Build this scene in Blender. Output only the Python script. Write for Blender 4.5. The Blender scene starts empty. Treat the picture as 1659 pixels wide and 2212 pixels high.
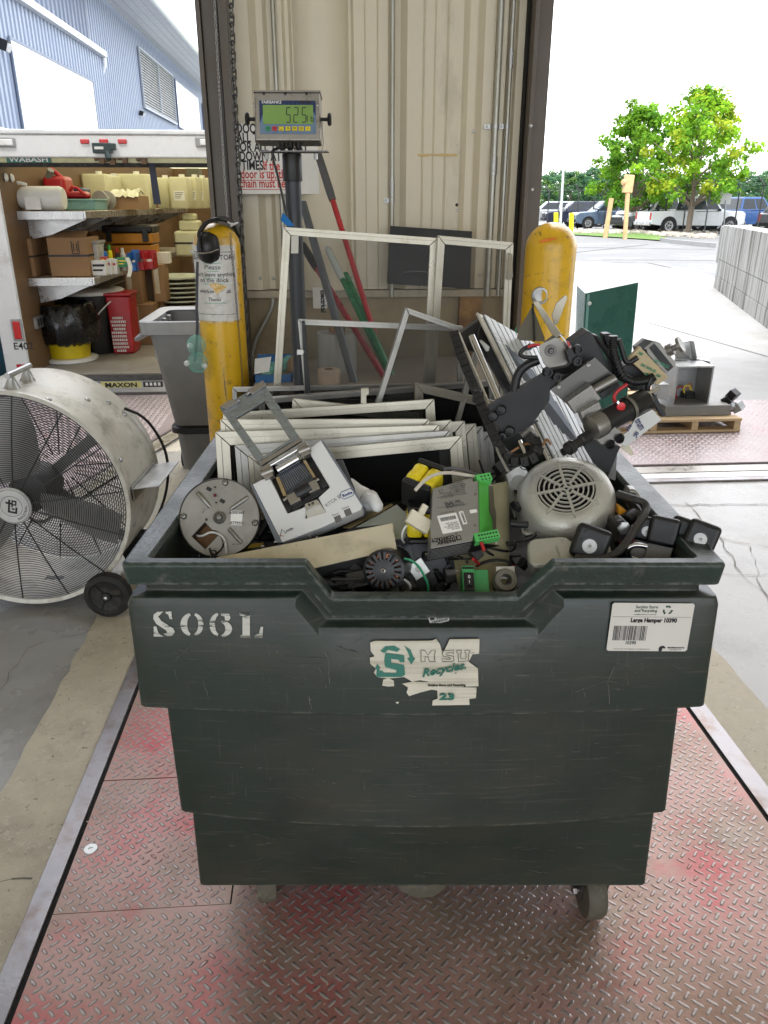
import bpy,bmesh,math,random
from mathutils import Vector,Matrix
random.seed(7)
R=math.radians
# ------------------------------------------------------------------ camera, sky, sun, exposure
HC,PITCH,YAW,FPX=1.5,R(21.86),R(-4.1),1660.0
scene=bpy.context.scene
cd=bpy.data.cameras.new("camera");cam=bpy.data.objects.new("camera",cd)
scene.collection.objects.link(cam);scene.camera=cam
cam.location=(0,0,HC);cam.rotation_euler=(R(90)-PITCH,0,YAW)
cd.sensor_fit='VERTICAL';cd.sensor_height=36.0;cd.lens=36.0*FPX/2212.0
cd.clip_start=0.02;cd.clip_end=2000
w=bpy.data.worlds.new("World");scene.world=w;w.use_nodes=True
nt=w.node_tree;nt.nodes.clear()
sk=nt.nodes.new('ShaderNodeTexSky');sk.sky_type='NISHITA';sk.sun_disc=False
sk.sun_elevation=R(58);sk.sun_rotation=R(25);sk.air_density=1.0;sk.dust_density=4.0
mx=nt.nodes.new('ShaderNodeMixRGB');mx.inputs[0].default_value=0.62;mx.inputs[2].default_value=(10.2,10.5,10.9,1)
bg=nt.nodes.new('ShaderNodeBackground');bg.inputs[1].default_value=0.13
wo=nt.nodes.new('ShaderNodeOutputWorld')
nt.links.new(sk.outputs[0],mx.inputs[1]);nt.links.new(mx.outputs[0],bg.inputs[0]);nt.links.new(bg.outputs[0],wo.inputs[0])
sl=bpy.data.lights.new("sun",'SUN');sl.energy=1.4;sl.angle=R(14);sl.color=(1.0,.96,.9)
so=bpy.data.objects.new("sun",sl);scene.collection.objects.link(so);so.rotation_euler=(R(32),0,R(-25))
vs=scene.view_settings;scene.display_settings.display_device='sRGB'
vs.view_transform='Standard';vs.look='None';vs.gamma=1;vs.use_curve_mapping=False;vs.exposure=1.58
# ------------------------------------------------------------------ camera geometry helpers
CX,CY=829.5,1106.0
cp,sp_,cyw,syw=math.cos(PITCH),math.sin(PITCH),math.cos(YAW),math.sin(YAW)
RZ=Matrix.Rotation(YAW,4,'Z')
FWD=RZ @ Vector((0,cp,-sp_));UP=RZ @ Vector((0,sp_,cp));RT=RZ @ Vector((1,0,0))
CAM=Vector((0,0,HC))
HF=RZ @ Vector((0,1,0))
def ray(p):return FWD+RT*((p[0]-CX)/FPX)-UP*((p[1]-CY)/FPX)
def plane(p,n,dist):
 r=ray(p);return CAM+r*((dist-CAM.dot(n))/r.dot(n))
def P(x,y,Y):return plane((x,y),Vector((0,1,0)),Y)        # on the wall-parallel plane Y
def H(x,y,Y):return plane((x,y),HF,Y)                       # on a plane facing the viewer, Y metres ahead
def G(x,y,z=0):return plane((x,y),Vector((0,0,1)),z)
def PXp(x,y,X):return plane((x,y),Vector((1,0,0)),X)
def crop(ox,oy,s):
 return lambda x,y:((ox+x/s)/1.8228,(oy+y/s)/1.8228)
k1,k2,k3=crop(0,0,1.659),crop(0,500,1.659),crop(0,1400,2.0114)
k4,k5,k6=crop(800,0,2.074),crop(1400,0,1.843),crop(2000,300,1.62)
kL,kC,kR,kW=crop(650,1400,2.074),crop(1350,1500,2.074),crop(2000,1200,2.074),crop(1000,800,1.508)
kB1,kB2=crop(400,2100,1.276),crop(1700,2100,1.276)
# ------------------------------------------------------------------ scene objects
COL=scene.collection
RM={}
def thing(name,label,cat,M=None,group=None):
 o=bpy.data.objects.new(name,None);COL.objects.link(o);o.empty_display_size=.05
 if M is None:M=Matrix.Identity(4)
 if isinstance(M,Vector):M=Matrix.Translation(M)
 o.matrix_world=M;RM[o.name]=M.copy()
 o['label']=label;o['category']=cat
 if group:o['group']=group
 return o
def tag(o,label,cat,group=None):
 o['label']=label;o['category']=cat
 if group:o['group']=group
 return o
def MF(o,px,py):
 x=(px-o).normalized();y=(py-o);y=(y-x*y.dot(x)).normalized();z=x.cross(y)
 m=Matrix((x,y,z)).transposed().to_4x4();m.translation=o;return m
def circ(r,n=24,cx=0,cy=0,a0=0,a1=None):
 if a1 is None:return [(cx+r*math.cos(2*math.pi*i/n+a0),cy+r*math.sin(2*math.pi*i/n+a0)) for i in range(n)]
 return [(cx+r*math.cos(a0+(a1-a0)*i/n),cy+r*math.sin(a0+(a1-a0)*i/n)) for i in range(n+1)]
class MB:
 def __init__(s):s.v=[];s.f=[];s.mi=[];s.cm=0
 def face(s,f):s.f.append(f);s.mi.append(s.cm)
 def add(s,vs_,fs):
  b=len(s.v);s.v+=[Vector(q) for q in vs_]
  for f in fs:s.face([b+i for i in f])
  return s
 def quad(s,a,b,c,d):return s.add([a,b,c,d],[(0,1,2,3)])
 def poly(s,pts):return s.add(pts,[tuple(range(len(pts)))])
 def box(s,c,sz,rot=None):
  c=Vector(c);hx,hy,hz=[q/2 for q in sz]
  vs_=[Vector((x,y,z)) for z in (-hz,hz) for y in (-hy,hy) for x in (-hx,hx)]
  if rot is not None:vs_=[rot @ q for q in vs_]
  return s.add([q+c for q in vs_],[(0,2,3,1),(4,5,7,6),(0,1,5,4),(2,6,7,3),(0,4,6,2),(1,3,7,5)])
 def bx(s,x0,x1,y0,y1,z0,z1):return s.box(((x0+x1)/2,(y0+y1)/2,(z0+z1)/2),(x1-x0,y1-y0,z1-z0))
 def prism(s,pts,z0,z1):
  n=len(pts);a=sum(pts[i][0]*pts[(i+1)%n][1]-pts[(i+1)%n][0]*pts[i][1] for i in range(n))
  if a<0:pts=pts[::-1]
  vs_=[(x,y,z0) for x,y in pts]+[(x,y,z1) for x,y in pts]
  fs=[tuple(range(n))[::-1],tuple(range(n,2*n))]+[(i,(i+1)%n,n+(i+1)%n,n+i) for i in range(n)]
  return s.add(vs_,fs)
 def wprism(s,pts,off):       # world polygon extruded by a vector
  n=len(pts);pts=[Vector(q) for q in pts]
  return s.add(pts+[q+off for q in pts],[tuple(range(n)),tuple(range(n,2*n))[::-1]]+[(i,n+i,n+(i+1)%n,(i+1)%n) for i in range(n)])
 def loft(s,rings,closed=True,cap0=False,cap1=False):
  n=len(rings[0]);b=len(s.v)
  for r_ in rings:s.v+=[Vector(q) for q in r_]
  for k in range(len(rings)-1):
   for i in range(n if closed else n-1):
    j=(i+1)%n;s.face([b+k*n+i,b+k*n+j,b+(k+1)*n+j,b+(k+1)*n+i])
  if cap0:s.face([b+i for i in range(n)][::-1])
  if cap1:s.face([b+(len(rings)-1)*n+i for i in range(n)])
  return s
 def lathe(s,prof,c=(0,0,0),ax=(0,0,1),seg=32,cap0=True,cap1=True):
  c=Vector(c);az=Vector(ax).normalized();q=az.to_track_quat('Z','Y').to_matrix()
  rings=[[c+q @ Vector((r_*math.cos(2*math.pi*i/seg),r_*math.sin(2*math.pi*i/seg),z)) for i in range(seg)] for r_,z in prof]
  return s.loft(rings,True,cap0,cap1)
 def cyl(s,a,b,r0,r1=None,seg=16):
  a,b=Vector(a),Vector(b);r1=r0 if r1 is None else r1
  return s.lathe([(r0,0),(r1,(b-a).length)],a,b-a,seg)
 def tube(s,pts,r_,seg=8,smooth=0,closed=False):
  pts=[Vector(q) for q in pts]
  for _ in range(smooth):
   q=[pts[0]] if not closed else []
   m=len(pts)
   for i in range(m if closed else m-1):
    a,b=pts[i],pts[(i+1)%m];q+=[a.lerp(b,.25),a.lerp(b,.75)]
   if not closed:q.append(pts[-1])
   pts=q
  n=len(pts);rings=[];ref=None
  for i in range(n):
   if closed:t=pts[(i+1)%n]-pts[i-1]
   else:t=pts[min(i+1,n-1)]-pts[max(i-1,0)]
   t=t.normalized() if t.length>0 else Vector((0,0,1))
   if ref is None:ref=t.orthogonal().normalized()
   ref=(ref-t*ref.dot(t));ref=ref.normalized() if ref.length>1e-6 else t.orthogonal().normalized()
   bn=t.cross(ref);rr=r_[i*(len(r_)-1) // max(1,n-1)] if isinstance(r_,(list,tuple)) else r_
   rings.append([pts[i]+(ref*math.cos(2*math.pi*k/seg)+bn*math.sin(2*math.pi*k/seg))*rr for k in range(seg)])
  if closed:rings.append(rings[0]);return s.loft(rings,True)
  return s.loft(rings,True,True,True)
 def xf(s,M,start=0):
  for i in range(start,len(s.v)):s.v[i]=M @ s.v[i]
  return s
 def build(s,name,mat,parent=None,world=False,bev=0,smooth=35,seg=2,kind=None,root=None):
  vs_=s.v;loc=None
  if world and parent is not None:
   top=parent
   while top.parent:top=top.parent
   Mi=RM[top.name].inverted() if top.name in RM else Matrix.Translation(-top.location)
   vs_=[Mi @ q for q in vs_]
  if parent is None:
   n=len(vs_);c=Vector((sum(q.x for q in vs_)/n,sum(q.y for q in vs_)/n,min(q.z for q in vs_)))
   vs_=[q-c for q in vs_];loc=c
  me=bpy.data.meshes.new(name);me.from_pydata([tuple(q) for q in vs_],[],[tuple(f) for f in s.f])
  mats=mat if isinstance(mat,(list,tuple)) else [mat]
  for m in mats:me.materials.append(m)
  if len(mats)>1:me.polygons.foreach_set('material_index',s.mi)
  me.validate();me.update()
  bm=bmesh.new();bm.from_mesh(me);bmesh.ops.recalc_face_normals(bm,faces=bm.faces);bm.to_mesh(me);bm.free()
  if smooth:
   me.polygons.foreach_set('use_smooth',[True]*len(me.polygons));me.set_sharp_from_angle(angle=R(smooth))
  o=bpy.data.objects.new(name,me);COL.objects.link(o)
  if parent:o.parent=parent
  if loc is not None:o.location=loc
  if bev:
   b=o.modifiers.new('edge','BEVEL');b.width=bev;b.segments=seg;b.limit_method='ANGLE';b.angle_limit=R(40);b.harden_normals=bool(smooth)
  if kind:o['kind']=kind
  return o
def struct(mb,name,mat,**kw):
 o=mb.build(name,mat,**kw);o['kind']='structure';return o
def share(src,name,parent,M):
 o=bpy.data.objects.new(name,src.data);COL.objects.link(o);o.parent=parent;o.matrix_local=M;return o
def text(name,body,size,mat,parent,M,align='LEFT',bold=0,shear=0,bend=None,ext=.0003,space=1,line=1,sx=1):
 c=bpy.data.curves.new('t','FONT');c.body=body;c.size=size;c.extrude=ext;c.offset=bold;c.shear=shear
 c.align_x=align;c.space_character=space;c.space_line=line;c.resolution_u=3
 t=bpy.data.objects.new('t',c);COL.objects.link(t)
 bpy.context.view_layer.update()
 me=bpy.data.meshes.new_from_object(t);bpy.data.objects.remove(t)
 me.materials.clear();me.materials.append(mat)
 for q in me.vertices:
  p=Vector(q.co);p.x *= sx
  q.co=M @ (bend(p) if bend else p)
 o=bpy.data.objects.new(name,me);COL.objects.link(o);o.parent=parent
 return o
def local(parent,M):
 return RM[parent.name].inverted() @ M
# ------------------------------------------------------------------ procedural materials
MATS={}
def mat(name,col,rough=.5,metal=0,var=.15,sc=6,bump=0,bs=80,dirt=None,spec=None,trans=0,coat=0,stretch=None,rvar=.12,scratch=None,emit=0):
 if name in MATS:return MATS[name]
 m=bpy.data.materials.new(name);m.use_nodes=True;n=m.node_tree.nodes;l=m.node_tree.links
 b=n['Principled BSDF'];MATS[name]=m
 tc=n.new('ShaderNodeTexCoord');vec=tc.outputs['Object']
 if stretch:
  mp=n.new('ShaderNodeMapping');mp.inputs['Scale'].default_value=stretch;l.new(vec,mp.inputs[0]);vecs=mp.outputs[0]
 else:vecs=vec
 nz=n.new('ShaderNodeTexNoise');nz.inputs['Scale'].default_value=sc;nz.inputs['Detail'].default_value=6;nz.inputs['Roughness'].default_value=.65
 l.new(vecs,nz.inputs['Vector'])
 cr=n.new('ShaderNodeValToRGB');e=cr.color_ramp.elements
 e[0].position=.3;e[1].position=.7
 e[0].color=(*[max(0,c*(1-var)) for c in col],1);e[1].color=(*[min(1,c*(1+var)) for c in col],1)
 l.new(nz.outputs['Fac'],cr.inputs[0]);out=cr.outputs[0]
 rmask=nz.outputs['Fac']
 for i,dd in enumerate(dirt if isinstance(dirt,list) else ([dirt] if dirt else [])):
  dc,lo,hi,dsc=dd[:4]
  nd=n.new('ShaderNodeTexNoise');nd.inputs['Scale'].default_value=dsc;nd.inputs['Detail'].default_value=8;nd.inputs['Roughness'].default_value=.7
  mp2=n.new('ShaderNodeMapping');mp2.inputs['Location'].default_value=(3.1*(i+1),1.7,5.3)
  mp2.inputs['Scale'].default_value=dd[4] if len(dd)>4 else (1,1,1)
  if len(dd)>5:mp2.inputs['Rotation'].default_value=dd[5]
  l.new(vec,mp2.inputs[0]);l.new(mp2.outputs[0],nd.inputs['Vector'])
  rr=n.new('ShaderNodeMapRange');rr.inputs['From Min'].default_value=lo;rr.inputs['From Max'].default_value=hi
  l.new(nd.outputs['Fac'],rr.inputs['Value'])
  mm=n.new('ShaderNodeMixRGB');l.new(rr.outputs[0],mm.inputs[0]);l.new(out,mm.inputs[1]);mm.inputs[2].default_value=(*dc,1);out=mm.outputs[0]
 l.new(out,b.inputs['Base Color'])
 mr=n.new('ShaderNodeMapRange');mr.inputs['To Min'].default_value=max(.02,rough-rvar);mr.inputs['To Max'].default_value=min(1,rough+rvar)
 mr.inputs['From Min'].default_value=.3;mr.inputs['From Max'].default_value=.7
 l.new(rmask,mr.inputs['Value']);l.new(mr.outputs[0],b.inputs['Roughness'])
 b.inputs['Metallic'].default_value=metal
 if spec is not None:b.inputs['Specular IOR Level'].default_value=spec
 if trans:b.inputs['Transmission Weight'].default_value=trans
 if coat:b.inputs['Coat Weight'].default_value=coat;b.inputs['Coat Roughness'].default_value=.15
 if emit:l.new(out,b.inputs['Emission Color']);b.inputs['Emission Strength'].default_value=emit
 if bump:
  nb=n.new('ShaderNodeTexNoise');nb.inputs['Scale'].default_value=bs;nb.inputs['Detail'].default_value=4
  l.new(vecs,nb.inputs['Vector']);bp=n.new('ShaderNodeBump');bp.inputs['Strength'].default_value=bump;bp.inputs['Distance'].default_value=.004
  l.new(nb.outputs['Fac'],bp.inputs['Height']);l.new(bp.outputs[0],b.inputs['Normal'])
 return m
def wear(m,col,rad=.006,lo=.03,hi=.22,ns=60,amt=.9):
 n=m.node_tree.nodes;l=m.node_tree.links;b=n['Principled BSDF'];bc=b.inputs['Base Color'];src=bc.links[0].from_socket
 bv=n.new('ShaderNodeBevel');bv.samples=4;bv.inputs['Radius'].default_value=rad;ge=n.new('ShaderNodeNewGeometry')
 vd=n.new('ShaderNodeVectorMath');vd.operation='DOT_PRODUCT';l.new(bv.outputs[0],vd.inputs[0]);l.new(ge.outputs['Normal'],vd.inputs[1])
 r1=n.new('ShaderNodeMapRange');r1.inputs['From Min'].default_value=1-lo*.1;r1.inputs['From Max'].default_value=1-hi;l.new(vd.outputs['Value'],r1.inputs['Value'])
 tc=n.new('ShaderNodeTexCoord');nz=n.new('ShaderNodeTexNoise');nz.inputs['Scale'].default_value=ns;nz.inputs['Detail'].default_value=6;l.new(tc.outputs['Object'],nz.inputs['Vector'])
 r2=n.new('ShaderNodeMapRange');r2.inputs['From Min'].default_value=.42;r2.inputs['From Max'].default_value=.62;l.new(nz.outputs['Fac'],r2.inputs['Value'])
 mu=n.new('ShaderNodeMath');mu.operation='MULTIPLY';l.new(r1.outputs[0],mu.inputs[0]);l.new(r2.outputs[0],mu.inputs[1])
 m2=n.new('ShaderNodeMath');m2.operation='MULTIPLY';m2.inputs[1].default_value=amt;l.new(mu.outputs[0],m2.inputs[0])
 mm=n.new('ShaderNodeMixRGB');l.new(m2.outputs[0],mm.inputs[0]);l.new(src,mm.inputs[1]);mm.inputs[2].default_value=(*col,1);l.new(mm.outputs[0],bc)
def sheer(name,col,fac,rough=.7,translucent=False,wv=None):
 if name in MATS:return MATS[name]
 m=bpy.data.materials.new(name);m.use_nodes=True;n=m.node_tree.nodes;l=m.node_tree.links;n.clear();MATS[name]=m
 tr=n.new('ShaderNodeBsdfTransparent');df=n.new('ShaderNodeBsdfTranslucent' if translucent else 'ShaderNodeBsdfDiffuse');df.inputs[0].default_value=(*col,1)
 mxs=n.new('ShaderNodeMixShader');o=n.new('ShaderNodeOutputMaterial')
 tc=n.new('ShaderNodeTexCoord');nz=n.new('ShaderNodeTexNoise');nz.inputs['Scale'].default_value=14;nz.inputs['Detail'].default_value=5
 l.new(tc.outputs['Object'],nz.inputs['Vector'])
 mr=n.new('ShaderNodeMapRange');mr.inputs['From Min'].default_value=.3;mr.inputs['From Max'].default_value=.75
 mr.inputs['To Min'].default_value=fac-.06;mr.inputs['To Max'].default_value=min(1,fac+.06)
 l.new(nz.outputs['Fac'],mr.inputs['Value']);l.new(mr.outputs[0],mxs.inputs[0])
 l.new(tr.outputs[0],mxs.inputs[1]);l.new(df.outputs[0],mxs.inputs[2]);l.new(mxs.outputs[0],o.inputs[0]);return m
ALU=mat('aluminium',(.5,.47,.40),.34,.6,.12,30,.05,200,dirt=((.36,.33,.25),.55,.75,14),stretch=(1,1,1))
ALU2=mat('aged_aluminium',(.38,.37,.34),.42,.6,.16,24,.05,200,dirt=((.26,.24,.2),.5,.75,10))
ANOD=mat('champagne_frame_paint',(.47,.44,.355),.35,.45,.14,9,.03,200,stretch=(1,1,1),dirt=[((.34,.30,.22),.52,.76,16),((.24,.22,.18),.64,.76,40,(1,1,.2))])
STEEL=mat('stainless_steel',(.30,.28,.25),.34,.8,.08,20,.02,300)
GALV=mat('galvanised_steel',(.42,.42,.41),.42,.8,.2,30,.05,120)
DSTEEL=mat('dark_steel',(.12,.115,.11),.4,.8,.3,25,.08,150)
BLK=mat('black_plastic',(.006,.006,.007),.42,0,.4,20,.04,200)
BLKM=mat('black_anodised_metal',(.010,.010,.011),.5,0,.3,20,.03,200)
RUB=mat('rubber',(.014,.0135,.0125),.7,0,.3,30,.15,150,dirt=((.09,.08,.065),.5,.8,18))
WHT=mat('white_plastic',(.72,.72,.70),.4,0,.05,10,.02,100,dirt=((.5,.47,.4),.62,.85,9))
WPAINT=mat('white_truck_paint',(.72,.73,.74),.3,0,.05,5,dirt=((.42,.4,.37),.6,.9,4))
PAPER=mat('paper',(.78,.77,.73),.6,0,.04,12,dirt=((.6,.56,.48),.58,.9,7))
INK=mat('black_ink',(.015,.015,.015),.6)
CARD=mat('cardboard',(.29,.17,.085),.8,0,.08,9,.08,60,dirt=((.3,.18,.09),.58,.8,6))
YEL=mat('bollard_yellow',(.78,.46,.012),.34,0,.08,5,.05,30,dirt=[((.30,.17,.02),.56,.8,4),((.09,.06,.02),.62,.68,22),((.55,.48,.30),.62,.68,12,(1,1,.15)),((.14,.09,.03),.61,.66,9,(3,3,.25)),((.22,.13,.05),.60,.70,14,(1,1,2))],coat=.3)
SAFY=mat('bright_safety_yellow',(.85,.72,.01),.5)
REDP=mat('red_plastic',(.42,.015,.02),.35,0,.15)
GRNP=mat('connector_green_plastic',(.07,.42,.05),.42,0,.1)
BLUP=mat('blue_plastic',(.02,.14,.48),.35)
TEAL=mat('teal_plastic',(.16,.32,.32),.45)
GREYP=mat('grey_plastic',(.21,.21,.205),.45,0,.12,8,.05,80)
CREAM=mat('cream_polyethylene',(.60,.57,.38),.45,0,.05,6)
YTAPE=mat('yellow_film_tape',(.78,.62,.02),.25,0,.15,40,.3,60)
WOOD=mat('pale_pine',(.52,.38,.22),.7,0,.18,5,.1,50,stretch=(1,9,9))
# ================================================================== SETTING
CONC=mat('smooth_concrete',(.34,.335,.32),.28,0,.12,3,.03,60,dirt=[((.2,.195,.18),.5,.75,2.2),((.4,.4,.39),.62,.8,9)])
CONCR=mat('rough_concrete',(.50,.455,.36),.7,0,.14,8,.25,160,dirt=[((.32,.28,.22),.5,.75,5),((.55,.51,.42),.55,.63,55),((.13,.115,.09),.60,.67,40)])
APRON=mat('pale_apron_concrete',(.33,.33,.325),.8,0,.08,1.2,.1,30,dirt=[((.24,.235,.22),.5,.75,.6),((.19,.18,.165),.62,.75,2.2)])
ASPH=mat('worn_asphalt',(.165,.168,.172),.85,0,.12,2,.2,30,dirt=((.27,.27,.27),.5,.75,.5))
WALLM=mat('beige_painted_steel',(.66,.60,.465),.45,0,.05,3,.02,60,dirt=[((.33,.285,.20),.58,.8,2.2,(1,1,.3)),((.2,.165,.11),.70,.76,16,(1,1,.6))])
LOWW=mat('stained_tan_board',(.36,.29,.18),.65,0,.15,4,.05,40,dirt=((.2,.15,.08),.52,.78,3))
JAMB=mat('brown_steel_jamb',(.115,.095,.078),.5,0,.12,5,.04,50,dirt=((.2,.17,.14),.6,.8,7,(1,1,.2)))
DECKM=mat('red_worn_steel',(.44,.265,.235),.38,.22,.16,5,.12,120,
   dirt=[((.27,.205,.15),.44,.66,3.2),((.30,.26,.22),.5,.8,14),((.50,.10,.11),.50,.68,2.6),((.22,.13,.08),.56,.74,1.1)],rvar=.1)
TREADM=mat('tread_worn_steel',(.38,.33,.32),.36,.5,.2,30,.05,90,dirt=((.3,.07,.06),.55,.75,8))
RAILM=mat('rusty_brown_rail',(.27,.26,.27),.34,.7,.2,9,.06,90,dirt=((.19,.13,.10),.48,.72,9))
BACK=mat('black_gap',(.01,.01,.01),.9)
def sheet(pts,z):m=MB();m.poly([(q[0],q[1],z) for q in pts]);return m
xl,xr=G(258,1604).x,G(1526,1596).x
xl2=G(100,1500).x;xcl=G(0,1715).x;xcr=G(1646,1517).x;YE=2.62
struct(sheet([(-9,-9),(9,-9),(9,4.9),(-9,4.9)],-.004),'floor',CONC)
def wavy(x,y0,y1,n,a):
 return [(x+random.uniform(-a,a),y0+(y1-y0)*i/n) for i in range(n+1)]
struct(sheet(wavy(xcl,-1,5,90,.007)+wavy(xl-.05,5,-1,4,0),0),'floor_strip_left',CONCR)
struct(sheet(wavy(xr+.05,-1,4.2,4,0)+wavy(xcr,4.2,-1,90,.004),0),'floor_strip_right',CONCR)
CRK=mat('crack_dark',(.15,.14,.12),.9)
m=MB()
def crack(pts,wd=.004,z=.0005):
 q=[Vector(pts[0])]
 for a,b in zip(pts,pts[1:]):
  a,b=Vector(a),Vector(b);k=max(3,int((b-a).length/.05));pr=(b-a).orthogonal().normalized()
  pr=Vector((-(b-a).y,(b-a).x,0)).normalized()
  for i in range(1,k+1):q.append(a.lerp(b,i/k)+pr*(random.uniform(-.012,.012) if i<k else 0))
 for a,b in zip(q,q[1:]):
  t=(b-a).normalized();nn=Vector((-t.y,t.x,0))*wd*random.uniform(.08,.5)
  m.quad(*[(p_.x,p_.y,z) for p_ in (a-nn,b-nn,b+nn,a+nn)])
def g0(*a):return G(*a)
crack([g0(1555,1160),g0(1600,1172),g0(1659,1182)],.005)
crack([g0(1480,1085),g0(1545,1150),g0(1600,1235),g0(1659,1290)],.005)
crack([g0(1520,1230),g0(1590,1242),g0(1659,1240)],.004)
crack([g0(1300,1092),g0(1450,1090),g0(1659,1089)],.01)
crack([g0(1620,1180),g0(1640,1260),g0(1659,1300)],.004)
crack([g0(0,1905),g0(70,1898)],.006);crack([g0(0,1490),g0(60,1400),g0(200,1360)],.004)
struct(m,'floor_cracks',CRK,smooth=0)
# ------------------------------------------------------------------ platform scale in the floor
sc_=thing('floor_scale','red worn diamond plate floor scale set flush in the concrete under the green hamper','floor scale',Vector(((xl+xr)/2,1.2,0)))
m=MB();m.bx(xl-.012,xr+.012,-1,YE+.02,.001,.0025);m.build('pit_gap',BACK,sc_,True)
ya,yb,xs=G(102,1981).y,G(213,1691).y,G(499,1952).x
g=.002;zt=.006;m=MB()
m.prism([(xl,-1),(xr,-1),(xr,YE),(xs+g,YE),(xs+g,ya),(xl,ya)],.003,zt);m.build('deck_plate',DECKM,sc_,True,smooth=0)
m=MB();m.prism([(xl,ya+g),(xs-g,ya+g),(xs-g,yb-g),(xl,yb-g)],.003,zt);m.build('access_plate',DECKM,sc_,True,smooth=0)
m=MB();m.prism([(xl,yb+g),(xs-g,yb+g),(xs-g,YE),(xl,YE)],.003,zt);m.build('deck_plate',DECKM,sc_,True,smooth=0)
for x0,x1 in ((xl-.062,xl-.012),(xr+.012,xr+.07)):
 m=MB();m.bx(x0,x1,-1,YE+.05,-.01,.009);m.build('edge_rail',RAILM,sc_,True,bev=.002)
def treads(x0,x1,y0,y1,z,pitch=.030,L=.0132,W=.0040,hgt=.0012,skip=lambda x,y:False,clip=None):
 m=MB();nx=int((x1-x0)/pitch);ny=int((y1-y0)/(pitch*.59))
 for i in range(nx):
  for j in range(ny):
   cx,cy=x0+(i+.3+.5*(j%2))*pitch,y0+(j+.5)*pitch*.59
   if skip(cx,cy):continue
   a=R(43) if j%2 else R(-43);a+=random.uniform(-.04,.04);c_,s_=math.cos(a),math.sin(a);q=random.uniform(.88,1.05)
   pts=[(-L,0,0),(-L*.6,-W,0),(L*.6,-W,0),(L,0,0),(L*.6,W,0),(-L*.6,W,0),(-L*.62,0,hgt),(-L*.45,-W*.42,hgt),(L*.45,-W*.42,hgt),(L*.62,0,hgt),(L*.45,W*.42,hgt),(-L*.45,W*.42,hgt)]
   m.add([(cx+(x*c_-y*s_)*q,cy+(x*s_+y*c_)*q,z+zz) for x,y,zz in pts],
                  [(6,7,8,9,10,11)]+[(k,(k+1)%6,6+(k+1)%6,6+k) for k in range(6)])
 return m
def bare(x,y):
 if abs(y-ya)<.012 and x<xs+.012 or abs(y-yb)<.012 and x<xs or abs(x-xs)<.012 and y>ya:return True
 c=G(1440,1880);return (x-c.x)**2*1.2+(y-c.y)**2*4<.0032
treads(xl+.004,xr-.004,.55,YE,zt,skip=bare).build('tread_bars',TREADM,sc_,True,kind='stuff',smooth=0)
c=G(197,1839);m=MB();m.lathe([(.0,0),(.016,0),(.016,.0035),(.006,.0035),(.0055,.001),(0,.001)],(c.x,c.y,zt),seg=20,cap0=False,cap1=False)
m.build('plate_screw',mat('white_washer',(.7,.72,.72),.3,.3),sc_,True)
m=MB()
for i in range(150):
 px,py=random.uniform(60,1600),random.uniform(1500,2200)
 q=G(px,py,.008);s_=random.uniform(.0012,.0035);a=random.uniform(0,6)
 m.add([(q.x+s_*math.cos(a+t)*random.uniform(.5,1.6),q.y+s_*math.sin(a+t),q.z+(.001 if k%2 else .0002)) for k,t in enumerate((0,1.6,3.1,4.7))],[(0,1,2,3)])
tag(m.build('debris_flakes',mat('pale_flakes',(.55,.47,.35),.8),kind='stuff',smooth=0),'tiny pale wood flakes and grit scattered on the red plate','debris')
# ------------------------------------------------------------------ dock plates beyond the doors
DOCKM=mat('purple_red_dock_steel',(.30,.25,.26),.42,.35,.12,3,.05,60,dirt=((.42,.36,.36),.5,.8,2))
tl=thing('dock_plate','faded red diamond plate dock leveller behind the drum fan at the left door','dock plate',Vector((-2.4,5.6,0)))
pl=[G(60,1115),G(371,928),G(480,862),P(480,862,6.48),Vector((-5,6.48,0)),Vector((-5,5.0,0))]
pl[3]=Vector((G(480,842).x,6.48,0));m=MB();m.prism([(q.x,q.y) for q in pl],.0,.012);m.build('steel_plate',DOCKM,tl,True,smooth=0)
m=MB();a,b=G(60,1122,.01),G(480,870,.01);d_=(b-a).normalized();nn=Vector((d_.y,-d_.x,0))*.09
m.wprism([a,b,b+nn,a+nn],Vector((0,0,.006)));m.build('edge_strip',STEEL,tl,True,bev=.002)
def skl(x,y):
 a,b=G(60,1115),G(480,866);t=(x-a.x)/(b.x-a.x);return y<a.y+(b.y-a.y)*t+.03
treads(-4.6,-1.2,4.6,6.45,.012,.045,.019,.006,.002,skip=skl).build('tread_bars',TREADM,tl,True,kind='stuff',smooth=0)
yr0,yr1=G(1500,1004).y,G(1500,868).y
tr_=thing('dock_plate','faded red diamond plate dock leveller under the wooden pallet at the right door','dock plate',Vector((2.6,5.4,0)))
m=MB();m.bx(.9,6,yr0,yr1,0,.01);m.build('steel_plate',DOCKM,tr_,True,smooth=0)
treads(1.0,4.2,yr0+.02,yr1,.01,.045,.019,.006,.002).build('tread_bars',TREADM,tr_,True,kind='stuff',smooth=0)
for k,(ya_,yb_,mt) in enumerate(((1008,1021,STEEL),(1023,1034,GALV),(1035,1041,RAILM))):
 m=MB();m.bx(.8,6,G(1500,yb_).y,G(1500,ya_).y,-.002,.006+.001*k);m.build('edge_strip',mt,tr_,True,bev=.001)
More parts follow.
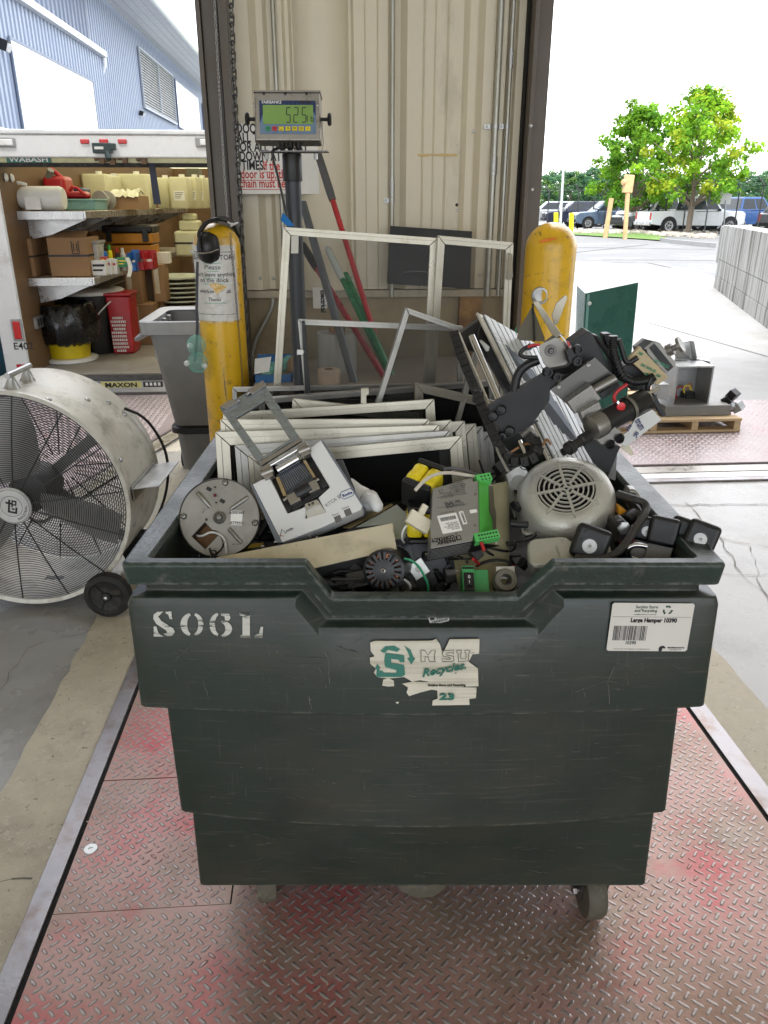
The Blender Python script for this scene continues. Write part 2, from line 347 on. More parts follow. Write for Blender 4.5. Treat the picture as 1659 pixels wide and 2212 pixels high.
# ------------------------------------------------------------------ building shell
YW=4.55
def wx(px,py=0):return P(px,py,YW).x
prof=[(470,0),(533,0),(535,-.5),(549,-3),(563,-3),(574,0),(600,0),(606,0),(612,-2),(620,-2),(627,0)]
n_=14;prof+=[(629+118*i/n_,5*math.sin(math.pi*i/n_)**.6) for i in range(n_+1)]
prof+=[(752,-1.5),(757,-1.5),(763,0),(786,0),(787.5,.4),(789,0),(813.5,0),(815,.45),(817,0),(838,0),(842,-.5),(853,-3),(866,-3),(868,-2.9),(881,0),(893,.0),
         (915,0),(917.5,.5),(921,0),(940,0),(942.5,.4),(945,0),(967,0),(970,.5),(973,0),(1004,0),(1006,-.3),(1021,-3),(1036,-3),(1039,-2.8),(1051,0),(1072,0),(1074,.4),(1076,0),(1100,0),(1108,-2),(1120,-2),(1124,0),(1142,0)]
zb=P(900,624,YW).z
m=MB();m.loft([[(wx(a),YW-b/65,z) for a,b in prof] for z in (zb,1.6,2.2,5.5)],closed=False)
struct(m,'corrugated_wall',WALLM,smooth=20)
m=MB();m.bx(wx(465),wx(1142),YW-.015,YW+.12,zb-.045,zb-.004);struct(m,'wall_girt',mat('beige_girt',(.42,.37,.28),.5,dirt=((.25,.2,.13),.5,.8,8)),bev=.004)
m=MB();m.bx(wx(465),wx(1142),YW+.06,YW+.11,0,zb-.05);struct(m,'lower_wall',LOWW)
m=MB();m.bx(wx(462),wx(1142),YW+.125,YW+.2,0,5.5);struct(m,'outer_wall',WALLM)
def lbeam(pxs,y0,y1,nm,mt,z1=5.5):
 m=MB();m.bx(wx(pxs[0]),wx(pxs[1]),y0,y1,0,z1);return struct(m,nm,mt,bev=.003)
lbeam((426,436),4.44,4.95,'door_jamb_left_flange',JAMB);lbeam((437,468),4.47,4.85,'door_jamb_left',JAMB)
lbeam((469,474),4.43,4.86,'door_jamb_left_lip',mat('dark_jamb_edge',(.04,.036,.033),.5));lbeam((475,494),4.42,4.8,'door_jamb_left_inner',JAMB)
lbeam((1139,1143),4.49,4.8,'door_jamb_right_shadow',BACK);lbeam((1144,1152),4.40,4.85,'door_jamb_right_lip',JAMB)  # black strip modelled in place of the shadow line beside the jamb
lbeam((1154,1189),4.47,4.62,'door_jamb_right',JAMB)
m=MB();x0=wx(1186);pts=[]          # ragged foam weather seal on the right jamb
z=0
while z<4:
 pts.append((x0+.035+random.choice((0,.004,.01,.014))+random.uniform(-.005,.005),z));z+=random.uniform(.012,.04)
vs0=[(x0,4)]+[(x0,0)]+pts
m.wprism([(a,4.66,b) for a,b in vs0],Vector((0,.05,0)));struct(m,'weather_seal',RUB,smooth=0)
for px,py in ((1146,272),(1148,600),(1149,410)):
 q=P(px,py,4.4);m=MB();m.lathe([(.011,0),(.01,.004),(.004,.009)],q,(0,-1,0),10);struct(m,'jamb_bolt',GALV)
m=MB();m.bx(-8,8,-6,4.95,5.5,5.6);struct(m,'ceiling',WALLM)
m=MB();m.bx(-8,wx(426),4.65,4.85,4.9,5.5);m.bx(wx(1190),8,4.65,4.85,4.9,5.5);struct(m,'door_header_wall',WALLM)
m=MB();m.bx(-7.1,-7,-6,4.9,0,5.5);struct(m,'wall_left',WALLM)
m=MB();m.bx(7,7.1,-6,4.9,0,5.5);struct(m,'wall_right',WALLM)
m=MB();m.bx(-8,8,-6.1,-6,4.3,5.5);struct(m,'added_back_header',WALLM)  # unseen header strip, added to cut the light from behind the camera
# ------------------------------------------------------------------ ground outside
struct(sheet([(-.4,4.9),(400,4.9),(400,900),(-.4,900)],-.02),'road',ASPH)
ap=[(-.39,4.9),(30,4.9),(30,11),G(1659,660)[:2],G(1560,625)[:2],G(1541,596)[:2],G(1500,583)[:2],G(1290,565)[:2],(-.39,G(1240,565).y)]
struct(sheet(ap,-.004),'pavement',APRON)
struct(sheet([(-400,6.55),(-.4,6.55),(-.4,900),(-400,900)],-1.25),'yard_ground',ASPH)
m=MB();m.quad((-.4,6.55,-1.25),(-.4,6.55,-.02),(-.4,900,-.02),(-.4,900,-1.25));m.quad((-30,6.5,-1.25),(-30,6.5,-.01),(-.4,6.5,-.01),(-.4,6.5,-1.25))
m.quad((-30,4.9,-.012),(-.4,4.9,-.012),(-.4,6.5,-.012),(-30,6.5,-.012));struct(m,'dock_apron',CONCR)
def line(p1,p2,wd,z=.001):
 a,b=G(*p1),G(*p2);t=(b-a).normalized();nn=Vector((-t.y,t.x,0))*wd/2;k=16
 for i in range(k):
  u,v=a.lerp(b,i/k),a.lerp(b,(i+1)/k);m.quad(*[(q.x,q.y,z) for q in (u-nn,v-nn,v+nn,u+nn)])
m=MB();line((1235,565),(1400,565),.05);line((1395,695),(1659,770),.02);line((1240,862),(1659,866),.03);line((1400,566),(1541,597),.06)
struct(m,'pavement_joints',mat('joint_grey',(.22,.21,.2),.9),smooth=0)
m=MB();line((1240,533),(1545,538),.12,-.012);line((1300,560),(1545,561),.1,-.012);line((1240,545),(1400,527),.1,-.012)
struct(m,'road_patches',mat('tar_seal',(.12,.12,.12),.8),smooth=0)
GRASS=mat('verge_grass',(.10,.19,.03),.9,0,.3,1.5,.4,20,dirt=((.3,.27,.13),.55,.75,.8))
gv=[G(*p_)[:2] for p_ in ((1150,506),(1240,508),(1340,514),(1425,520),(1440,514),(1405,507),(1330,499),(1150,493))]
m=sheet(gv,.03)
struct(m,'grass_verge',GRASS)
STONE=mat('pale_rubble',(.5,.45,.38),.9,0,.3,5)
m=MB()
for i in range(900):
 px=random.uniform(1180,1545);f=(px-1400)/150;py=random.uniform(498.5,505) if px<1400 else random.uniform(500+2*f,508+8*f)
 q=G(px,py);s_=random.uniform(.06,.2)
 m.box((q.x,q.y,s_*.3),(s_*1.6,s_,s_*.8),Matrix.Rotation(random.uniform(0,3),3,'Z') @ Matrix.Rotation(random.uniform(-.5,.5),3,'X'))
tag(m.build('rubble',STONE,kind='stuff',smooth=0),'pale stone rubble lying along the foot of the black fence','stones')
m=MB();ks=[(1425,521),(1450,525),(1500,530),(1545,534)]
pk=[G(*q) for q in ks]
m.loft([[p_+Vector(o) for o in ((0,0,-.02),(0,0,.14),(.1,.12,.14),(.1,.12,-.02))] for p_ in pk],cap0=True,cap1=True)
struct(m,'kerb',APRON)
struct(sheet([G(*p_)[:2] for p_ in ((1000,497),(1425,506),(1620,517),(1900,525),(1900,470),(1000,470))],-.012),'parking_lot',mat('parking_lot_asphalt',(.24,.24,.24),.85,dirt=((.3,.3,.3),.5,.8,.3)))
struct(sheet([(-.4,75),(300,75),(300,800),(-.4,800)],.02),'meadow',GRASS)
# ------------------------------------------------------------------ retaining wall on the right
RW=mat('streaked_concrete',(.36,.355,.33),.85,0,.1,3,.15,20,dirt=[((.10,.09,.075),.47,.60,2.4,(1.6,1.6,.14)),((.48,.47,.44),.6,.75,4,(1,1,.3)),((.16,.15,.13),.62,.8,9)])
rw=thing('retaining_wall','stained low concrete block retaining wall along the ramp at the right edge','wall',G(1600,665))
a,b=G(1541,620),G(1659,711);dv=(b-a).normalized();nv=Vector((-dv.y,dv.x,0));
if nv.x<0:nv=-nv
zt1=1.13;b=a+dv*9.5
def blockrow(z0,z1,L,off,rec):
 t=-off
 while t<9.5:
  t0,t1=max(0,t)+.0015,min(9.5,t+L)-.0015
  if t1>t0+.05:
   q=[a+dv*t0+nv*rec,a+dv*t1+nv*rec,a+dv*t1+nv*.4,a+dv*t0+nv*.4]
   m=MB();m.wprism([(p_.x,p_.y,z0+.003) for p_ in q],Vector((0,0,z1-z0-.006)));m.build('concrete_block',RW,rw,True,bev=.005)
  t+=L
blockrow(-.02,.22,4.8,.8,0.0);blockrow(.22,.52,9.6,0,.006);blockrow(.52,zt1,9.6,0,.004)
m=MB();q=[a+nv*.05 ,a+dv*9.5+nv*.05,a+dv*9.5+nv*.36,a+nv*.36]
m.wprism([(p_.x,p_.y,0) for p_ in q],Vector((0,0,1.1)));m.build('mortar_core',mat('dark_joint',(.2,.19,.17),.95),rw,True)
m=MB();e=a-dv*.26;q=[e+nv*.02,a-dv*.01+nv*-.03,a-dv*.01+nv*.38,e+nv*.38]
m.wprism([(p_.x,p_.y,.45) for p_ in q],Vector((0,0,.66)));m.build('end_bumper',mat('grey_bumper',(.3,.3,.3),.7),rw,True,bev=.02)
# ================================================================== LEFT: METAL BUILDING
BLUEM=mat('blue_grey_siding',(.27,.32,.42),.5,0,.06,2)
BLUED=mat('dark_blue_siding',(.15,.185,.26),.5,0,.06,2)
GUT=mat('white_gutter',(.72,.74,.76),.35)
WPAN=mat('white_glazing_panel',(.86,.89,.92),.3,0,.02)
XB=-8.0
bl=thing('metal_building','blue grey corrugated metal building with louvre, white panels and eaves beyond the truck','building',Vector((XB,14,-1.25)))
def siding(name,mt,y0,y1,z0,z1,pitch,dep,X):
 m=MB();ys=[];y=y0
 while y<y1:
  ys+=[(y,0),(y+pitch*.45,0),(y+pitch*.55,-dep),(y+pitch*.85,-dep),(y+pitch*.98,0)];y+=pitch
 m.loft([[(X+d_,y,z) for y,d_ in ys] for z in (z0,z1)],closed=False);return m.build(name,mt,bl,True,smooth=0)
yw1=PXp(220,250,XB).y           # where the lean-to ends
ze1=PXp(100,57,XB).z
siding('lower_siding',BLUEM,4,yw1,-1.25,ze1,.30,.10,XB+.25)
ysp=PXp(350/1.8228,60,XB).y
siding('upper_siding',BLUED,5,ysp,ze1,12,.42,.06,XB)
zs=PXp(330,95,XB).z
siding('upper_siding',BLUEM,ysp,60,-1.25,zs+.1,.32,.12,XB)
m=MB();m.bx(XB+.001,XB+.24,yw1-.04,yw1,-1.25,ze1);m.build('return_wall',BLUEM,bl,True)
m=MB();m.bx(XB+.2,XB+.42,4,yw1+.1,ze1,ze1+.2);m.build('gutter',GUT,bl,True,bev=.02)
m=MB();m.bx(XB+.0,XB+.30,4,yw1+.08,ze1+.2,ze1+.25);m.build('roof_edge',GUT,bl,True)
q=Vector((XB+.31,yw1+.02,ze1));m=MB();m.tube([q,q+Vector((.0,.02,-.12)),q+Vector((-.02,.06,-.3)),q+Vector((-.12,.05,-.42)),q+Vector((-.14,.05,-.6))],.07,10,2);m.build('downspout',GUT,bl,True)
ov=1.5
m=MB();m.quad((XB,ysp-5,zs),(XB+ov,ysp-5,zs+.12),(XB+ov,60,zs+.12),(XB,60,zs));m.quad((XB,ysp-5,zs+.35),(XB+ov,ysp-5,zs+.3),(XB+ov,60,zs+.3),(XB,60,zs+.35))
m.quad((XB+ov,ysp-5,zs+.12),(XB+ov,60,zs+.12),(XB+ov,60,zs+.3),(XB+ov,ysp-5,zs+.3));m.build('roof',mat('pale_soffit',(.62,.64,.66),.5),bl,True,smooth=0)
for i in range(4):
 x=XB+.25+i*.32;m=MB();m.bx(x,x+.01,ysp-5,60,zs-.0+.02+i*.026,zs+.01+i*.026);m.build('soffit_seam',BLUEM,bl,True)
m=MB();m.tube([(XB+ov+.1,ysp-5,zs+.2),(XB+ov+.1,60,zs+.2)],.13,10);m.build('gutter',GUT,bl,True)
for k,yy in enumerate((13.2,16.9,21.5)):
 m=MB();m.tube([(XB,yy,zs-.1),(XB+ov-.1,yy,zs-.05),(XB+ov+.1,yy,zs+.05),(XB+ov+.1,yy,zs+.2)],.07,8,1);m.build('downspout',mat('rusty_white_pipe',(.6,.57,.54),.5,dirt=((.35,.22,.14),.5,.7,5)),bl,True)
def band(pa,pb,pc,npan,X):
 A=PXp(*pa,X);B=PXp(*pb,X);zb_=PXp(*pc,X).z;y0,y1=A.y,B.y;z1=(A.z+B.z)/2
 fr=MB();fr.bx(X-.02,X+.03,y0-.06,y1+.06,z1,z1+.07);fr.bx(X-.02,X+.03,y0-.06,y1+.06,zb_-.07,zb_)
 fr.bx(X-.02,X+.03,y0-.06,y0,zb_,z1);fr.bx(X-.02,X+.03,y1,y1+.06,zb_,z1)
 f=fr.build('window',BLUED,bl,True,smooth=0)
 for i in range(npan):
  m=MB();t0,t1=y0+(y1-y0)*i/npan+.012,y0+(y1-y0)*(i+1)/npan-.012;m.bx(X-.01,X+.012,t0,t1,zb_,z1);m.build('pane',WPAN,f,True,smooth=0)
band((22,90),(199,174),(50,282),5,XB+.3)
band((378,172),(428,214),(393,276),5,XB+.06);band((437,225),(452,238),(440,290),2,XB+.06)
A,B=PXp(296,104,XB),PXp(369,165,XB);zb_=PXp(308,228,XB).z;z1=(A.z+B.z)/2;y0,y1=A.y,B.y
X=XB+.08;fr=MB();fr.bx(X-.05,X+.03,y0-.08,y1+.08,z1,z1+.08);fr.bx(X-.05,X+.05,y0-.08,y1+.08,zb_-.1,zb_)
for yy in (y0-.08,(y0+y1)/2,y1):fr.bx(X-.05,X+.03,yy,yy+.07,zb_,z1)
fr.bx(X-.06,X-.05,y0,y1,zb_,z1)
lv=fr.build('louvre',mat('grey_louvre',(.36,.39,.44),.5),bl,True,smooth=0);fr=MB();fr.bx(X-.045,X-.04,y0,y1,zb_,z1);fr.build('louvre_back',BLK,lv,True)
ns=20
for i in range(ns):
 z=zb_+(z1-zb_)*(i+.3)/ns;m=MB();m.wprism([(X-.0,y0,z+.03),(X+.025,y0,z+.005),(X+.03,y0,z+.012),(X+.005,y0,z+.040)],Vector((0,y1-y0,0)));m.build('slat',WPAN,lv,True,smooth=0)
for p_ in ((925/1.659/1.8228,740/1.659/1.8228,XB+.1,.8),(8,97,XB+.4,1.0)):
 q=PXp(p_[0],p_[1],p_[2]);s_=p_[3]*.11;m=MB();m.box(q,(s_*2,s_*2,s_*2.2),Matrix.Rotation(.35,3,'Y'));hh=m.build('wall_lamp',BLK,bl,True,bev=.01)
 m=MB();m.box(q+Vector((s_*.9,0,-s_*.5)),(s_*.9,s_*1.6,s_*1.6),Matrix.Rotation(.6,3,'Y'));m.build('lens',WHT,hh,True)
# ================================================================== TREES
def leafmat(name,c):
 m=bpy.data.materials.new(name);m.use_nodes=True;n=m.node_tree.nodes;l=m.node_tree.links;n.clear()
 d_=n.new('ShaderNodeBsdfDiffuse');t=n.new('ShaderNodeBsdfTranslucent');mx_=n.new('ShaderNodeMixShader');o=n.new('ShaderNodeOutputMaterial')
 tc=n.new('ShaderNodeTexCoord');nz=n.new('ShaderNodeTexNoise');nz.inputs['Scale'].default_value=1.3;nz.inputs['Detail'].default_value=5;l.new(tc.outputs['Object'],nz.inputs['Vector'])
 cr=n.new('ShaderNodeValToRGB');cr.color_ramp.elements[0].position=.3;cr.color_ramp.elements[1].position=.7
 cr.color_ramp.elements[0].color=(*[q*.65 for q in c],1);cr.color_ramp.elements[1].color=(*[min(1,q*1.35) for q in c],1)
 l.new(nz.outputs['Fac'],cr.inputs[0]);l.new(cr.outputs[0],d_.inputs[0]);l.new(cr.outputs[0],t.inputs[0])
 mx_.inputs[0].default_value=.45;l.new(d_.outputs[0],mx_.inputs[1]);l.new(t.outputs[0],mx_.inputs[2]);l.new(mx_.outputs[0],o.inputs[0]);return m
LF1=[leafmat('lime_leaf',(.26,.46,.035)),leafmat('green_leaf',(.17,.36,.04)),leafmat('yellow_leaf',(.42,.50,.05))]
LF2=[leafmat('mid_leaf',(.19,.38,.04)),leafmat('dark_leaf',(.12,.28,.04)),leafmat('lime_leaf_b',(.17,.32,.03))]
LFB=[leafmat('wood_leaf',(.11,.22,.11)),leafmat('wood_leaf_dark',(.08,.17,.10)),leafmat('wood_leaf_light',(.19,.32,.10))]
BARK=mat('tree_bark',(.22,.17,.13),.9,0,.2,8,.3,30)
def crown_mesh(clumps,nleaf,ls,rnd):
 m=MB()
 for c,r_,mi in clumps:
  for _ in range(nleaf):
   d_=Vector((rnd.gauss(0,1),rnd.gauss(0,1),rnd.gauss(0,1))).normalized();rr=r_*rnd.random()**.45
   p_=c+Vector((d_.x,d_.y,d_.z*.75))*rr;s_=ls*rnd.uniform(.6,1.3)
   nrm=(d_+Vector((0,0,.7))+Vector((rnd.gauss(0,.5),rnd.gauss(0,.5),rnd.gauss(0,.5)))).normalized()
   u=nrm.orthogonal().normalized();u=Matrix.Rotation(rnd.uniform(0,6.28),3,nrm) @ u;v=nrm.cross(u)
   m.cm=mi if rnd.random()<.8 else rnd.randrange(3)
   m.add([p_-u*s_*.5,p_+v*s_*.38-nrm*s_*.1,p_+u*s_*.55-nrm*s_*.25,p_-v*s_*.38-nrm*s_*.1],[(0,1,2,3)])
 return m
def tree(base,hgt,rad,zc0,lab,mats_,seed,nclump=90,nleaf=70,ls=.24,lean=.0):
 rnd=random.Random(seed);t=thing('deciduous_tree',lab,'tree',base)
 clumps=[];limbs=[]
 for i in range(nclump):
  f=(i+.5)/nclump;z=zc0+(hgt-zc0)*(f**.9)
  env=rad*(math.sin(math.pi*min(.97,.30+.68*f))**.62)*rnd.uniform(.45,1.18)
  a=i*2.4+rnd.uniform(-.5,.5);rr=env*rnd.uniform(.35,1)**.7
  c=Vector((math.cos(a)*rr+lean*z,math.sin(a)*rr,z+rnd.uniform(-.25,.25)))
  clumps.append((c,rnd.uniform(.28,.62)*rad*.25+.12,rnd.choice((0,0,1,1,2) if f>.4 else (0,1,1,1,2))))
  if i%2==0:limbs.append((Vector((lean*z*.6,0,max(zc0*.75,z-rr*.55-.3))),c))
 m=MB();m.tube([(0,0,-.1),(.02,0,hgt*.2),(lean*hgt*.5,.05,hgt*.5),(lean*hgt,0,hgt*.93)],[.15*rad/3,.11*rad/3,.08*rad/3,.02],8,1);m.build('trunk',BARK,t)
 m=MB()
 for a,c in limbs:m.tube([a,a.lerp(c,.5)+Vector((0,0,.12)),c],[.05,.03,.012],5)
 m.build('limbs',BARK,t)
 crown_mesh(clumps,nleaf,ls,rnd).build('crown',mats_,t,smooth=0);return t
B=G(1485,507);tree(B,6.5,3.1,1.75,'taller lime green tree on the right of the pair, crown above white pickups',LF1,3,125,75,.20)
B=G(1363,500.5);tree(B,6.35,3.0,1.35,'darker green bushy tree on the left of the pair, behind the orange posts',LF2,11,125,85,.20)
protos=[]
for k in range(3):
 rnd=random.Random(40+k);cl=[]
 for i in range(34):
  f=i/34;rr=2.3*math.sin(math.pi*(.2+.75*f))**.6*rnd.uniform(.3,1);a=i*2.4
  cl.append((Vector((rr*math.cos(a),rr*math.sin(a),.8+5.4*f)),rnd.uniform(.6,1.0),rnd.choice((0,0,1,1,2))))
 protos.append((crown_mesh(cl,110,.30,rnd),k))
pm=[None]*3;tm=None
btrees=[(1178,404,5.4),(1203,393,6.4),(1229,395,6.0),(1252,404,5.6),(1283,384,7.2),(1306,398,5.8),(1335,402,6),(1420,402,6.1),(1450,408,5.6),(1530,398,6),(1560,404,6),(1598,396,7.0),(1630,404,6.2),(1655,392,7),(1480,404,6),(1385,404,6)]
for i,(px,py,hh) in enumerate(btrees):
 Yd=104+(i*37%23);q=P(px,452,Yd);base=Vector((q.x,q.y,0));top=P(px,py-34,Yd).z
 t=thing('woodland_tree','dark green tree in the hazy wood line far behind the parked cars','tree',base,'trees of the far wood line');k=i%3
 s_=max(.6,top/6.9)
 if pm[k] is None:
  o=protos[k][0].build('crown',LFB,t,smooth=0);pm[k]=o
  mt_=MB();mt_.tube([(0,0,0),(.1,0,3),(0,0,5.5)],[.2,.14,.04],6);o2=mt_.build('trunk',BARK,t);tm=tm or o2
 else:o=share(pm[k],'crown',t,Matrix.Identity(4));o2=share(tm,'trunk',t,Matrix.Identity(4))
 mm_=Matrix.Diagonal((s_*1.25,s_*1.25,s_,1));o.matrix_local=Matrix.Rotation(i*1.3,4,'Z') @ mm_;o2.matrix_local=mm_
m=MB();rnd=random.Random(5);cl=[]
for i in range(110):cl.append((Vector((G(rnd.uniform(1150,1700),476).x*1.7,92+rnd.uniform(0,6),rnd.uniform(.2,2.4))),rnd.uniform(.7,1.2),rnd.choice((0,1))))
tag(crown_mesh(cl,45,.42,rnd).build('undergrowth',LFB,kind='stuff',smooth=0),'low green undergrowth below the far wood line','bushes')
# ================================================================== VEHICLES
GLS=mat('car_glass',(.03,.035,.04),.08,0,.1);TYRE=mat('tyre_rubber',(.02,.02,.02),.8);RIMM=mat('alloy_rim',(.5,.5,.5),.3,.8)
TAILM=mat('tail_lamp_red',(.5,.01,.01),.2);HEADM=mat('head_lamp_clear',(.75,.75,.75),.15);CHRM=mat('chrome',(.6,.6,.6),.15,1)
def paint(nm,c,metal=.3):return mat('car_paint_'+nm,c,.22,metal,.03,2,coat=.6)
def vehicle(kind,name,lab,cat,pt,base,yaw,L=4.6,group=None):
 t=thing(name,lab,cat,Matrix.Translation(base) @ Matrix.Rotation(yaw,4,'Z'),group);W=1.86 if kind != 'pickup' else 2.0;h=W/2
 def P3(pts,y0,y1,nm,m_,bev=.05):
  m=MB();n=len(pts);m.v=[Vector((x*L,y0,z)) for x,z in pts]+[Vector((x*L,y1,z)) for x,z in pts]
  for f in [tuple(range(n)),tuple(range(2*n-1,n-1,-1))]+[(i,n+i,n+(i+1)%n,(i+1)%n) for i in range(n)]:m.face(f)
  return m.build(nm,m_,t,bev=bev)
 def cabin(pts_low,pts_hi,ins,nm='cabin'):
  m=MB();a=[(x*L,s*(h-.06),z) for x,z in pts_low for s in (-1,1)];b_=[(x*L,s*(h-ins),z) for x,z in pts_hi for s in (-1,1)]
  v=[a[0],a[2],a[3],a[1]],[b_[0],b_[2],b_[3],b_[1]]
  m.loft(v,True,True,True);return m.build(nm,pt,t,bev=.04)
 if kind=='pickup':
  P3([(-.5,.48),(-.5,1.12),(-.06,1.12),(-.02,1.08),(.24,1.12),(.26,1.16),(.47,1.10),(.5,1.0),(.5,.45),(.4,.36),(-.42,.42)],-h,h,'body',pt)
  lo,hi,ins,bz,wr=[(-.08,1.1),(.26,1.14)],[(-.05,1.86),(.16,1.86)],.22,1.1,.4;wxs=(-.31,.34)
  m=MB();m.bx(-.495*L,-.10*L,-h+.14,h-.14,1.04,1.125);m.build('bed',BLK,t)
 elif kind=='suv':
  P3([(-.5,.45),(-.5,1.0),(-.44,1.08),(.2,1.05),(.44,.98),(.5,.85),(.5,.42),(.42,.3),(-.42,.32)],-h,h,'body',pt)
  lo,hi,ins,bz,wr=[(-.46,1.04),(.24,1.03)],[(-.38,1.66),(.08,1.66)],.24,1.04,.35;wxs=(-.31,.32)
 else:
  P3([(-.5,.42),(-.5,.9),(-.42,.98),(.2,.95),(.44,.84),(.5,.7),(.5,.38),(.42,.26),(-.42,.28)],-h,h,'body',pt)
  lo,hi,ins,bz,wr=[(-.36,.95),(.24,.93)],[(-.2,1.42),(.08,1.42)],.26,.95,.32;wxs=(-.31,.32)
 cabin(lo,hi,ins)
 def lerp(a,b,f):return a+(b-a)*f
 zl,zh=bz,hi[0][1]
 for s in (-1,1):       # side glass in two panes
  for u0,u1 in ((.06,.50),(.54,.93)):
   m=MB();q=[]
   for u,f in ((u0,.14),(u1,.14),(u1,.86),(u0,.86)):
    xa,xb=lerp(lo[0][0],lo[1][0],u),lerp(hi[0][0],hi[1][0],u);q.append(Vector((lerp(xa,xb,f)*L,s*(lerp(h-.06,h-ins,f)+.012),lerp(zl,zh,f))))
   m.wprism(q,Vector((0,-s*.02,0)));m.build('window',GLS,t,smooth=0)
 for e,nm in ((1,'windshield'),(0,'rear_window')):
  m=MB();q=[];dx=.015 if e else-.015
  for sy,f in ((-1,.12),(1,.12),(1,.88),(-1,.88)):
   q.append(Vector((lerp(lo[e][0],hi[e][0],f)*L+dx,sy*(lerp(h-.06,h-ins,f)-.1),lerp(lo[e][1],hi[e][1],f))))
  m.wprism(q,Vector((-dx,0,0)));m.build(nm,GLS,t,smooth=0)
 for x in wxs:
  for s in (-1,1):
   m=MB();m.lathe([(wr*.6,0),(wr,0),(wr*1.0,.2),(wr*.62,.22)],(x*L,s*(h-.19),wr),(0,s,0),20);wl=m.build('wheel',TYRE,t)
   m=MB();m.lathe([(wr*.62,0),(wr*.6,.02),(wr*.2,.01),(.05,.03)],(x*L,s*(h+.015),wr),(0,s,0),16)
   for k in range(5):
    a_=k*1.2566;m.box((x*L+math.cos(a_)*wr*.35,s*(h+.035),wr+math.sin(a_)*wr*.35),(wr*.55,.02,.05),Matrix.Rotation(-a_,3,'Y'))
   m.build('rim',RIMM,wl)
   m=MB();m.lathe([(wr*1.14,0),(wr*1.14,.02)],(x*L,s*(h-.005),wr+.02),(0,s,0),20);m.build('wheel_arch',BLK,t)
 for s in (-1,1):
  m=MB();m.box((-.497*L,s*(h-.14),bz-.22),(.06,.2,.38 if kind != 'sedan' else .2));m.build('tail_lamp',TAILM,t,bev=.02)
  m=MB();m.box((.487*L,s*(h-.2),bz-.2),(.1,.34,.2));m.build('head_lamp',HEADM,t,bev=.02)
  m=MB();m.box((.2*L,s*(h+.08),bz+.08),(.1,.2,.14));m.build('mirror',BLK,t,bev=.03)
 m=MB();m.box((.5*L,0,bz-.3),(.04,1.1,.26));m.build('grille',BLK,t,bev=.02)
 m=MB();m.box((-.5*L-.03,0,.5),(.12,W-.1,.2));m.build('bumper',CHRM if kind=='pickup' else BLK,t,bev=.03);m=MB();m.box((.5*L+.03,0,.5),(.12,W-.1,.18));m.build('bumper',CHRM if kind=='pickup' else BLK,t,bev=.03)
 return t
cars=[('suv','silver estate suv at the far left of the lot, beside the jamb',paint('silver',(.5,.51,.53)),1188,487,172,4.6),
  ('suv','dark navy suv behind the yellow posts and slim light pole',paint('navy',(.03,.035,.07)),1243,489,178,4.6),
  ('suv','slate blue crossover parked below the left tree',paint('slate',(.12,.17,.25)),1308,494,182,4.5),
  ('suv','light silver blue suv in the row behind the slate crossover',paint('pale',(.42,.47,.52)),1297,482,184,4.6),
  ('sedan','grey sedan showing its front left of the white pickups',paint('grey',(.24,.25,.27)),1396,499,200,4.4),
  ('suv','black suv in the back row between the two trees',paint('black',(.05,.055,.065)),1418,483,182,4.8),
  ('pickup','white pickup with its grille towards the left tree',paint('white',(.78,.79,.8),0),1432,499,190,5.3),
  ('pickup','white pickup with red tail lamps behind the right tree trunk',paint('white',(.78,.79,.8),0),1485,503,8,5.4),
  ('pickup','blue pickup with brown tailgate beside the white sign',paint('blue',(.05,.12,.32)),1590,499,6,5.8),
  ('suv','grey suv at the right edge above the retaining wall',paint('charcoal',(.10,.105,.115)),1738,506,14,4.7),
  ('suv','pale grey suv behind the bed of the blue pickup',paint('mist',(.45,.47,.5)),1550,484,182,4.6)]
for kind,lab,pt,px,py,yd,L in cars:
 q=G(px,py,0);vehicle(kind,'parked_'+{'suv':'car','sedan':'car','pickup':'pickup'}[kind],lab,'pickup truck' if kind=='pickup' else 'car',pt,Vector((q.x,q.y,0)),R(yd-4),L)
# ================================================================== FENCE, POSTS, SIGNS
FEN=mat('black_fence_metal',(.02,.022,.022),.5)
fp=[(1150,489.5,455),(1181,491,454),(1203,491.5,453),(1244,492.5,430),(1278,494,440),(1303,496,436),(1365,499,425),(1396,501,420),(1432,503.5,415),(1473,506,410),(1520,510,408),(1583,506,402),(1632,513,396),(1720,520,385)]
ft=thing('chain_link_fence','black chain link fence with angled barbed wire arms in front of the cars','fence',G(1400,502))
fb=[G(a,b) for a,b,c in fp];fh=2.3
for q in fb:
 m=MB();m.tube([q,q+Vector((0,0,fh)),q+Vector((-.2,.25,fh+.38))],.035,6);m.build('post',FEN,ft,True)
m=MB()
for zz in (fh,):
 m.tube([q+Vector((0,0,zz)) for q in fb],.022,5)
m.build('top_rail',FEN,ft,True)
m=MB()
for k in range(3):
 m.tube([q+Vector((-.07*(k+1),.083*(k+1),fh+.12*(k+1))) for q in fb],.012,4)
m.build('barbed_wire',FEN,ft,True)
m=MB()
for a,b in zip(fb,fb[1:]):m.quad(a+Vector((0,0,.05)),b+Vector((0,0,.05)),b+Vector((0,0,fh)),a+Vector((0,0,fh)))
m.build('wire_mesh',sheer('fence_wire_mesh',(.02,.025,.025),.2),ft,True,smooth=0)
def post(name,lab,cat,a,top,r_,mt,cap=True):
 b=G(*a);d_=(b-CAM).dot(FWD);hgt=None
 t=thing(name,lab,cat,b);zt_=None
 pp=plane(top,HF,(b-CAM).dot(HF));m=MB();q=pp-b
 m.tube([(0,0,-.05),q],r_,12);m.build('post',mt,t);return t,q,b
post('light_pole','slim pale grey light pole rising behind the yellow posts','light pole',(1210,498),(1217,366),.07,mat('pale_pole',(.62,.66,.7),.4))
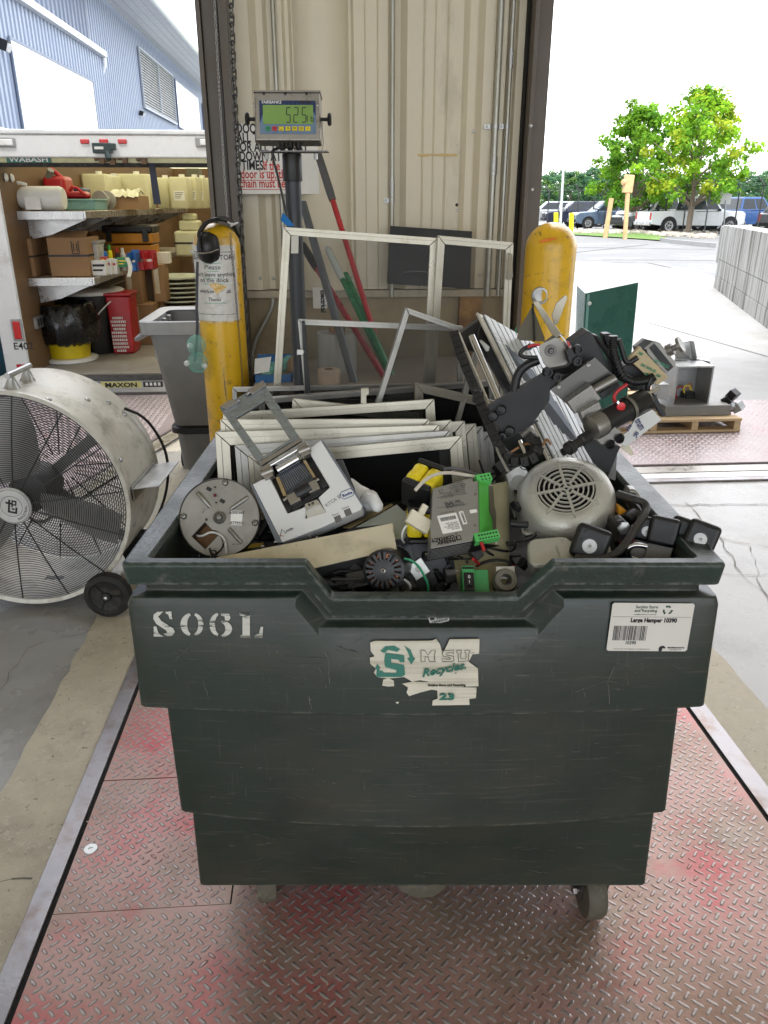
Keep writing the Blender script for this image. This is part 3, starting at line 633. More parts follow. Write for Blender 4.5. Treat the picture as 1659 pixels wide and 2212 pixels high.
for a,tp,lb in (((1201,517),(1201,459),'left yellow post of the pair at the edge of the road'),((1233,517),(1235,460),'right yellow post of the pair at the edge of the road')):
 post('yellow_bollard','bright '+lb,'bollard',a,tp,.1,SAFY)
OR=mat('faded_orange_paint',(.62,.40,.20),.7,dirt=((.45,.28,.13),.5,.8,5))
post('gate_post','plain leaning faded orange post left of the one with a box','post',(1307,513),(1321,428),.11,OR)
t,q,b=post('gate_post','leaning faded orange post with a small box on its top','post',(1350,516),(1357,400),.1,OR)
m=MB();m.box(q+Vector((0,0,.05)),(.42,.25,.75),Matrix.Rotation(.04,3,'Y'));m.build('signal_box',OR,t,bev=.04)
m=MB();m.lathe([(.14,0),(.12,.08),(0,.1)],q+Vector((-.22,-.05,.12)),(-1,-.3,0),12);m.build('lamp_hood',OR,t)
t,q,b=post('notice_sign','blank white rectangular sign on a thin pole above the retaining wall','sign',(1563,506),(1567,432),.04,GALV)
m=MB();m.box(plane((1568,424),HF,(b-CAM).dot(HF))-b,(.62,.03,.76),Matrix.Rotation(.04,3,'Y'));m.build('sign_panel',WHT,t,bev=.01)
t,q,b=post('parking_sign','small narrow white parking sign in front of the blue pickup cab','sign',(1614,500),(1615,470),.03,GALV)
m=MB();m.box(q+Vector((0,0,.25)),(.22,.02,.6));m.build('sign_panel',WHT,t)
# ================================================================== BOX TRUCK AT THE LEFT DOOR
PLY=mat('plywood',(.14,.08,.036),.65,0,.18,2.5,.04,40,dirt=((.19,.105,.045),.48,.7,2.5,(1,.3,2)),stretch=(1,.25,2.5))
def rb(mb,x0,x1,yt,yb_,Y,dep,taper=0):
 """box whose front face fills the given rectangle of the view at depth Y and runs back by dep"""
 a,b=P(x0,yb_,Y),P(x1,yt,Y);m_=(a+b)/2
 zb0,zt0=P((x0+x1)/2,yb_,Y).z,P((x0+x1)/2,yt,Y).z;xa,xb=P(x0,(yt+yb_)/2,Y).x,P(x1,(yt+yb_)/2,Y).x
 w_=xb-xa;t=taper*w_/2
 return mb.loft([[(xa+t,Y+t*.5,zb0),(xb-t,Y+t*.5,zb0),(xb-t,Y+dep,zb0),(xa+t,Y+dep,zb0)],[(xa,Y,zt0),(xb,Y,zt0),(xb,Y+dep,zt0),(xa,Y+dep,zt0)]],True,True,True),(xa,xb,zb0,zt0)
YT=7.0;XL=P(66,800,YT).x;XR=XL+2.3;ZF=.085;zH0,zH1=P(220,341,YT).z,P(220,291,YT).z
tk=thing('box_truck','white box truck backed to the dock, roll door up, plywood lined cargo box open','truck',Vector(((XL+XR)/2,YT,-1.25)))
ZR=zH1+.06;YE_=15
m=MB();m.bx(XL,XR,YT+.02,YE_,ZF-.12,ZF);m.build('cargo_floor',mat('grey_cargo_floor',(.25,.23,.2),.6,0,.15,8,dirt=((.35,.33,.3),.5,.8,5)),tk,True)
m=MB();m.bx(XL-.03,XL,YT+.02,YE_,ZF,ZR);m.build('side_lining',PLY,tk,True)
m=MB();m.bx(XR,XR+.03,YT+.02,YE_,ZF,ZR);m.build('side_lining',PLY,tk,True)
m=MB();m.bx(XL,XR,YE_,YE_+.05,ZF,ZR);m.build('front_lining',PLY,tk,True)
m=MB();m.quad((XL,YT+.3,ZR),(XR,YT+.3,ZR),(XR,YE_,ZR),(XL,YE_,ZR));m.build('roof_skin',sheer('translucent_roof',(.45,.41,.25),.98,translucent=True),tk,True,smooth=0)
m=MB();m.bx(XL-.09,XL-.035,YT+.1,YE_+.1,ZF-.2,ZR+.02);m.bx(XR+.035,XR+.09,YT+.1,YE_+.1,ZF-.2,ZR+.02);m.build('side_panel',WPAINT,tk,True)
m=MB();m.bx(XL-.1,XR+.1,YT-.03,YT+.28,zH0,zH1);m.build('rear_header',WPAINT,tk,True,bev=.012)
m=MB();m.bx(XL-.105,XR+.105,YT-.04,YT+.3,zH1,zH1+.035);hd=m.build('roof_cap',GUT,tk,True,bev=.01)
px0=XL-.19
m=MB();m.bx(XL-.20,XL-.003,YT-.03,YT+.12,-.0,zH0);lp=m.build('rear_post',WPAINT,tk,True,bev=.012)
m=MB();m.bx(XR+.003,XR+.2,YT-.03,YT+.12,-.0,zH0);m.build('rear_post',WPAINT,tk,True,bev=.012)
for yy,nm in ((682,'tail_lamp'),):
 a=P(38,713,YT-.035);m=MB();m.box(a,(.095,.02,.19));lh=m.build('tail_lamp_housing',mat('grey_lamp_base',(.3,.3,.3),.5),tk,True,bev=.03,seg=3)
 m=MB();m.box(a+Vector((0,-.015,0)),(.06,.02,.15));m.build('tail_lamp',TAILM,lh,True,bev=.02,seg=3)
a=P(46,798,YT-.035);m=MB();m.box(a,(.07,.004,.09));m.build('red_reflector',mat('reflector_red',(.45,.01,.02),.3),tk,True)
text('fleet_number','E402',.085,INK,tk,local(tk,Matrix.Translation(P(30,755,YT-.032)) @ Matrix.Rotation(R(90),4,'X')),bold=.001)
for cx in (553,677,799):
 q=k1(cx,924);a=P(q[0],q[1],YT-.035);m=MB();m.box(a,(.07,.02,.035));m.build('marker_lamp',TAILM,tk,True,bev=.008)
for cx in (30,1345):
 q=k1(cx,930);a=P(q[0],q[1],YT-.035);m=MB();m.box(a,(.17,.02,.075));lh=m.build('lamp_base',mat('grey_lamp_base',(.3,.3,.3),.5),tk,True,bev=.015)
 m=MB();m.box(a+Vector((.01,-.012,0)),(.11,.012,.045));m.build('lamp_lens',HEADM,lh,True,bev=.008)
q=k1(670,968);a=P(q[0],q[1],YT-.06);m=MB();m.box(a,(.15,.06,.075));m.cyl(a+Vector((.04,-.03,-.03)),a+Vector((.05,-.05,-.085)),.022,.026);m.box(a+Vector((.085,-.01,.01)),(.04,.05,.05));cm_=m.build('rear_camera',mat('dark_green_black',(.02,.04,.04),.4),tk,True,bev=.006)
m=MB();m.box(a+Vector((-.02,-.034,.0)),(.07,.003,.02));m.build('camera_mark',WHT,cm_,True)
m=MB();m.bx(XL,XR,YT+.05,YT+.1,P(220,352,YT+.05).z,zH0+.05);dr=m.build('roll_door',mat('cream_roll_door',(.72,.70,.42),.4,dirt=((.5,.46,.25),.5,.75,5),emit=0),tk,True)
m=MB();m.bx(XL,XR,YT+.04,YT+.11,P(220,361,YT+.05).z,P(220,352,YT+.05).z);m.build('door_seal',RUB,tk,True)
q=P(*k1(188,1041),YT+.04);m=MB();m.box(q,(.35,.004,.05));m.build('decal',mat('decal_green',(.03,.16,.12),.4),dr,True)
text('decal_text','WABASH',.05,WHT,tk,local(tk,Matrix.Translation(q+Vector((0,-.004,-.018))) @ Matrix.Rotation(R(90),4,'X')),align='CENTER',bold=.001,sx=1.5)
for cx,cy in ((650,1035),(720,1042),(800,1030),(925,1038)):
 q=P(*k1(cx,cy),YT+.03);m=MB();m.cyl(q+Vector((-.04,0,0)),q+Vector((.04,0,.01)),.02);m.box(q+Vector((.02,-.01,-.02)),(.04,.03,.04));m.build('door_latch',mat('rusty_latch',(.2,.13,.08),.6,.5),dr,True)
a,b=P(*k1(990,1065),YT+.02),P(*k1(1028,1335),YT+.02);m=MB();m.wprism([a+Vector((-.025,0,0)),a+Vector((.025,0,0)),b+Vector((.03,0,0)),b+Vector((-.03,0,0))],Vector((0,.004,0)));m.build('pull_strap',mat('navy_webbing',(.025,.03,.05),.8),dr,True)
SHG=mat('shelf_galvanised',(.5,.5,.5),.3,.7,.1,8);SHW=.56
zS1,zS2=P(120,456,7.3).z,P(165,600,7.3).z
for zS,nm,br in ((zS1,1,8),(zS2,2,5)):
 m=MB();m.bx(XL+.002,XL+SHW,7.3,12.6,zS-.03,zS-.006);sh=m.build('shelf',mat('shelf_board',(.45,.38,.28),.5),tk,True)
 m=MB();m.bx(XL+.002,XL+SHW,7.28,7.298,zS-.07,zS);m.bx(XL+SHW+.001,XL+SHW+.02,7.28,12.6,zS-.06,zS);m.build('shelf_lip',SHG,sh,True,bev=.003)
 for i in range(br):
  y=7.5+i*.72;m=MB();m.wprism([(XL+.003,y,zS-.032),(XL+SHW-.02,y,zS-.032),(XL+SHW-.05,y,zS-.075),(XL+.2,y,zS-.2),(XL+.003,y,zS-.24)],Vector((0,.03,0)));m.build('shelf_bracket',SHG,sh,True,bev=.002)
for z,y0,y1 in ((.50,7.25,9.0),(1.06,8.2,12.5),(.62,9.4,13)):
 m=MB();m.bx(XL+.004,XL+.03,y0,y1,z-.05,z+.05);tr=m.build('cargo_track',GALV,tk,True)
 m=MB();y=y0+.04
 while y<y1-.04:m.bx(XL+.031,XL+.034,y,y+.025,z-.032,z+.032);y+=.06
 m.build('track_slots',BLK,tr,True,kind='stuff',smooth=0)
for x,y in ((38,1158),(78,1162)):
 q=PXp(*k1(x,y),XL+.01);m=MB();m.lathe([(.035,0),(.025,.012)],q,(1,0,0),12);m.build('lining_button',WHT,tk,True)
m=MB();m.bx(XL-.1,XR+.1,6.52,6.97,-.02,.03);m.build('liftgate_platform',mat('liftgate_grey',(.3,.31,.32),.45,.4,dirt=((.2,.19,.18),.5,.8,8)),tk,True,bev=.005)
m=MB();m.bx(XL-.1,XR+.1,6.49,6.515,-.06,.03);m.build('liftgate_edge',DSTEEL,tk,True)
m=MB();m.bx(XL-.05,XR+.1,6.98,7.02,.03,.075);m.build('sill',DSTEEL,tk,True)
q=P(262,831,6.48);m=MB();m.box(q,(.33,.006,.05));pn=m.build('name_plate',mat('plate_yellow',(.55,.53,.2),.4),tk,True)
text('name_text','MAXON',.052,INK,tk,local(tk,Matrix.Translation(q+Vector((0,-.005,-.019))) @ Matrix.Rotation(R(90),4,'X')),align='CENTER',bold=.0022,sx=1.35)
for dx,c_,in ((-.26,BLUP),(.26,INK)):
 m=MB();m.box(q+Vector((dx,0,0)),(.16,.006,.045));m.build('warning_plate',c_,tk,True)
 for k in range(4):m=MB();m.box(q+Vector((dx-.05+.034*k,-.004,.002)),(.02,.003,.026));m.build('plate_mark',WHT,tk,True)
for xx in (XL+.25,XR-.25):   # rear axle wheels under the box
 m=MB();m.lathe([(.2,0),(.42,0),(.42,.28),(.2,.28)],(xx-.14,10.8,-.8),(1,0,0),28);m.build('wheel',TYRE,tk,True)
m=MB();m.bx(XL+.6,XR-.6,7.2,16.6,-.5,ZF-.13);m.build('chassis',DSTEEL,tk,True)
m=MB();m.bx(XL+.1,XR-.1,15.2,16.9,-.6,1.4);m.build('cab',WPAINT,tk,True,bev=.12)
# ---- cargo on the shelves and the truck floor
def sy(px,py=452,X=None):return PXp(px,py,XL+(.42 if X is None else X)).y
def boxthing(name,lab,cat,x0,x1,yt,yb_,Y,dep,mt,group=None,bev=.006,taper=0,z0=None):
 t=thing(name,lab,cat,P((x0+x1)/2,yb_,Y)+Vector((0,dep/2,0)),group);m=MB();_,e=rb(m,x0,x1,yt,yb_,Y,dep,taper)
 if z0 is not None:
  for v in m.v:
   if abs(v.z-e[2])<1e-4:v.z=z0
  e=(e[0],e[1],z0,e[3])
 return t,m,e
S1=zS1+.001;S2=zS2+.001;f=lambda x,y:k2(x,y)
def kk(x0,x1,yt,yb_):a,b=k2(x0,yt),k2(x1,yb_);return a[0],b[0],a[1],b[1]
q0,q1=P(*k2(95,510),7.42),P(*k2(300,505),7.42);q0.z=q1.z=S1+.10
t=thing('jug','white plastic jug lying on its side at the near end of the top truck shelf','jug',Vector((q0.x,7.42,S1)))
m=MB();m.lathe([(.03,0),(.045,.02),(.095,.09),(.10,.15),(.10,.4),(.085,.43)],q0,q1-q0,20);m.build('body',WHT,t,True)
m=MB();m.cyl(q0-Vector((.05,0,.0)),q0+Vector((.01,0,0)),.035);m.build('cap',DSTEEL,t,True)
m=MB();m.tube([q0+Vector((.03,0,.03)),q0+Vector((0,0,.10)),q0+Vector((.05,0,.13)),q0+Vector((.13,0,.11))],.014,8,2);m.build('handle',WHT,t,True)
m=MB();m.box(q0+Vector((.2,-.126,-.04)),(.13,.004,.1));m.build('label',PAPER,t,True)
t,m,e=boxthing('storage_tray','teal plastic tray holding red jugs on the top truck shelf','tray',*kk(298,620,470,540),7.9,.45,TEAL,z0=S1);m.build('body',TEAL,t,True,bev=.012)
ty=e[3];m=MB();m.bx(e[0]-.012,e[1]+.012,7.885,8.36,ty-.015,ty);m.build('rim',TEAL,t,True,bev=.005)
a,b=P(*k2(278,400),8.0),P(*k2(425,400),8.0);m=MB();t=thing('jerry_can','small red fuel can with grey spout lying in the teal tray','fuel can',Vector(((a.x+b.x)/2,8.1,ty)))
m.bx(a.x,b.x,8.0,8.3,ty,ty+.2);m.build('body',REDP,t,True,bev=.04,seg=3)
m=MB();m.tube([(a.x+.08,8.05,ty+.19),(a.x+.08,8.05,ty+.26),(b.x-.1,8.05,ty+.25),(b.x-.02,8.05,ty+.17)],.022,8,2);m.build('handle',REDP,t,True)
m=MB();m.cyl((a.x+.05,8.05,ty+.17),(a.x+.1,8.0,ty+.25),.04,.03);m.build('spout',GREYP,t,True)
t,m,e=boxthing('plastic_case','flat navy plastic case behind the red fuel can','case',*kk(390,540,395,465),8.42,.3,BLUP);m.build('body',mat('navy_plastic',(.02,.04,.1),.4),t,True,bev=.02)
t,m,e=boxthing('pump_unit','red and clear hand pump beside the fuel can in the tray','pump',*kk(425,560,420,468),8.05,.2,REDP,z0=ty);m.build('body',REDP,t,True,bev=.03)
m=MB();m.tube([(e[0]+.05,8.03,e[3]),(e[0]+.1,8.03,e[3]+.05),(e[1],8.03,e[3]-.03)],.015,6,1);m.build('hose',REDP,t,True)
t,m,e=boxthing('cardboard_tray','low open cardboard tray covered in crumpled film on the top truck shelf','tray',*kk(715,905,450,512),8.7,.5,CARD,z0=S1);m.build('body',CARD,t,True)
m=MB();m.wprism([(e[0],8.69,S1+.03),(e[0]-.12,8.6,e[3]-.07),(e[0]-.1,8.62,e[3]-.04),(e[0],8.7,e[3])],Vector((0,.006,0)));m.build('flap',CARD,t,True)
m=MB();n_=12
rg=[[(e[0]+(e[1]-e[0])*i/n_+random.uniform(-.01,.01),8.67+.4*j/4,e[3]+.01+random.uniform(0,.07)*(1 if j else-.6)) for i in range(n_+1)] for j in range(5)]
m.loft(rg,closed=False);m.build('film',mat('crumpled_film',(.62,.6,.45),.2),t,True,smooth=0)
t,m,e=boxthing('wire_spool','grey spool of wrap standing left of the cardboard tray','spool',*kk(612,690,435,520),8.5,.2,GREYP,z0=S1)
m=MB();cx_,cz=(e[0]+e[1])/2,S1+.13;m.lathe([(.09,0),(.09,.02),(.05,.03),(.05,.13),(.09,.14),(.09,.16)],(cx_,8.5,cz-.04),(.3,1,0),22);m.build('body',mat('mid_grey_plastic',(.3,.29,.27),.4),t,True)
jl=[(525,700,305,430,9.3,'squat cream jug with rounded shoulders leftmost of the top shelf row'),(690,760,320,470,9.6,'slim cream jug second of the top shelf row'),
      (740,975,305,505,9.9,'wide cream container with a notched top in the middle of the top shelf'),(1022,1105,330,502,10.4,'cream container just right of the hanging navy strap'),
      (1103,1232,325,500,10.1,'cream container with a printed label right of the strap'),(1232,1290,325,498,10.5,'slim cream container right of the labelled one'),(1288,1335,330,497,10.8,'slim cream container with a narrow label on the top shelf'),(1338,1400,332,495,11.2,'last cream container next to the door jamb')]
for x0,x1,yt,yb_,Y,lab in jl:
 t,m,e=boxthing('cream_container',lab,'container',*kk(x0,x1,yt,yb_),Y,.34,CREAM,'cream containers on the truck shelf',z0=S1)
 m=MB();ww=e[1]-e[0];cx_=(e[0]+e[1])/2;hh=e[3]-S1
 m.loft([[(cx_+ww/2*k*a,Y+.17+.17*k*b,z) for a,b in ((-1,-.8),(-.8,-1),(.8,-1),(1,-.8),(1,.8),(.8,1),(-.8,1),(-1,.8))] for k,z in ((.94,S1),(1,S1+.02),(1,S1+hh*.93),(.93,S1+hh))],True,True,True)
 m.build('body',CREAM,t,True,bev=.008)
 m=MB();m.cyl((cx_+ww*.12,Y+.12,S1+hh),(cx_+ww*.12,Y+.12,S1+hh+.03),.035);m.build('cap',WHT,t,True)
 if 'label' in lab:
  lw=ww*.55;m=MB();m.bx(cx_-lw/2,cx_+lw/2,Y-.004,Y-.001,S1+hh*.26,S1+hh*.56);lb_=m.build('label',PAPER,t,True)
  m=MB()
  for a in range(4):m.bx(cx_-lw*.4,cx_+lw*(.4-.1*a),Y-.006,Y-.0045,S1+hh*(.50-.055*a),S1+hh*(.515-.055*a))
  m.build('print',INK,lb_,True)
q=k1(1255,1135);t,m,e=boxthing('dark_carton','dark olive carton high in the truck above the cream containers','carton',*kk(1215,1300,270,340),12.2,.3,CARD,z0=S1);m.build('body',mat('olive_card',(.12,.12,.08),.7),t,True)
for x0,x1,yt,dy,lab in ((88,300,730,7.42,'brown cardboard carton with a black strap, nearest on the lower truck shelf'),(262,575,722,7.43,'wider brown cardboard carton with a fork mark, second on the lower truck shelf')):
 a0,a1,b0,b1=kk(x0+12,x1,yt,978)
 t,m,e=boxthing('cardboard_box',lab,'box',a0,a1,b0,b1,dy,.42,CARD,'cardboard boxes on the lower truck shelf',z0=S2)
 if x0==88:e=(e[0],e[1]-.11,e[2],e[3])
 else:e=(e[0]+.06,e[1],e[2],e[3])
 m=MB();m.bx(e[0],e[1],dy,dy+.42,e[2],e[3]);m.build('carton',CARD,t,True,bev=.004)
 m=MB();m.bx(e[0]-.004,e[1]+.004,dy-.004,dy+.424,e[2]+(e[3]-e[2])*.51,e[2]+(e[3]-e[2])*.56);m.build('strap',BLK,t,True)
 m=MB();m.loft([[(e[0],dy,e[3]),(e[1],dy,e[3])],[(e[0]+.02,dy+.2,e[3]+.045),(e[1]-.02,dy+.2,e[3]+.05)],[(e[0],dy+.42,e[3]+.001),(e[1],dy+.42,e[3]+.001)]],closed=False);m.build('top_flap',CARD,t,True,smooth=0)
 if x0>100:
  m=MB();cx_=e[1]-.1
  for k in (-1,1):
   m.bx(cx_+k*.03-.004,cx_+k*.03+.004,dy-.003,dy-.001,e[3]-.13,e[3]-.03)
   m.bx(cx_+k*.014-.004,cx_+k*.014+.004,dy-.003,dy-.001,e[3]-.12,e[3]-.05)
  m.bx(cx_-.034,cx_+.034,dy-.003,dy-.001,e[3]-.14,e[3]-.133);m.build('print',INK,t,True)
CLR=mat('frosted_clear_plastic',(.5,.5,.48),.25,0,.05)
def cy_item(name,lab,cat,x0,x1,yt,yb_,Y,mt,capm,group=None,z0=None):
 a0,a1,b0,b1=kk(x0,x1,yt,yb_);a=P(a0,(b0+b1)/2,Y);b=P(a1,(b0+b1)/2,Y);r_=(b.x-a.x)/2;z1=P(a0,b0,Y).z;z0=P(a0,b1,Y).z if z0 is None else z0
 t=thing(name,lab,cat,Vector(((a.x+b.x)/2,Y,z0)),group);h_=z1-z0
 m=MB();m.lathe([(r_,0),(r_,h_*.72),(r_*.75,h_*.8)],(0,0,0),seg=14);m.build('body',mt,t);m=MB();m.lathe([(r_*.6,h_*.79),(r_*.6,h_)],(0,0,0),seg=12);m.build('cap',capm,t);return t
t,m,e=boxthing('clear_bin','tall clear plastic bin right of the cartons','bin',*kk(560,645,760,950),7.62,.25,CLR,z0=S2,taper=.1);m.build('body',CLR,t,True,bev=.01)
m=MB();m.bx(e[0]-.01,e[1]+.01,7.6,7.88,e[3],e[3]+.02);m.build('lid',mat('grey_lid',(.35,.35,.35),.4),t,True)
cy_item('spray_bottle','blue bottle standing between the clear bin and the yellow can','bottle',645,703,775,900,7.85,BLUP,mat('black_cap',(.02,.02,.02),.4),z0=S2)
cy_item('spray_can','yellow spray can with green band on the lower truck shelf','spray can',700,735,770,900,7.95,SAFY,GRNP,z0=S2)
cy_item('bottle','small dark bottle with a white label behind the small cartons','bottle',752,782,790,890,8.0,BLK,REDP,z0=S2)
cy_item('bottle','small white squeeze bottle behind the green box','bottle',785,820,790,885,8.1,WHT,WHT,z0=S2)
for x0,x1,yt,yb_,Y,mt,lab in ((598,690,872,948,7.5,WHT,'white box with black lettering in front of the clear bin'),(655,690,850,900,7.56,REDP,'small red and white carton standing behind the white box'),(692,725,862,925,7.6,WHT,'small white carton with a red stripe, left one'),(724,760,865,918,7.66,WHT,'small white carton with a red stripe, right one'),
         (752,830,855,915,7.72,mat('green_card',(.03,.22,.1),.5),'small green carton with red print left of the hanging paper strip')):
 t,m,e=boxthing('small_carton',lab,'carton',*kk(x0,x1,yt,yb_),Y,.12,mt,'small cartons on the lower shelf',z0=S2 if yt>860 else None);m.build('box',mt,t,True,bev=.003)
 m=MB();h_=e[3]-e[2];m.bx(e[0]+.01,e[1]-.01,Y-.003,Y-.001,e[2]+h_*.6,e[2]+h_*.75);m.bx(e[0]+.01,e[1]-.03,Y-.003,Y-.001,e[2]+h_*.3,e[2]+h_*.42);m.build('print',INK if x0==598 else REDP if mt is WHT else YTAPE,t,True)
t,m,e=boxthing('white_strip','curled white paper strip hanging over the lower shelf edge','paper strip',*kk(820,850,870,980),7.7,.01,WHT)
m=MB();a=P(*k2(820,862),7.72);m.loft([[P(*k2(x,y),7.72-.02*i),P(*k2(x+27,y-3),7.72-.02*i)] for i,(x,y) in enumerate(((815,855),(830,885),(838,915),(836,945),(828,980)))],closed=False);m.build('strip',PAPER,t,True)
for x0,x1,mt,lab in ((832,885,BLUP,'small blue open parts bin on the lower truck shelf'),(886,938,REDP,'small red open parts bin right of the blue one'),(938,1000,REDP,'small red open parts bin at the right end of the row')):
 t,m,e=boxthing('parts_bin',lab,'parts bin',*kk(x0,x1,845,888),7.95+(x0-832)*.002,.18,mt,'small parts bins',z0=S2)
 m=MB();Y=7.95+(x0-832)*.002;z0,z1=S2,e[3];th=.006
 m.bx(e[0],e[0]+th,Y,Y+.2,z0,z1+.03);m.bx(e[1]-th,e[1],Y,Y+.2,z0,z1+.03);m.bx(e[0],e[1],Y,Y+th,z0,z0+(z1-z0)*.6);m.bx(e[0],e[1],Y+.194,Y+.2,z0,z1+.05);m.bx(e[0],e[1],Y,Y+.2,z0,z0+th);m.build('bin',mt,t,True)
 m=MB()
 for _ in range(6):m.box((random.uniform(e[0]+.03,e[1]-.03),Y+random.uniform(.04,.15),z0+random.uniform(.03,.08)),(.05,.04,.03),Matrix.Rotation(random.uniform(0,3),3,'X'))
 m.build('contents',random.choice((WHT,BLK)),t,True)
ORA=mat('orange_plastic',(.42,.17,.008),.4)
t,m,e=boxthing('tool_case','orange tool case with black lid on the lower truck shelf','tool case',*kk(690,990,690,845),8.8,.4,ORA,z0=S2);h_=e[3]-S2
m=MB();m.bx(e[0],e[1],8.8,9.2,S2,S2+h_*.62);m.bx(e[0]-.01,e[1]+.01,8.79,9.21,S2+h_*.66,S2+h_*.98);m.build('case',ORA,t,True,bev=.015)
m=MB();m.bx(e[0]-.02,e[1]+.02,8.78,9.22,S2+h_*.985,S2+h_*1.22);m.build('lid',BLK,t,True,bev=.02)
for xx in (e[0]+.05,e[1]-.05):m=MB();m.bx(xx-.03,xx+.03,8.76,8.775,S2+h_*.72,S2+h_*1.1);m.build('latch',BLK,t,True,bev=.005)
t,m,e=boxthing('booklet','thin white booklet lying right of the red parts bins','booklet',*kk(1000,1100,820,838),9.0,.15,PAPER,z0=S2);m.build('pages',PAPER,t,True)
t=thing('canister','cream square canister with a strap at the far end of the lower truck shelf','canister',Vector((P(*k2(1220,780),10.2).x,10.3,S2)))
a,b=P(*k2(1145,815),10.2),P(*k2(1330,680),10.2);m=MB();m.bx(a.x,b.x,10.2,10.6,S2,b.z);m.build('body',CREAM,t,True,bev=.03)
m=MB();m.bx(a.x+.06,b.x-.06,10.25,10.55,b.z,b.z+.12);m.bx(a.x+.1,b.x-.1,10.3,10.5,b.z+.12,b.z+.2);m.build('top',CREAM,t,True,bev=.03);m=MB();m.bx(a.x-.005,b.x+.005,10.195,10.6,(S2+b.z)/2,(S2+b.z)/2+.02);m.build('strap',BLK,t,True)
t=thing('lined_tub','yellow tub with a black bin bag bulging over it, standing on a white lid','tub',Vector((P(*k2(465,1530),7.7).x,7.7,ZF)))
q=P(*k2(475,1530),7.7);rr=(P(*k2(650,1530),7.7).x-P(*k2(300,1530),7.7).x)/2
m=MB();m.lathe([(rr*.95,0),(rr,.01),(rr,.035),(rr*.85,.04)],(0,0,0),seg=36);m.build('white_lid',WHT,t)
m=MB();m.lathe([(rr*.74,.042),(rr*.8,.18),(rr*.86,.5)],(0,0,0),seg=32);m.build('tub',mat('tub_yellow',(.62,.48,.01),.4),t)
m=MB();rg=[]
for k,(r_,z) in enumerate(((.84,.17),(1.08,.21),(1.22,.36),(1.24,.5),(1.12,.62),(1.06,.72),(.98,.74),(.85,.66),(.3,.6))):
 z=.17+(z-.17)*.66;rg.append([((r_+(math.sin(i*.9+k*.6)*.06+math.sin(i*2.3-k*1.1)*.035)*(1 if k<8 else 0))*rr*math.cos(i*2*math.pi/56),(r_+(math.sin(i*.9+k*.6)*.06+math.sin(i*2.3-k*1.1)*.035)*(1 if k<8 else 0))*rr*math.sin(i*2*math.pi/56),z+random.uniform(-.014,.014)) for i in range(56)])
m.loft(rg,True,False,True);m.build('bag',mat('bin_bag',(.008,.008,.009),.25,0,.3,20,.9,14),t,smooth=50)
t=thing('bucket','large black bucket with a white lid behind the bagged tub','bucket',Vector((P(*k2(600,1300),8.15).x,8.25,ZF)))
r_=.31;zt_=P(*k2(600,1075),8.1).z
m=MB();m.lathe([(r_*.86,0),(r_,zt_-ZF-.03)],(0,0,0),seg=32);m.build('body',BLK,t)
m=MB();m.lathe([(r_*1.05,zt_-ZF-.03),(r_*1.08,zt_-ZF),(r_,zt_-ZF+.015),(r_*.5,zt_-ZF+.02)],(0,0,0),seg=32);m.build('lid',WHT,t)
m=MB();m.tube([(.3,-.15,zt_-ZF-.05),(.22,-.33,zt_-ZF-.12),(.05,-.36,zt_-ZF-.3),(-.03,-.34,zt_-ZF-.42)],.008,6,2);m.build('handle',WHT,t)
t,m,e=boxthing('red_bin','tall red plastic bin with white lettering on the truck floor','bin',*kk(705,865,1105,1440),8.0,.3,REDP,taper=.12,z0=ZF);m.build('body',REDP,t,True,bev=.02)
m=MB();m.bx(e[0]-.012,e[1]+.012,7.985,8.315,e[3],e[3]+.03);m.build('rim',REDP,t,True,bev=.01)
mm_=MB();random.seed(3)
for k in range(10):
 z=e[3]-.22-k*.036;w_=random.uniform(.04,.075);cx_=e[1]-.14
 x=cx_-w_
 while x<cx_+w_:l_=random.uniform(.008,.018);mm_.bx(x,x+l_,7.985+.002,7.989,z,z+.022);x+=l_+.006
mm_.build('lettering',WHT,t,True)
for x0,x1,yt,yb_,Y,dp,lab in ((820,920,930,1170,8.6,.3,'brown carton standing upright right of the red bin, left one of the upper pair'),(1000,1075,900,1165,8.8,.3,'open brown carton with a dark inside, right one of the upper pair'),(870,1010,1160,1390,8.55,.35,'taped brown carton on the truck floor under the upper pair'),(1008,1080,1125,1400,9.0,.3,'narrow brown carton beside the taped one on the floor')):
 t,m,e=boxthing('cardboard_box',lab,'box',*kk(x0,x1,yt,yb_),Y,dp,CARD,'cardboard boxes on the truck floor',z0=ZF if yb_>1300 else None)
 if yb_<1300:
  for v in m.v:
   if abs(v.z-e[2])<1e-4:v.z=ZF+.42
 m.build('carton',CARD,t,True,bev=.004)
 m=MB();m.bx(e[0]+.02,e[0]+.07,Y-.003,Y-.001,e[3]-.3,e[3]-.02);m.build('tape',mat('clear_tape',(.5,.42,.3),.2),t,True)
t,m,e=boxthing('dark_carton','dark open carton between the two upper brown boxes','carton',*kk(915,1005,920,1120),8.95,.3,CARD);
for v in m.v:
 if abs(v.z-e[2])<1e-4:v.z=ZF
m.build('carton',mat('shadow_card',(.12,.08,.05),.8),t,True)  # cardboard colour darkened here to stand for shade
t=thing('plate_stack','stack of pale green plastic plates behind the grey wheeled bin','plates',Vector((P(*k2(1170,1100),9.4).x,9.4,ZF)))
for k in range(7):
 m=MB();m.lathe([(.2,0),(.36,.03),(.36,.045),(.2,.02)],(random.uniform(-.02,.02),0,.30+k*.05),seg=28);m.build('plate',mat('pale_green_plastic',(.5,.52,.42),.4),t)
m=MB();m.bx(-.35,.35,-.3,.3,0,.29);m.build('crate',CARD,t)
DB=mat('weathered_blue_paint',(.03,.15,.22),.6,0,.2,5,dirt=((.15,.09,.06),.52,.7,6))
t=thing('dumpster','weathered blue steel dumpster at the far left edge beside the truck','dumpster',Vector((XL-1.3,7.4,-1.25)))
x1=XL-.3;zt_=P(10,640,7.0).z
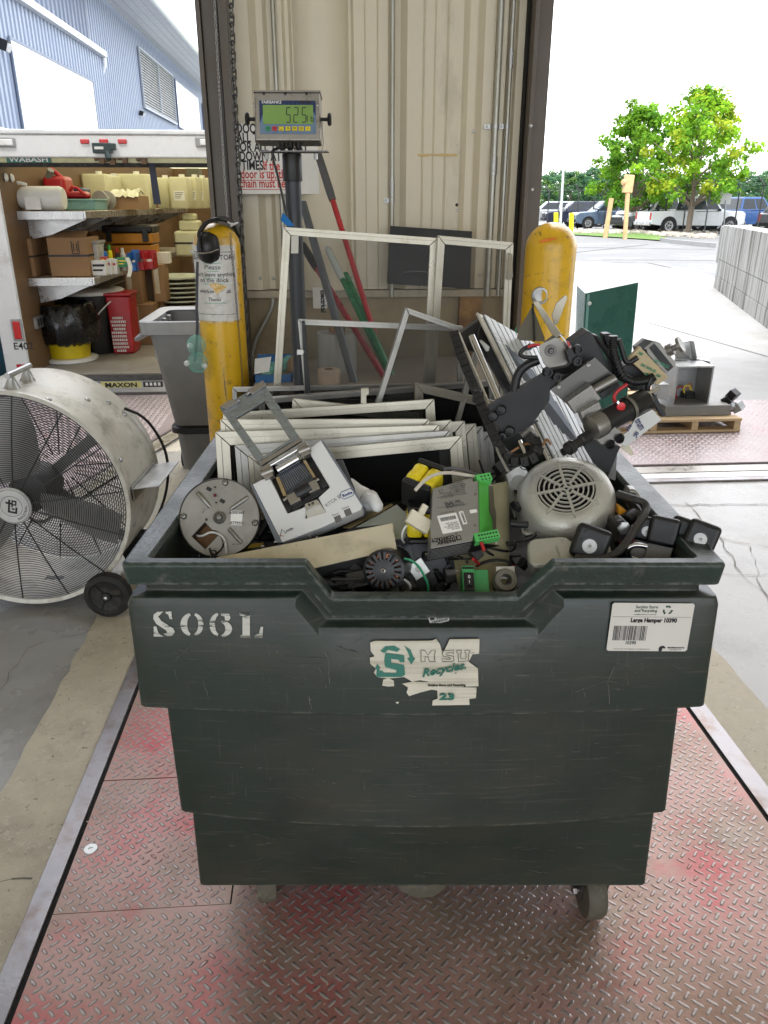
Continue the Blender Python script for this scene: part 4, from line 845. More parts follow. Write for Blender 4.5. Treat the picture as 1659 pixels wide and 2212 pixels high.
m=MB();m.bx(x1-2.2,x1,7.05,9,-1.25,zt_);m.build('body',DB,t,True,bev=.02)
for k in range(6):m=MB();m.bx(x1-.12-.35*k,x1-.04-.35*k,6.99,7.05,-1.25,zt_-.1);m.build('rib',DB,t,True,bev=.01)
m=MB();m.bx(x1-2.22,x1+.02,6.97,7.09,zt_-.1,zt_);m.bx(x1-2.2,x1,6.96,7.04,.15,.22);m.build('top_rail',DB,t,True,bev=.01)
# ================================================================== GREY WHEELED BIN AT THE JAMB
YG=4.18;gb=thing('wheeled_bin','tall grey plastic wheeled bin with an open top standing by the left door jamb','bin',G(415,1022))
lt,rt_=P(304,692,YG),P(462,692,YG);c0=P(430,1024,YG)
def rring(cx,cy,hx,hy,z,r_=.04,n=4):
 o=[]
 for sx_,sy_,a0 in ((1,1,0),(-1,1,90),(-1,-1,180),(1,-1,270)):
  for k in range(n+1):
   a=R(a0+90*k/n);o.append((cx+sx_*(hx-r_)+r_*math.cos(a),cy+sy_*(hy-r_)+r_*math.sin(a),z))
 return o
zr=lt.z;xa=P(318,712,YG).x;xb_=P(372,925,YG).x;xc=P(383,1015,YG).x
cxg=xa+.215
m=MB();m.loft([rring(cxg,YG+.33,cxg-xc-.05,.17,.03,.05),rring(cxg,YG+.32,cxg-xc,.2,.07,.08),rring(cxg,YG+.31,cxg-xb_-.004,.25,P(372,940,YG).z,.05),rring(cxg,YG+.3,cxg-xb_,.25,P(372,925,YG).z,.05),rring(cxg,YG+.27,cxg-xa,.28,zr-.05,.05),rring(cxg,YG+.27,cxg-xa-.01,.27,zr-.02,.05),rring(cxg,YG+.27,cxg-xa-.02,.26,zr-.05,.05),rring(cxg,YG+.3,cxg-xb_-.02,.2,.25,.05)],True,True,True);m.build('body',GREYP,gb,True,smooth=40)
m=MB();m.loft([rring(cxg,YG+.27,cxg-xa+.035,.315,zr-.07,.06),rring(cxg,YG+.27,cxg-xa+.04,.32,zr-.005,.06),rring(cxg,YG+.27,cxg-xa+.03,.31,zr,.06),rring(cxg,YG+.27,cxg-xa-.02,.26,zr-.012,.05)],True);m.build('rim',mat('light_grey_plastic',(.36,.37,.38),.4),gb,True,smooth=40)
for k in range(4):
 m=MB();yy=YG+.05+k*.13;m.box((xa+.03,yy,zr-.12),(.02,.05,.18));m.build('inner_rib',mat('light_grey_plastic',(.36,.37,.38),.4),gb,True,bev=.006)
zb_=P(372,933,YG).z;m=MB();m.loft([rring(cxg,YG+.3,cxg-xb_+.0,.25,zb_-.03,.05),rring(cxg,YG+.3,cxg-xb_+.02,.27,zb_-.02,.06),rring(cxg,YG+.3,cxg-xb_+.02,.27,zb_+.01,.06),rring(cxg,YG+.3,cxg-xb_,.25,zb_+.02,.05)],True);m.build('band',BLK,gb,True,smooth=40)
a=P(290,737,YG+.1);b=P(322,718,YG);m=MB();m.tube([b+Vector((.02,0,0)),b,a,a+Vector((.02,.12,.02)),b+Vector((.03,.14,.0))],.012,8,1);m.build('handle',GREYP,gb,True)
for s in (-1,1):m=MB();m.cyl((cxg+s*.16-.02,YG+.4,.05),(cxg+s*.16+.02,YG+.4,.05),.05);m.build('wheel',RUB,gb,True)
# ================================================================== YELLOW BOLLARDS
def bollard(lab,pxl,pxr,ytop,Y,group):
 a,b=P(pxl,700,Y),P(pxr,700,Y);d=(a-CAM).dot(FWD);r_=(b.x-a.x)/2;c=Vector(((a.x+b.x)/2,Y,0));z1=P((pxl+pxr)/2,ytop,Y).z
 t=thing('steel_bollard',lab,'bollard',c,group);m=MB()
 m.lathe([(r_,0),(r_,z1-r_*.95)]+[(r_*math.cos(R(k*9)),z1-r_*.95+r_*.95*math.sin(R(k*9))) for k in range(1,10)]+[(.001,z1)],(0,0,0),seg=48,cap1=False);m.build('post',YEL,t,smooth=60)
 m=MB();m.lathe([(r_*1.25,0),(r_*1.25,.006),(r_,.01)],(0,0,0),seg=32);m.build('base_ring',RAILM,t);return t,c,r_,z1
YB=3.85
lbo,lc,lr,lz=bollard('yellow steel bollard hung with ear muffs and a taped paper notice, left of the hamper',432,530,482,YB,None)
rbo,rc,rr_,rz=bollard('yellow steel bollard with an orange scrape at the right door jamb',1126,1229,480,3.75,None)
m=MB();pts=[(1163,523),(1172,517),(1197,513),(1206,514),(1190,520),(1170,525)]
def on_bol(px,py,c,r_,off=.0008):     # point on the upright cylinder seen at this place
 r0=ray((px,py));ox,oy=CAM.x-c.x,CAM.y-c.y;A=r0.x**2+r0.y**2;B_=2*(ox*r0.x+oy*r0.y);C_=ox*ox+oy*oy-(r_+off)**2
 t_=(-B_-math.sqrt(max(0,B_*B_-4*A*C_)))/(2*A);return CAM+r0*t_
m.poly([on_bol(x,y,rc,rr_,.002)-Vector((0,0,0)) for x,y in pts]);m.build('orange_scrape',mat('scrape_orange',(.85,.25,.03),.6),rbo,True,smooth=0)
q=on_bol(1167,639,rc,rr_,.001);m=MB();m.lathe([(.042,0),(.038,.008),(.028,.010),(.026,.002),(.0,.001)],q,(-.1,-1,0),24,cap0=False,cap1=False);m.build('eye_plate',GALV,rbo,True)
nt_=thing('paper_notice','torn paper notice in a crumpled plastic sleeve taped to the left yellow bollard','notice',Vector((lc.x,lc.y-lr,.75)))
def cylpatch(m,c,r_,a0,a1,z0,z1,n=14,nz=6,wob=0):
 rg=[[(c.x+(r_+random.uniform(0,wob))*math.sin(a0+(a1-a0)*i/n),c.y-(r_+random.uniform(0,wob))*math.cos(a0+(a1-a0)*i/n),z0+(z1-z0)*k/nz) for i in range(n+1)] for k in range(nz+1)]
 return m.loft(rg,closed=False)
zn0,zn1=P(480,694,YB-lr).z,P(480,515,YB-lr).z;na0,na1=-1.30,.98;nc=Vector((lc.x,lc.y,0))
m=MB();cylpatch(m,nc,lr+.003,na0+.08,na1-.05,zn0,zn1-.03);m.build('sheet',PAPER,nt_,True)
m=MB();cylpatch(m,nc,lr+.005,na0,na1,zn0-.01,zn1,26,22,.007)
slv=bpy.data.materials.new('plastic_sleeve');slv.use_nodes=True;n_=slv.node_tree.nodes;l_=slv.node_tree.links;n_.clear()
gl_=n_.new('ShaderNodeBsdfGlossy');gl_.inputs['Roughness'].default_value=.12;tr_n=n_.new('ShaderNodeBsdfTransparent');mxn=n_.new('ShaderNodeMixShader');mxn.inputs[0].default_value=.16;on=n_.new('ShaderNodeOutputMaterial')
nb_=n_.new('ShaderNodeTexNoise');nb_.inputs['Scale'].default_value=38;nb_.inputs['Detail'].default_value=4;bpn=n_.new('ShaderNodeBump');bpn.inputs['Strength'].default_value=.9;bpn.inputs['Distance'].default_value=.02
tcn=n_.new('ShaderNodeTexCoord');l_.new(tcn.outputs['Object'],nb_.inputs['Vector']);l_.new(nb_.outputs['Fac'],bpn.inputs['Height']);l_.new(bpn.outputs[0],gl_.inputs['Normal'])
l_.new(tr_n.outputs[0],mxn.inputs[1]);l_.new(gl_.outputs[0],mxn.inputs[2]);l_.new(mxn.outputs[0],on.inputs[0])
m.build('sleeve',slv,nt_,True,smooth=60)
def cyltext(body,size,z,a_c,mt=INK,bold=.0004,name='lettering',rr=.0045):
 def bend(p):a=a_c+p.x/lr;return Vector((nc.x+(lr+rr)*math.sin(a),nc.y-(lr+rr)*math.cos(a),z+p.y))-Vector((lc.x,lc.y-lr,.75))
 return text(name,body,size,mt,nt_,Matrix.Identity(4),align='CENTER',bold=bold,bend=bend,ext=0)
zz=lambda cy:P(*k2(1440,cy),YB-lr).z
for body,cy,s_ in (('SURPLUS STORE',868,.031),('Please',930,.030),("Don't leave anything",976,.0255),('on the dock',1014,.028),('workers or us',1085,.026),('Thanks',1135,.02)):
 cyltext(body,s_,zz(cy),-.12)
for cy,ha in ((893,.35),(945,.25),(990,.42),(1027,.42),(1153,.5)):
 m=MB();cylpatch(m,nc,lr+.0045,-.12-ha,-.12+ha,zz(cy),zz(cy)+.003,10,1);m.build('green_underline',mat('marker_green',(.2,.5,.3),.6),nt_,True)
def cylpoly(pts,mt,name,off):
 m=MB();m.poly([on_bol(*k2(x,y),lc,lr,off) for x,y in pts]);return m.build(name,mt,nt_,True,smooth=0)
cylpoly([(1365,1025),(1410,1020),(1485,1045),(1440,1075),(1415,1095),(1395,1065)],YEL,'torn_hole',.006)
cylpoly([(1425,1085),(1485,1055),(1475,1110),(1440,1120)],PAPER,'torn_flap',.010)
m=MB();
for a0,a1,z0,z1 in ((na0+.12,na1-.1,zn0+.03,zn0+.032),(na0+.12,na1-.1,zn1-.06,zn1-.058)):cylpatch(m,nc,lr+.0045,a0,a1,z0,z1,12,1)
m.build('border_line',INK,nt_,True)
em=thing('ear_muffs','black ear muffs with a wide headband hung over the left yellow bollard','ear muffs',Vector((lc.x,lc.y-.05,lz-.1)))
e1=P(*k2(1350,780),YB-.10);e2=Vector((lc.x+lr+.01,YB-.02,e1.z+.06))
tp=[e1+Vector((-.02,0,.03)),P(*k2(1300,700),YB-.10),P(*k2(1345,625),YB-.09),P(*k2(1430,600),YB-.06),P(*k2(1505,622),YB+.03),P(*k2(1548,680),YB+.12)]
m=MB();pp=tp
for _ in range(2):
 q_=[pp[0]]
 for a,b in zip(pp,pp[1:]):q_+=[a.lerp(b,.25),a.lerp(b,.75)]
 pp=q_+[pp[-1]]
rg=[]
for i,p_ in enumerate(pp):
 t_=(pp[min(i+1,len(pp)-1)]-pp[max(i-1,0)]).normalized();s_=Vector((0,1,0));s_=(s_-t_*s_.dot(t_)).normalized();nn=t_.cross(s_)
 rg.append([p_+s_*.032+nn*.009,p_-s_*.032+nn*.009,p_-s_*.036,p_-s_*.032-nn*.007,p_+s_*.032-nn*.007,p_+s_*.036])
m.loft(rg,True,True,True);m.build('headband',BLK,em,True,bev=.002)
def cup(c,ax,nm):
 m=MB();m.lathe([(.034,-.03),(.05,-.028),(.056,-.012),(.054,.008),(.045,.028),(.025,.038),(0.001,.04)],c,ax,28,cap1=False);st=len(m.v)
 for i,v in enumerate(m.v):v.z=c.z+(v.z-c.z)*1.25
 o=m.build(nm,BLK,em,True,smooth=50);m=MB();m.lathe([(.044,-.045),(.05,-.03),(.03,-.028)],c,ax,24)
 for v in m.v:v.z=c.z+(v.z-c.z)*1.25
 m.build('cushion',RUB,o,True)
cup(P(*k2(1350,790),YB-.12),Vector((-.85,-.5,0)),'ear_cup');cup(Vector((lc.x+lr*.55,YB+lr+.035,tp[-1].z-.07)),Vector((.5,.85,0)),'ear_cup')
m=MB();a=P(*k2(1350,790),YB-.16);m.tube([P(*k2(1245,812),YB-.14),P(*k2(1275,825),YB-.17),P(*k2(1360,826),YB-.175),P(*k2(1428,800),YB-.15)],.0035,6,1);m.build('wire_arm',CHRM,em,True)
m=MB();m.tube([P(*k2(1310,690),YB-.135),P(*k2(1305,760),YB-.16),P(*k2(1312,815),YB-.165)],.009,6,1);m.build('yoke',BLK,em,True)
gg=thing('safety_goggles','clear green tinted safety goggles hanging by a black strap from the ear muffs','goggles',P(*k2(1290,1600),YB-.15))
m=MB();YQ=YB-.15
m.loft([[P(*k2(x-9,y),YQ),P(*k2(x+9,y),YQ)] for x,y in ((1290,880),(1287,1050),(1285,1200),(1290,1310),(1282,1430),(1273,1535))],closed=False);o=m.build('strap',BLK,gg,True,smooth=0)
so_=o.modifiers.new('t','SOLIDIFY');so_.thickness=.002
GG=bpy.data.materials.new('goggle_green');GG.use_nodes=True;b_=GG.node_tree.nodes['Principled BSDF'];b_.inputs['Base Color'].default_value=(.25,.62,.52,1);b_.inputs['Roughness'].default_value=.12;b_.inputs['Alpha'].default_value=.38
def ell(cx,cy,rx,ry,n=20):return [k2(cx+rx*math.cos(2*math.pi*i/n),cy+ry*math.sin(2*math.pi*i/n)) for i in range(n)]
for cx,cy,rx,ry in ((1282,1425,55,62),(1290,1540,60,62)):
 c=P(*k2(cx,cy),YQ);ex=(P(*k2(cx+rx,cy),YQ)-c).x;ez=(P(*k2(cx,cy-ry),YQ)-c).z
 m=MB();m.loft([[c+Vector((ex*k*math.cos(a),dy,ez*k*math.sin(a))) for a in [2*math.pi*i/24 for i in range(24)]] for k,dy in ((1,.03),(1.02,.0),(.9,-.025),(.6,-.035),(.01,-.038))],True);m.build('lens',GG,gg,True,smooth=60)
 m=MB();m.tube([c+Vector((ex*1.03*math.cos(a),.0,ez*1.03*math.sin(a))) for a in [2*math.pi*i/24 for i in range(24)]],.004,6,closed=True);m.build('lens_rim',GG,gg,True)
for x,y in ((1220,1545),(1335,1560),(1240,1430)):
 m=MB();m.lathe([(.014,0),(.012,.006),(.005,.009)],P(*k2(x,y),YQ-.02),(0,-1,0),12);m.build('vent_button',WHT,gg,True)
# ================================================================== CHAINS
LINK=MB();n_=14;LINK.tube([(.0105*math.cos(2*math.pi*i/n_),0,.0105*math.sin(2*math.pi*i/n_)+(.012 if math.sin(2*math.pi*i/n_)>0 else-.012)) for i in range(n_)],.0036,6,closed=True)
def chain(name,lab,pts,pitch=.030,scale=1.0,mt=DSTEEL):
 pts=[Vector(q) for q in pts];t=thing(name,lab,'chain',pts[-1]);base=None
 seg=[];L=0
 for a,b in zip(pts,pts[1:]):seg.append((L,a,b));L+=(b-a).length
 s_=0;i=0
 while s_<L:
  for s0,a,b in seg:
   if s_<=s0+(b-a).length:break
  d_=(b-a).normalized();c=a+d_*(s_-s0);q=(-d_).to_track_quat('Z','Y').to_matrix().to_4x4()
  M=Matrix.Translation(c-pts[-1]) @ q @ Matrix.Rotation(R(35+90*(i%2)),4,'Z') @ Matrix.Scale(scale,4)
  if base is None:base=LINK.build('link',mt,t,smooth=60);base.matrix_local=M
  else:share(base,'link',t,M)
  s_+=pitch*scale;i+=1
 return t
YC=4.25
cpts=[P(x,y,YC) for x,y in ((492,-60),(498,0),(503,120),(509,260),(516,400),(523,540),(528,640),(534,760),(540,860))]
chain('hoist_chain','heavy steel hoist chain hanging along the left door jamb',cpts,scale=1.25)
def finechain(name,lab,pts,mt,r_=.0011,pitch=.012,par=None):
 m=MB();pts=[Vector(q) for q in pts]
 for a,b in zip(pts,pts[1:]):
  n=max(1,int((b-a).length/pitch));d_=(b-a).normalized();u=d_.orthogonal().normalized();v=d_.cross(u)
  for i in range(n):
   c=a.lerp(b,(i+.5)/n);w_=u if i%2 else v;h_=pitch*.62
   m.tube([c-d_*h_,c-d_*h_*.5+w_*pitch*.27,c+d_*h_*.5+w_*pitch*.27,c+d_*h_,c+d_*h_*.5-w_*pitch*.27,c-d_*h_*.5-w_*pitch*.27],r_,4,closed=True)
 o=m.build(name,mt,smooth=60);tag(o,lab,'chain');return o
finechain('pull_chain','thin bright pull chain hanging in front of the brown jamb',[P(x,y,4.36) for x,y in ((461,-40),(466,60),(474,200),(484,370),(491,470))],GALV,.0016,.018)
bc=[on_bol(*k2(x,y),lc,lr,.010) for x,y in ((1505,690),(1512,800),(1528,950),(1545,1150),(1562,1350),(1580,1600),(1590,1800),(1597,2050))]
finechain('thin_chain','thin rusty chain hanging down the front of the left yellow bollard',bc,mat('rusty_chain',(.12,.09,.06),.5,.6),.0016,.016)
m=MB();q=on_bol(*k2(1520,640),lc,lr,.01)
for k in range(5):m.tube([q,q+Vector((random.uniform(-.03,.03),-.01,random.uniform(-.03,.02)))],.004,5)
tag(m.build('white_tie',WHT),'scrap of white string knotted on the ear muffs at the top of the left bollard','string')
# ================================================================== DRUM FAN
YFN=2.7;fc=H(35.5,1088,YFN);RF=.425
u_,v_=RT.copy(),Vector((0,0,1));ny=-HF
tilt=Matrix.Rotation(R(-4),3,RT)
FM=Matrix((RT,Vector((0,0,1)),-HF)).transposed().to_4x4();FM=Matrix.Translation(Vector((fc.x,fc.y,RF+.03))) @ FM
fan=thing('drum_fan','large battered cream drum fan with black wire guards and rubber wheels left of the hamper','fan',FM)
DRUM=mat('scuffed_cream_metal',(.62,.60,.53),.4,.08,.08,7,.12,18,dirt=[((.30,.28,.23),.5,.72,9),((.72,.71,.68),.56,.7,16)])
WIRE=mat('black_wire',(.012,.012,.012),.4)
D_=.40
m=MB();pr=[(RF-.012,.0),(RF+.004,.004),(RF+.006,-.01),(RF,-.02),(RF,-D_+.02),(RF+.006,-D_+.01),(RF+.004,-D_),(RF-.012,-D_+.004),(RF-.008,-D_+.03),(RF-.008,-.03),(RF-.012,0)]
m.lathe([(r_,z) for r_,z in pr],(0,0,0),seg=96,cap0=False,cap1=False);m.build('drum',DRUM,fan,smooth=50)
def guard(z0,dome,nring,nm):
 m=MB()
 for k in range(nring):
  r_=.075+(RF-.085)*k/(nring-1);z=z0+dome*(1-(r_/RF)**2)
  m.tube([(r_*math.cos(a),r_*math.sin(a),z) for a in [2*math.pi*i/72 for i in range(72)]],.0017,4,closed=True)
 rg=m.build(nm,WIRE,fan,smooth=60)
 for k in range(14):
  a=k*2*math.pi/14+.1;m=MB();m.tube([(r_*math.cos(a),r_*math.sin(a),z0+dome*(1-(r_/RF)**2)-.002*(1 if dome>0 else-1)) for r_ in (.06,.15,.25,.35,RF-.01)],.0028,5);m.build('guard_spoke',WIRE,rg,smooth=60)
guard(-.012,.035,44,'front_guard');guard(-D_+.01,-.03,30,'rear_guard')
m=MB();m.lathe([(.0,.040),(.068,.040),(.072,.034),(.068,.026),(0,.026)],(0,0,0),seg=40,cap0=False,cap1=False);bd=m.build('badge',mat('badge_white',(.55,.55,.53),.4),fan)
m=MB()
for r0 in (.0665,.041):
 m.loft([[(r0*math.cos(a),r0*math.sin(a),.0405) for a in [2*math.pi*i/48 for i in range(48)]],[((r0-.0015)*math.cos(a),(r0-.0015)*math.sin(a),.0408) for a in [2*math.pi*i/48 for i in range(48)]]],True)
m.build('badge_ring',INK,bd)
m=MB();ca=R(-12);
def lg(x0,y0,x1,y1):m.bx(x0,x1,y0,y1,.0403,.0415)
lg(-.012,-.026,-.005,.026);lg(-.022,.008,.002,.015);lg(.0,-.002,.005,.026);lg(.0,.02,.018,.026);lg(.013,.008,.018,.026);lg(0,.006,.018,.011);lg(-.012,-.026,.022,-.019);lg(.015,-.026,.022,.0);lg(.002,-.012,.012,-.006)
m.xf(Matrix.Rotation(ca,4,'Z'));m.build('badge_logo',INK,bd)
def arctext(body,a0,r_,size):
 def bend(p):a=a0+p.x/r_;rad=r_-p.y;return Vector((rad*math.cos(a),rad*math.sin(a),.0412))
 text('badge_lettering',body,size,INK,bd,Matrix.Identity(4),align='CENTER',bold=.0002,bend=bend,ext=0,space=1.1)
arctext('INDUSTRIAL',R(-35),.058,.013);arctext('T P I',R(165),.058,.013)
m=MB();m.lathe([(.03,-.08),(.075,-.1),(.08,-.12),(.08,-.26),(.06,-.29)],(0,0,0),seg=28);m.build('motor',mat('grey_motor_paint',(.14,.14,.14),.5),fan)
m=MB()
for a in (R(38),R(218),R(-40),R(140)):
 m.box((math.cos(a)*RF*.5,math.sin(a)*RF*.5,-.25),(RF-.02,.045,.008),Matrix.Rotation(a,3,'Z'))
m.build('motor_bracket',mat('grey_bracket',(.22,.22,.21),.5),fan)
BLD=mat('fan_blade_grey',(.42,.41,.39),.4,.4,.1)
for k in range(3):
 a=R(98+120*k);m=MB();rg=[]
 for i in range(9):
  r_=.07+.31*i/8;w_=.065+.045*math.sin(math.pi*(i+1)/11);tw=R(38-16*i/8)
  rg.append([Matrix.Rotation(a,3,'Z') @ Vector((r_,w_*s_*math.cos(tw),-.07+w_*s_*math.sin(tw)+dz)) for s_,dz in ((-1,0),(0,.012),(1,0),(0,.015))])
 m.loft(rg,True,True,True);m.build('blade',BLD,fan,smooth=60)
m=MB();hx0,hx1=.08,.16
def dr(ang,z,rr_=RF):return Vector((rr_*math.sin(ang),rr_*math.cos(ang),z))
for z in (-.06,-.19):
 c=dr(.08,z,RF);m.lathe([(.03,-.002),(.022,.012),(.009,.045),(.009,.055)],c,dr(.08,0,1),12)
m.tube([dr(.08,-.03,RF+.05),dr(.08,-.22,RF+.05)],.011,10);m.build('carry_handle',GALV,fan)
m=MB();a=1.62
m.box((RF+.055,.045,-.19),(.11,.004,.3),Matrix.Rotation(.12,3,'Z'));m.box((RF+.006,.02,-.19),(.004,.06,.3));m.build('side_bracket',GALV,fan,bev=.001)
for ang,z in ((.75,-.3),(.92,-.32),(.42,-.03),(.62,-.2),(1.2,-.05),(1.85,-.07),(-.35,-.06)):
 m=MB();m.lathe([(.012,-.002),(.011,.004),(.004,.007)],dr(ang,z,RF),dr(ang,0,1),10);m.build('bolt',GALV,fan)
m=MB();m.tube([dr(.88,-.34,RF+.01),dr(1.05,-.37,RF+.045),dr(1.35,-.4,RF+.05),dr(1.6,-.42,RF+.04),dr(1.9,-.44,RF+.03),dr(2.2,-.46,RF+.03),dr(2.45,-.47,RF+.05)],.006,8,2);m.build('power_cord',BLK,fan)
for sx_,zz_ in ((.315,.02),(-.315,.02),(.33,-D_+.0)):
 wc=Vector((sx_+(.0 if sx_<0 else 0),-RF-.03+.092+.0,zz_+.03));m=MB();m.lathe([(.05,-.02),(.07,-.028),(.088,-.02),(.092,0),(.088,.02),(.07,.028),(.062,.02)],wc,(0,0,1),36);w_=m.build('wheel',RUB,fan,smooth=50)
 m=MB();m.lathe([(.066,-.0),(.062,.006),(.06,-.004),(.02,-.002),(.018,.012),(0.001,.014)],wc+Vector((0,0,.016)),(0,0,1),30,cap1=False);rm_=m.build('rim',BLK,w_,smooth=50)
 m=MB()
 for k in range(3):a=k*2.094+.1;m.box(wc+Vector((math.cos(a)*.038,math.sin(a)*.038,.016)),(.05,.007,.008),Matrix.Rotation(a,3,'Z'))
 m.build('rim_spoke',BLK,rm_)
 m=MB();m.lathe([(.009,0),(.008,.006),(.003,.009)],wc+Vector((0,0,.029)),(0,0,1),12);m.build('axle_cap',GALV,rm_)
m=MB();m.box((0,-RF-.005,-.2),(.5,.03,.03));m.build('axle_frame',DSTEEL,fan)
# ================================================================== THINGS ON AND BEFORE THE WALL
def rx90(p_):return Matrix.Translation(p_) @ Matrix.Rotation(R(90),4,'X')
RUST=mat('rusted_conduit',(.42,.42,.38),.4,.6,.15,12,dirt=((.3,.27,.18),.5,.75,9,(1,1,.15)))
def conduit(lab,px,r_,zlo,straps,coups,strapside=-1):
 X=wx(px);Yc=YW-r_-.012;t=thing('conduit',lab,'conduit',Vector((X,Yc,zlo)))
 m=MB();m.tube([(X,Yc,zlo),(X,Yc,3.2),(X,Yc,5.4)],r_,14);m.build('pipe',RUST,t,True)
 for px_,py in straps:
  z=P(px_,py,Yc).z;m=MB();m.lathe([(r_*1.25,-.012),(r_*1.25,.012)],(X,Yc,z),(0,0,1),14);m.box((X+strapside*r_*2.2,YW-.008,z),(r_*2.6,.006,.022));m.lathe([(.006,0),(.003,.004)],(X+strapside*r_*2.5,YW-.011,z),(0,-1,0),8);m.build('pipe_strap',GALV,t,True)
 for px_,py in coups:
  z=P(px_,py,Yc).z;m=MB();m.cyl((X,Yc,z-.045),(X,Yc,z+.045),r_*1.22)
  for k in (-.022,.022):m.lathe([(.007,0),(.007,.006),(.003,.007)],(X,Yc-r_*1.15,z+k),(0,-1,0),8)
  m.build('coupling',GALV,t,True)
 return t
conduit('slim conduit with one low coupling and strap near the middle of the corrugated wall',847.5,.0125,zb-.04,[k5(290,1455)],[k5(275,1360)])
conduit('thicker conduit, left of the pair beside the right door jamb',1081,.017,zb-.04,[k5(1015,917)],[k5(998,1205)])
conduit('thinner conduit, right of the pair beside the right door jamb',1108,.0115,zb-.04,[k5(1100,917)],[k5(1122,425)])
conduit('slim conduit behind the door notice left of the round column',589,.012,zb+.2,[],[])
c2=wx(545);t=thing('conduit','bent grey conduit on the tan board below the corrugated wall, right of the chain','conduit',Vector((c2,YW+.03,.2)))
m=MB();m.tube([P(590,640,YW),P(588,665,YW),P(570,700,YW),P(548,740,YW),P(541,800,YW),P(541,900,YW)],.013,10,2);m.build('pipe',RUST,t,True)
YP=YW-.075;t=thing('door_notice','large white notice about the door and chain in black and red print','notice',P(606,420,YP))
a,b=P(514,419,YP),P(697,268,YP);m=MB();m.bx(a.x,b.x,YP,YP+.004,a.z,b.z);m.build('sheet',PAPER,t,True)
REDI=mat('red_ink',(.55,.03,.02),.5)
for body,cx,cy,s_,mt in (('DOOR MUST BE',270,1085,.063,INK),('ALL THE WAY UP',275,1160,.063,INK),('OR ALL THE WAY',300,1236,.063,INK),('DOWN AT ALL',297,1312,.063,INK),('TIMES.',315,1385,.063,INK),('If the',490,1388,.061,REDI),('door is up, the',308,1455,.061,REDI),('chain must be up',300,1530,.061,REDI)):
 p_=P(*k4(cx,cy),YP-.002);o=text('lettering',body,s_,mt,t,local(t,rx90(p_)),bold=.0016 if mt is INK else .0012,ext=.0002,sx=.70)
 if mt is REDI:
  w_=max(v.co.x for v in o.data.vertices)-min(v.co.x for v in o.data.vertices);m=MB();m.bx(p_.x,p_.x+w_,YP-.0025,YP-.001,p_.z-.012,p_.z-.009);m.build('underline',REDI,t,True)
t=thing('electrical_label','narrow white label reading Electrical, hung sideways on the round column behind the screen','label',P(692,640,YP))
a,b=P(*kW(352,625),YP),P(*kW(432,500),YP);m=MB();m.bx(a.x,b.x,YP,YP+.003,a.z,b.z);m.build('sheet',PAPER,t,True)
text('lettering','Electrical',.038,INK,t,local(t,Matrix.Translation(Vector((a.x+.045,YP-.002,b.z-.015))) @ Matrix.Rotation(R(90),4,'X') @ Matrix.Rotation(R(-90),4,'Z')),bold=.0018,sx=.88)
m=MB();pl_=[k5(*q) for q in ((450,1118),(740,1116),(735,1132),(650,1134),(556,1128),(520,1136),(452,1133))];m.wprism([P(x,y,YW-.008) for x,y in pl_],Vector((0,.003,0)))
tag(m.build('masking_tape',mat('old_masking_tape',(.62,.44,.18),.6)),'strip of old yellowed masking tape on the corrugated wall','tape')
for i,(x,y) in enumerate(((735,1487),(740,1528),(857,953),(740,1057),(747,1104))):
 q=P(*k5(x,y),YW-.001);m=MB();m.lathe([(.009 if i<3 else .004,0),(.007 if i<3 else .003,.003),(.003,.004)],q,(0,-1,0),10)
 tag(m.build('wall_screw',BLK if i==0 else GALV),['black hole plug upper one above the dark panel','galvanised screw just below the black plug on the wall','lone galvanised screw on the wall rib left of the conduits','tiny upper screw right of the masking tape','tiny lower screw right of the masking tape'][i],'screw')
for x,y in ((38,445),(118,445),(1250,432),(1342,430),(580,437),(1100,434)):
 q=P(*kW(x,y),YW-.002);m=MB();m.lathe([(.01,0),(.008,.004),(.003,.006)],q,(0,-1,0),8);o=m.build('panel_screw',GALV);tag(o,'round panel screw in the bottom row just above the wall girt','screw','panel screws above the girt')
q=P(*k4(825,1440),YW-.05);m=MB()
for k in range(9):m.box(q+Vector((random.uniform(-.018,.018),random.uniform(-.008,.004),random.uniform(-.022,.022))),(.018,.01,.014),Matrix.Rotation(random.uniform(0,3),3,'Y'))
tag(m.build('foam_plug',mat('crumbly_foam',(.7,.66,.55),.8)),'crumbled white foam plug stuck in the round column','plug')
YD=YW-.12;t=thing('black_board','thin black rectangular panel on the wall behind the window screens','panel',P(930,620,YD));
pq=[P(843,488,YD),P(1020,500,YD),P(1015,624,YD-.02),P(836,613,YD-.02)];m=MB();m.wprism(pq,Vector((0,.012,0)));m.build('sheet',mat('matt_black_board',(.013,.013,.015),.6),t,True,bev=.001)
q=[P(867,592,YD-.03),P(935,592,YD-.03)];m=MB();m.tube([P(868,594,YD-.015),P(872,588,YD-.02),P(900,585,YD-.02),P(928,588,YD-.02),P(932,594,YD-.015)],.004,6,1);m.build('pull_handle',DSTEEL,t,True)
t=thing('particle_board','rust stained particle board piece standing below the wall girt','board',P(875,720,YW));a,b=P(*kW(1225,760),YW-.05),P(*kW(1365,530),YW-.05)
m=MB();m.bx(a.x,b.x,YW-.0,YW+.05,.0,b.z);m.build('board',mat('rust_stained_board',(.36,.20,.07),.8,0,.25,6,dirt=((.12,.06,.03),.45,.62,5)),t,True)
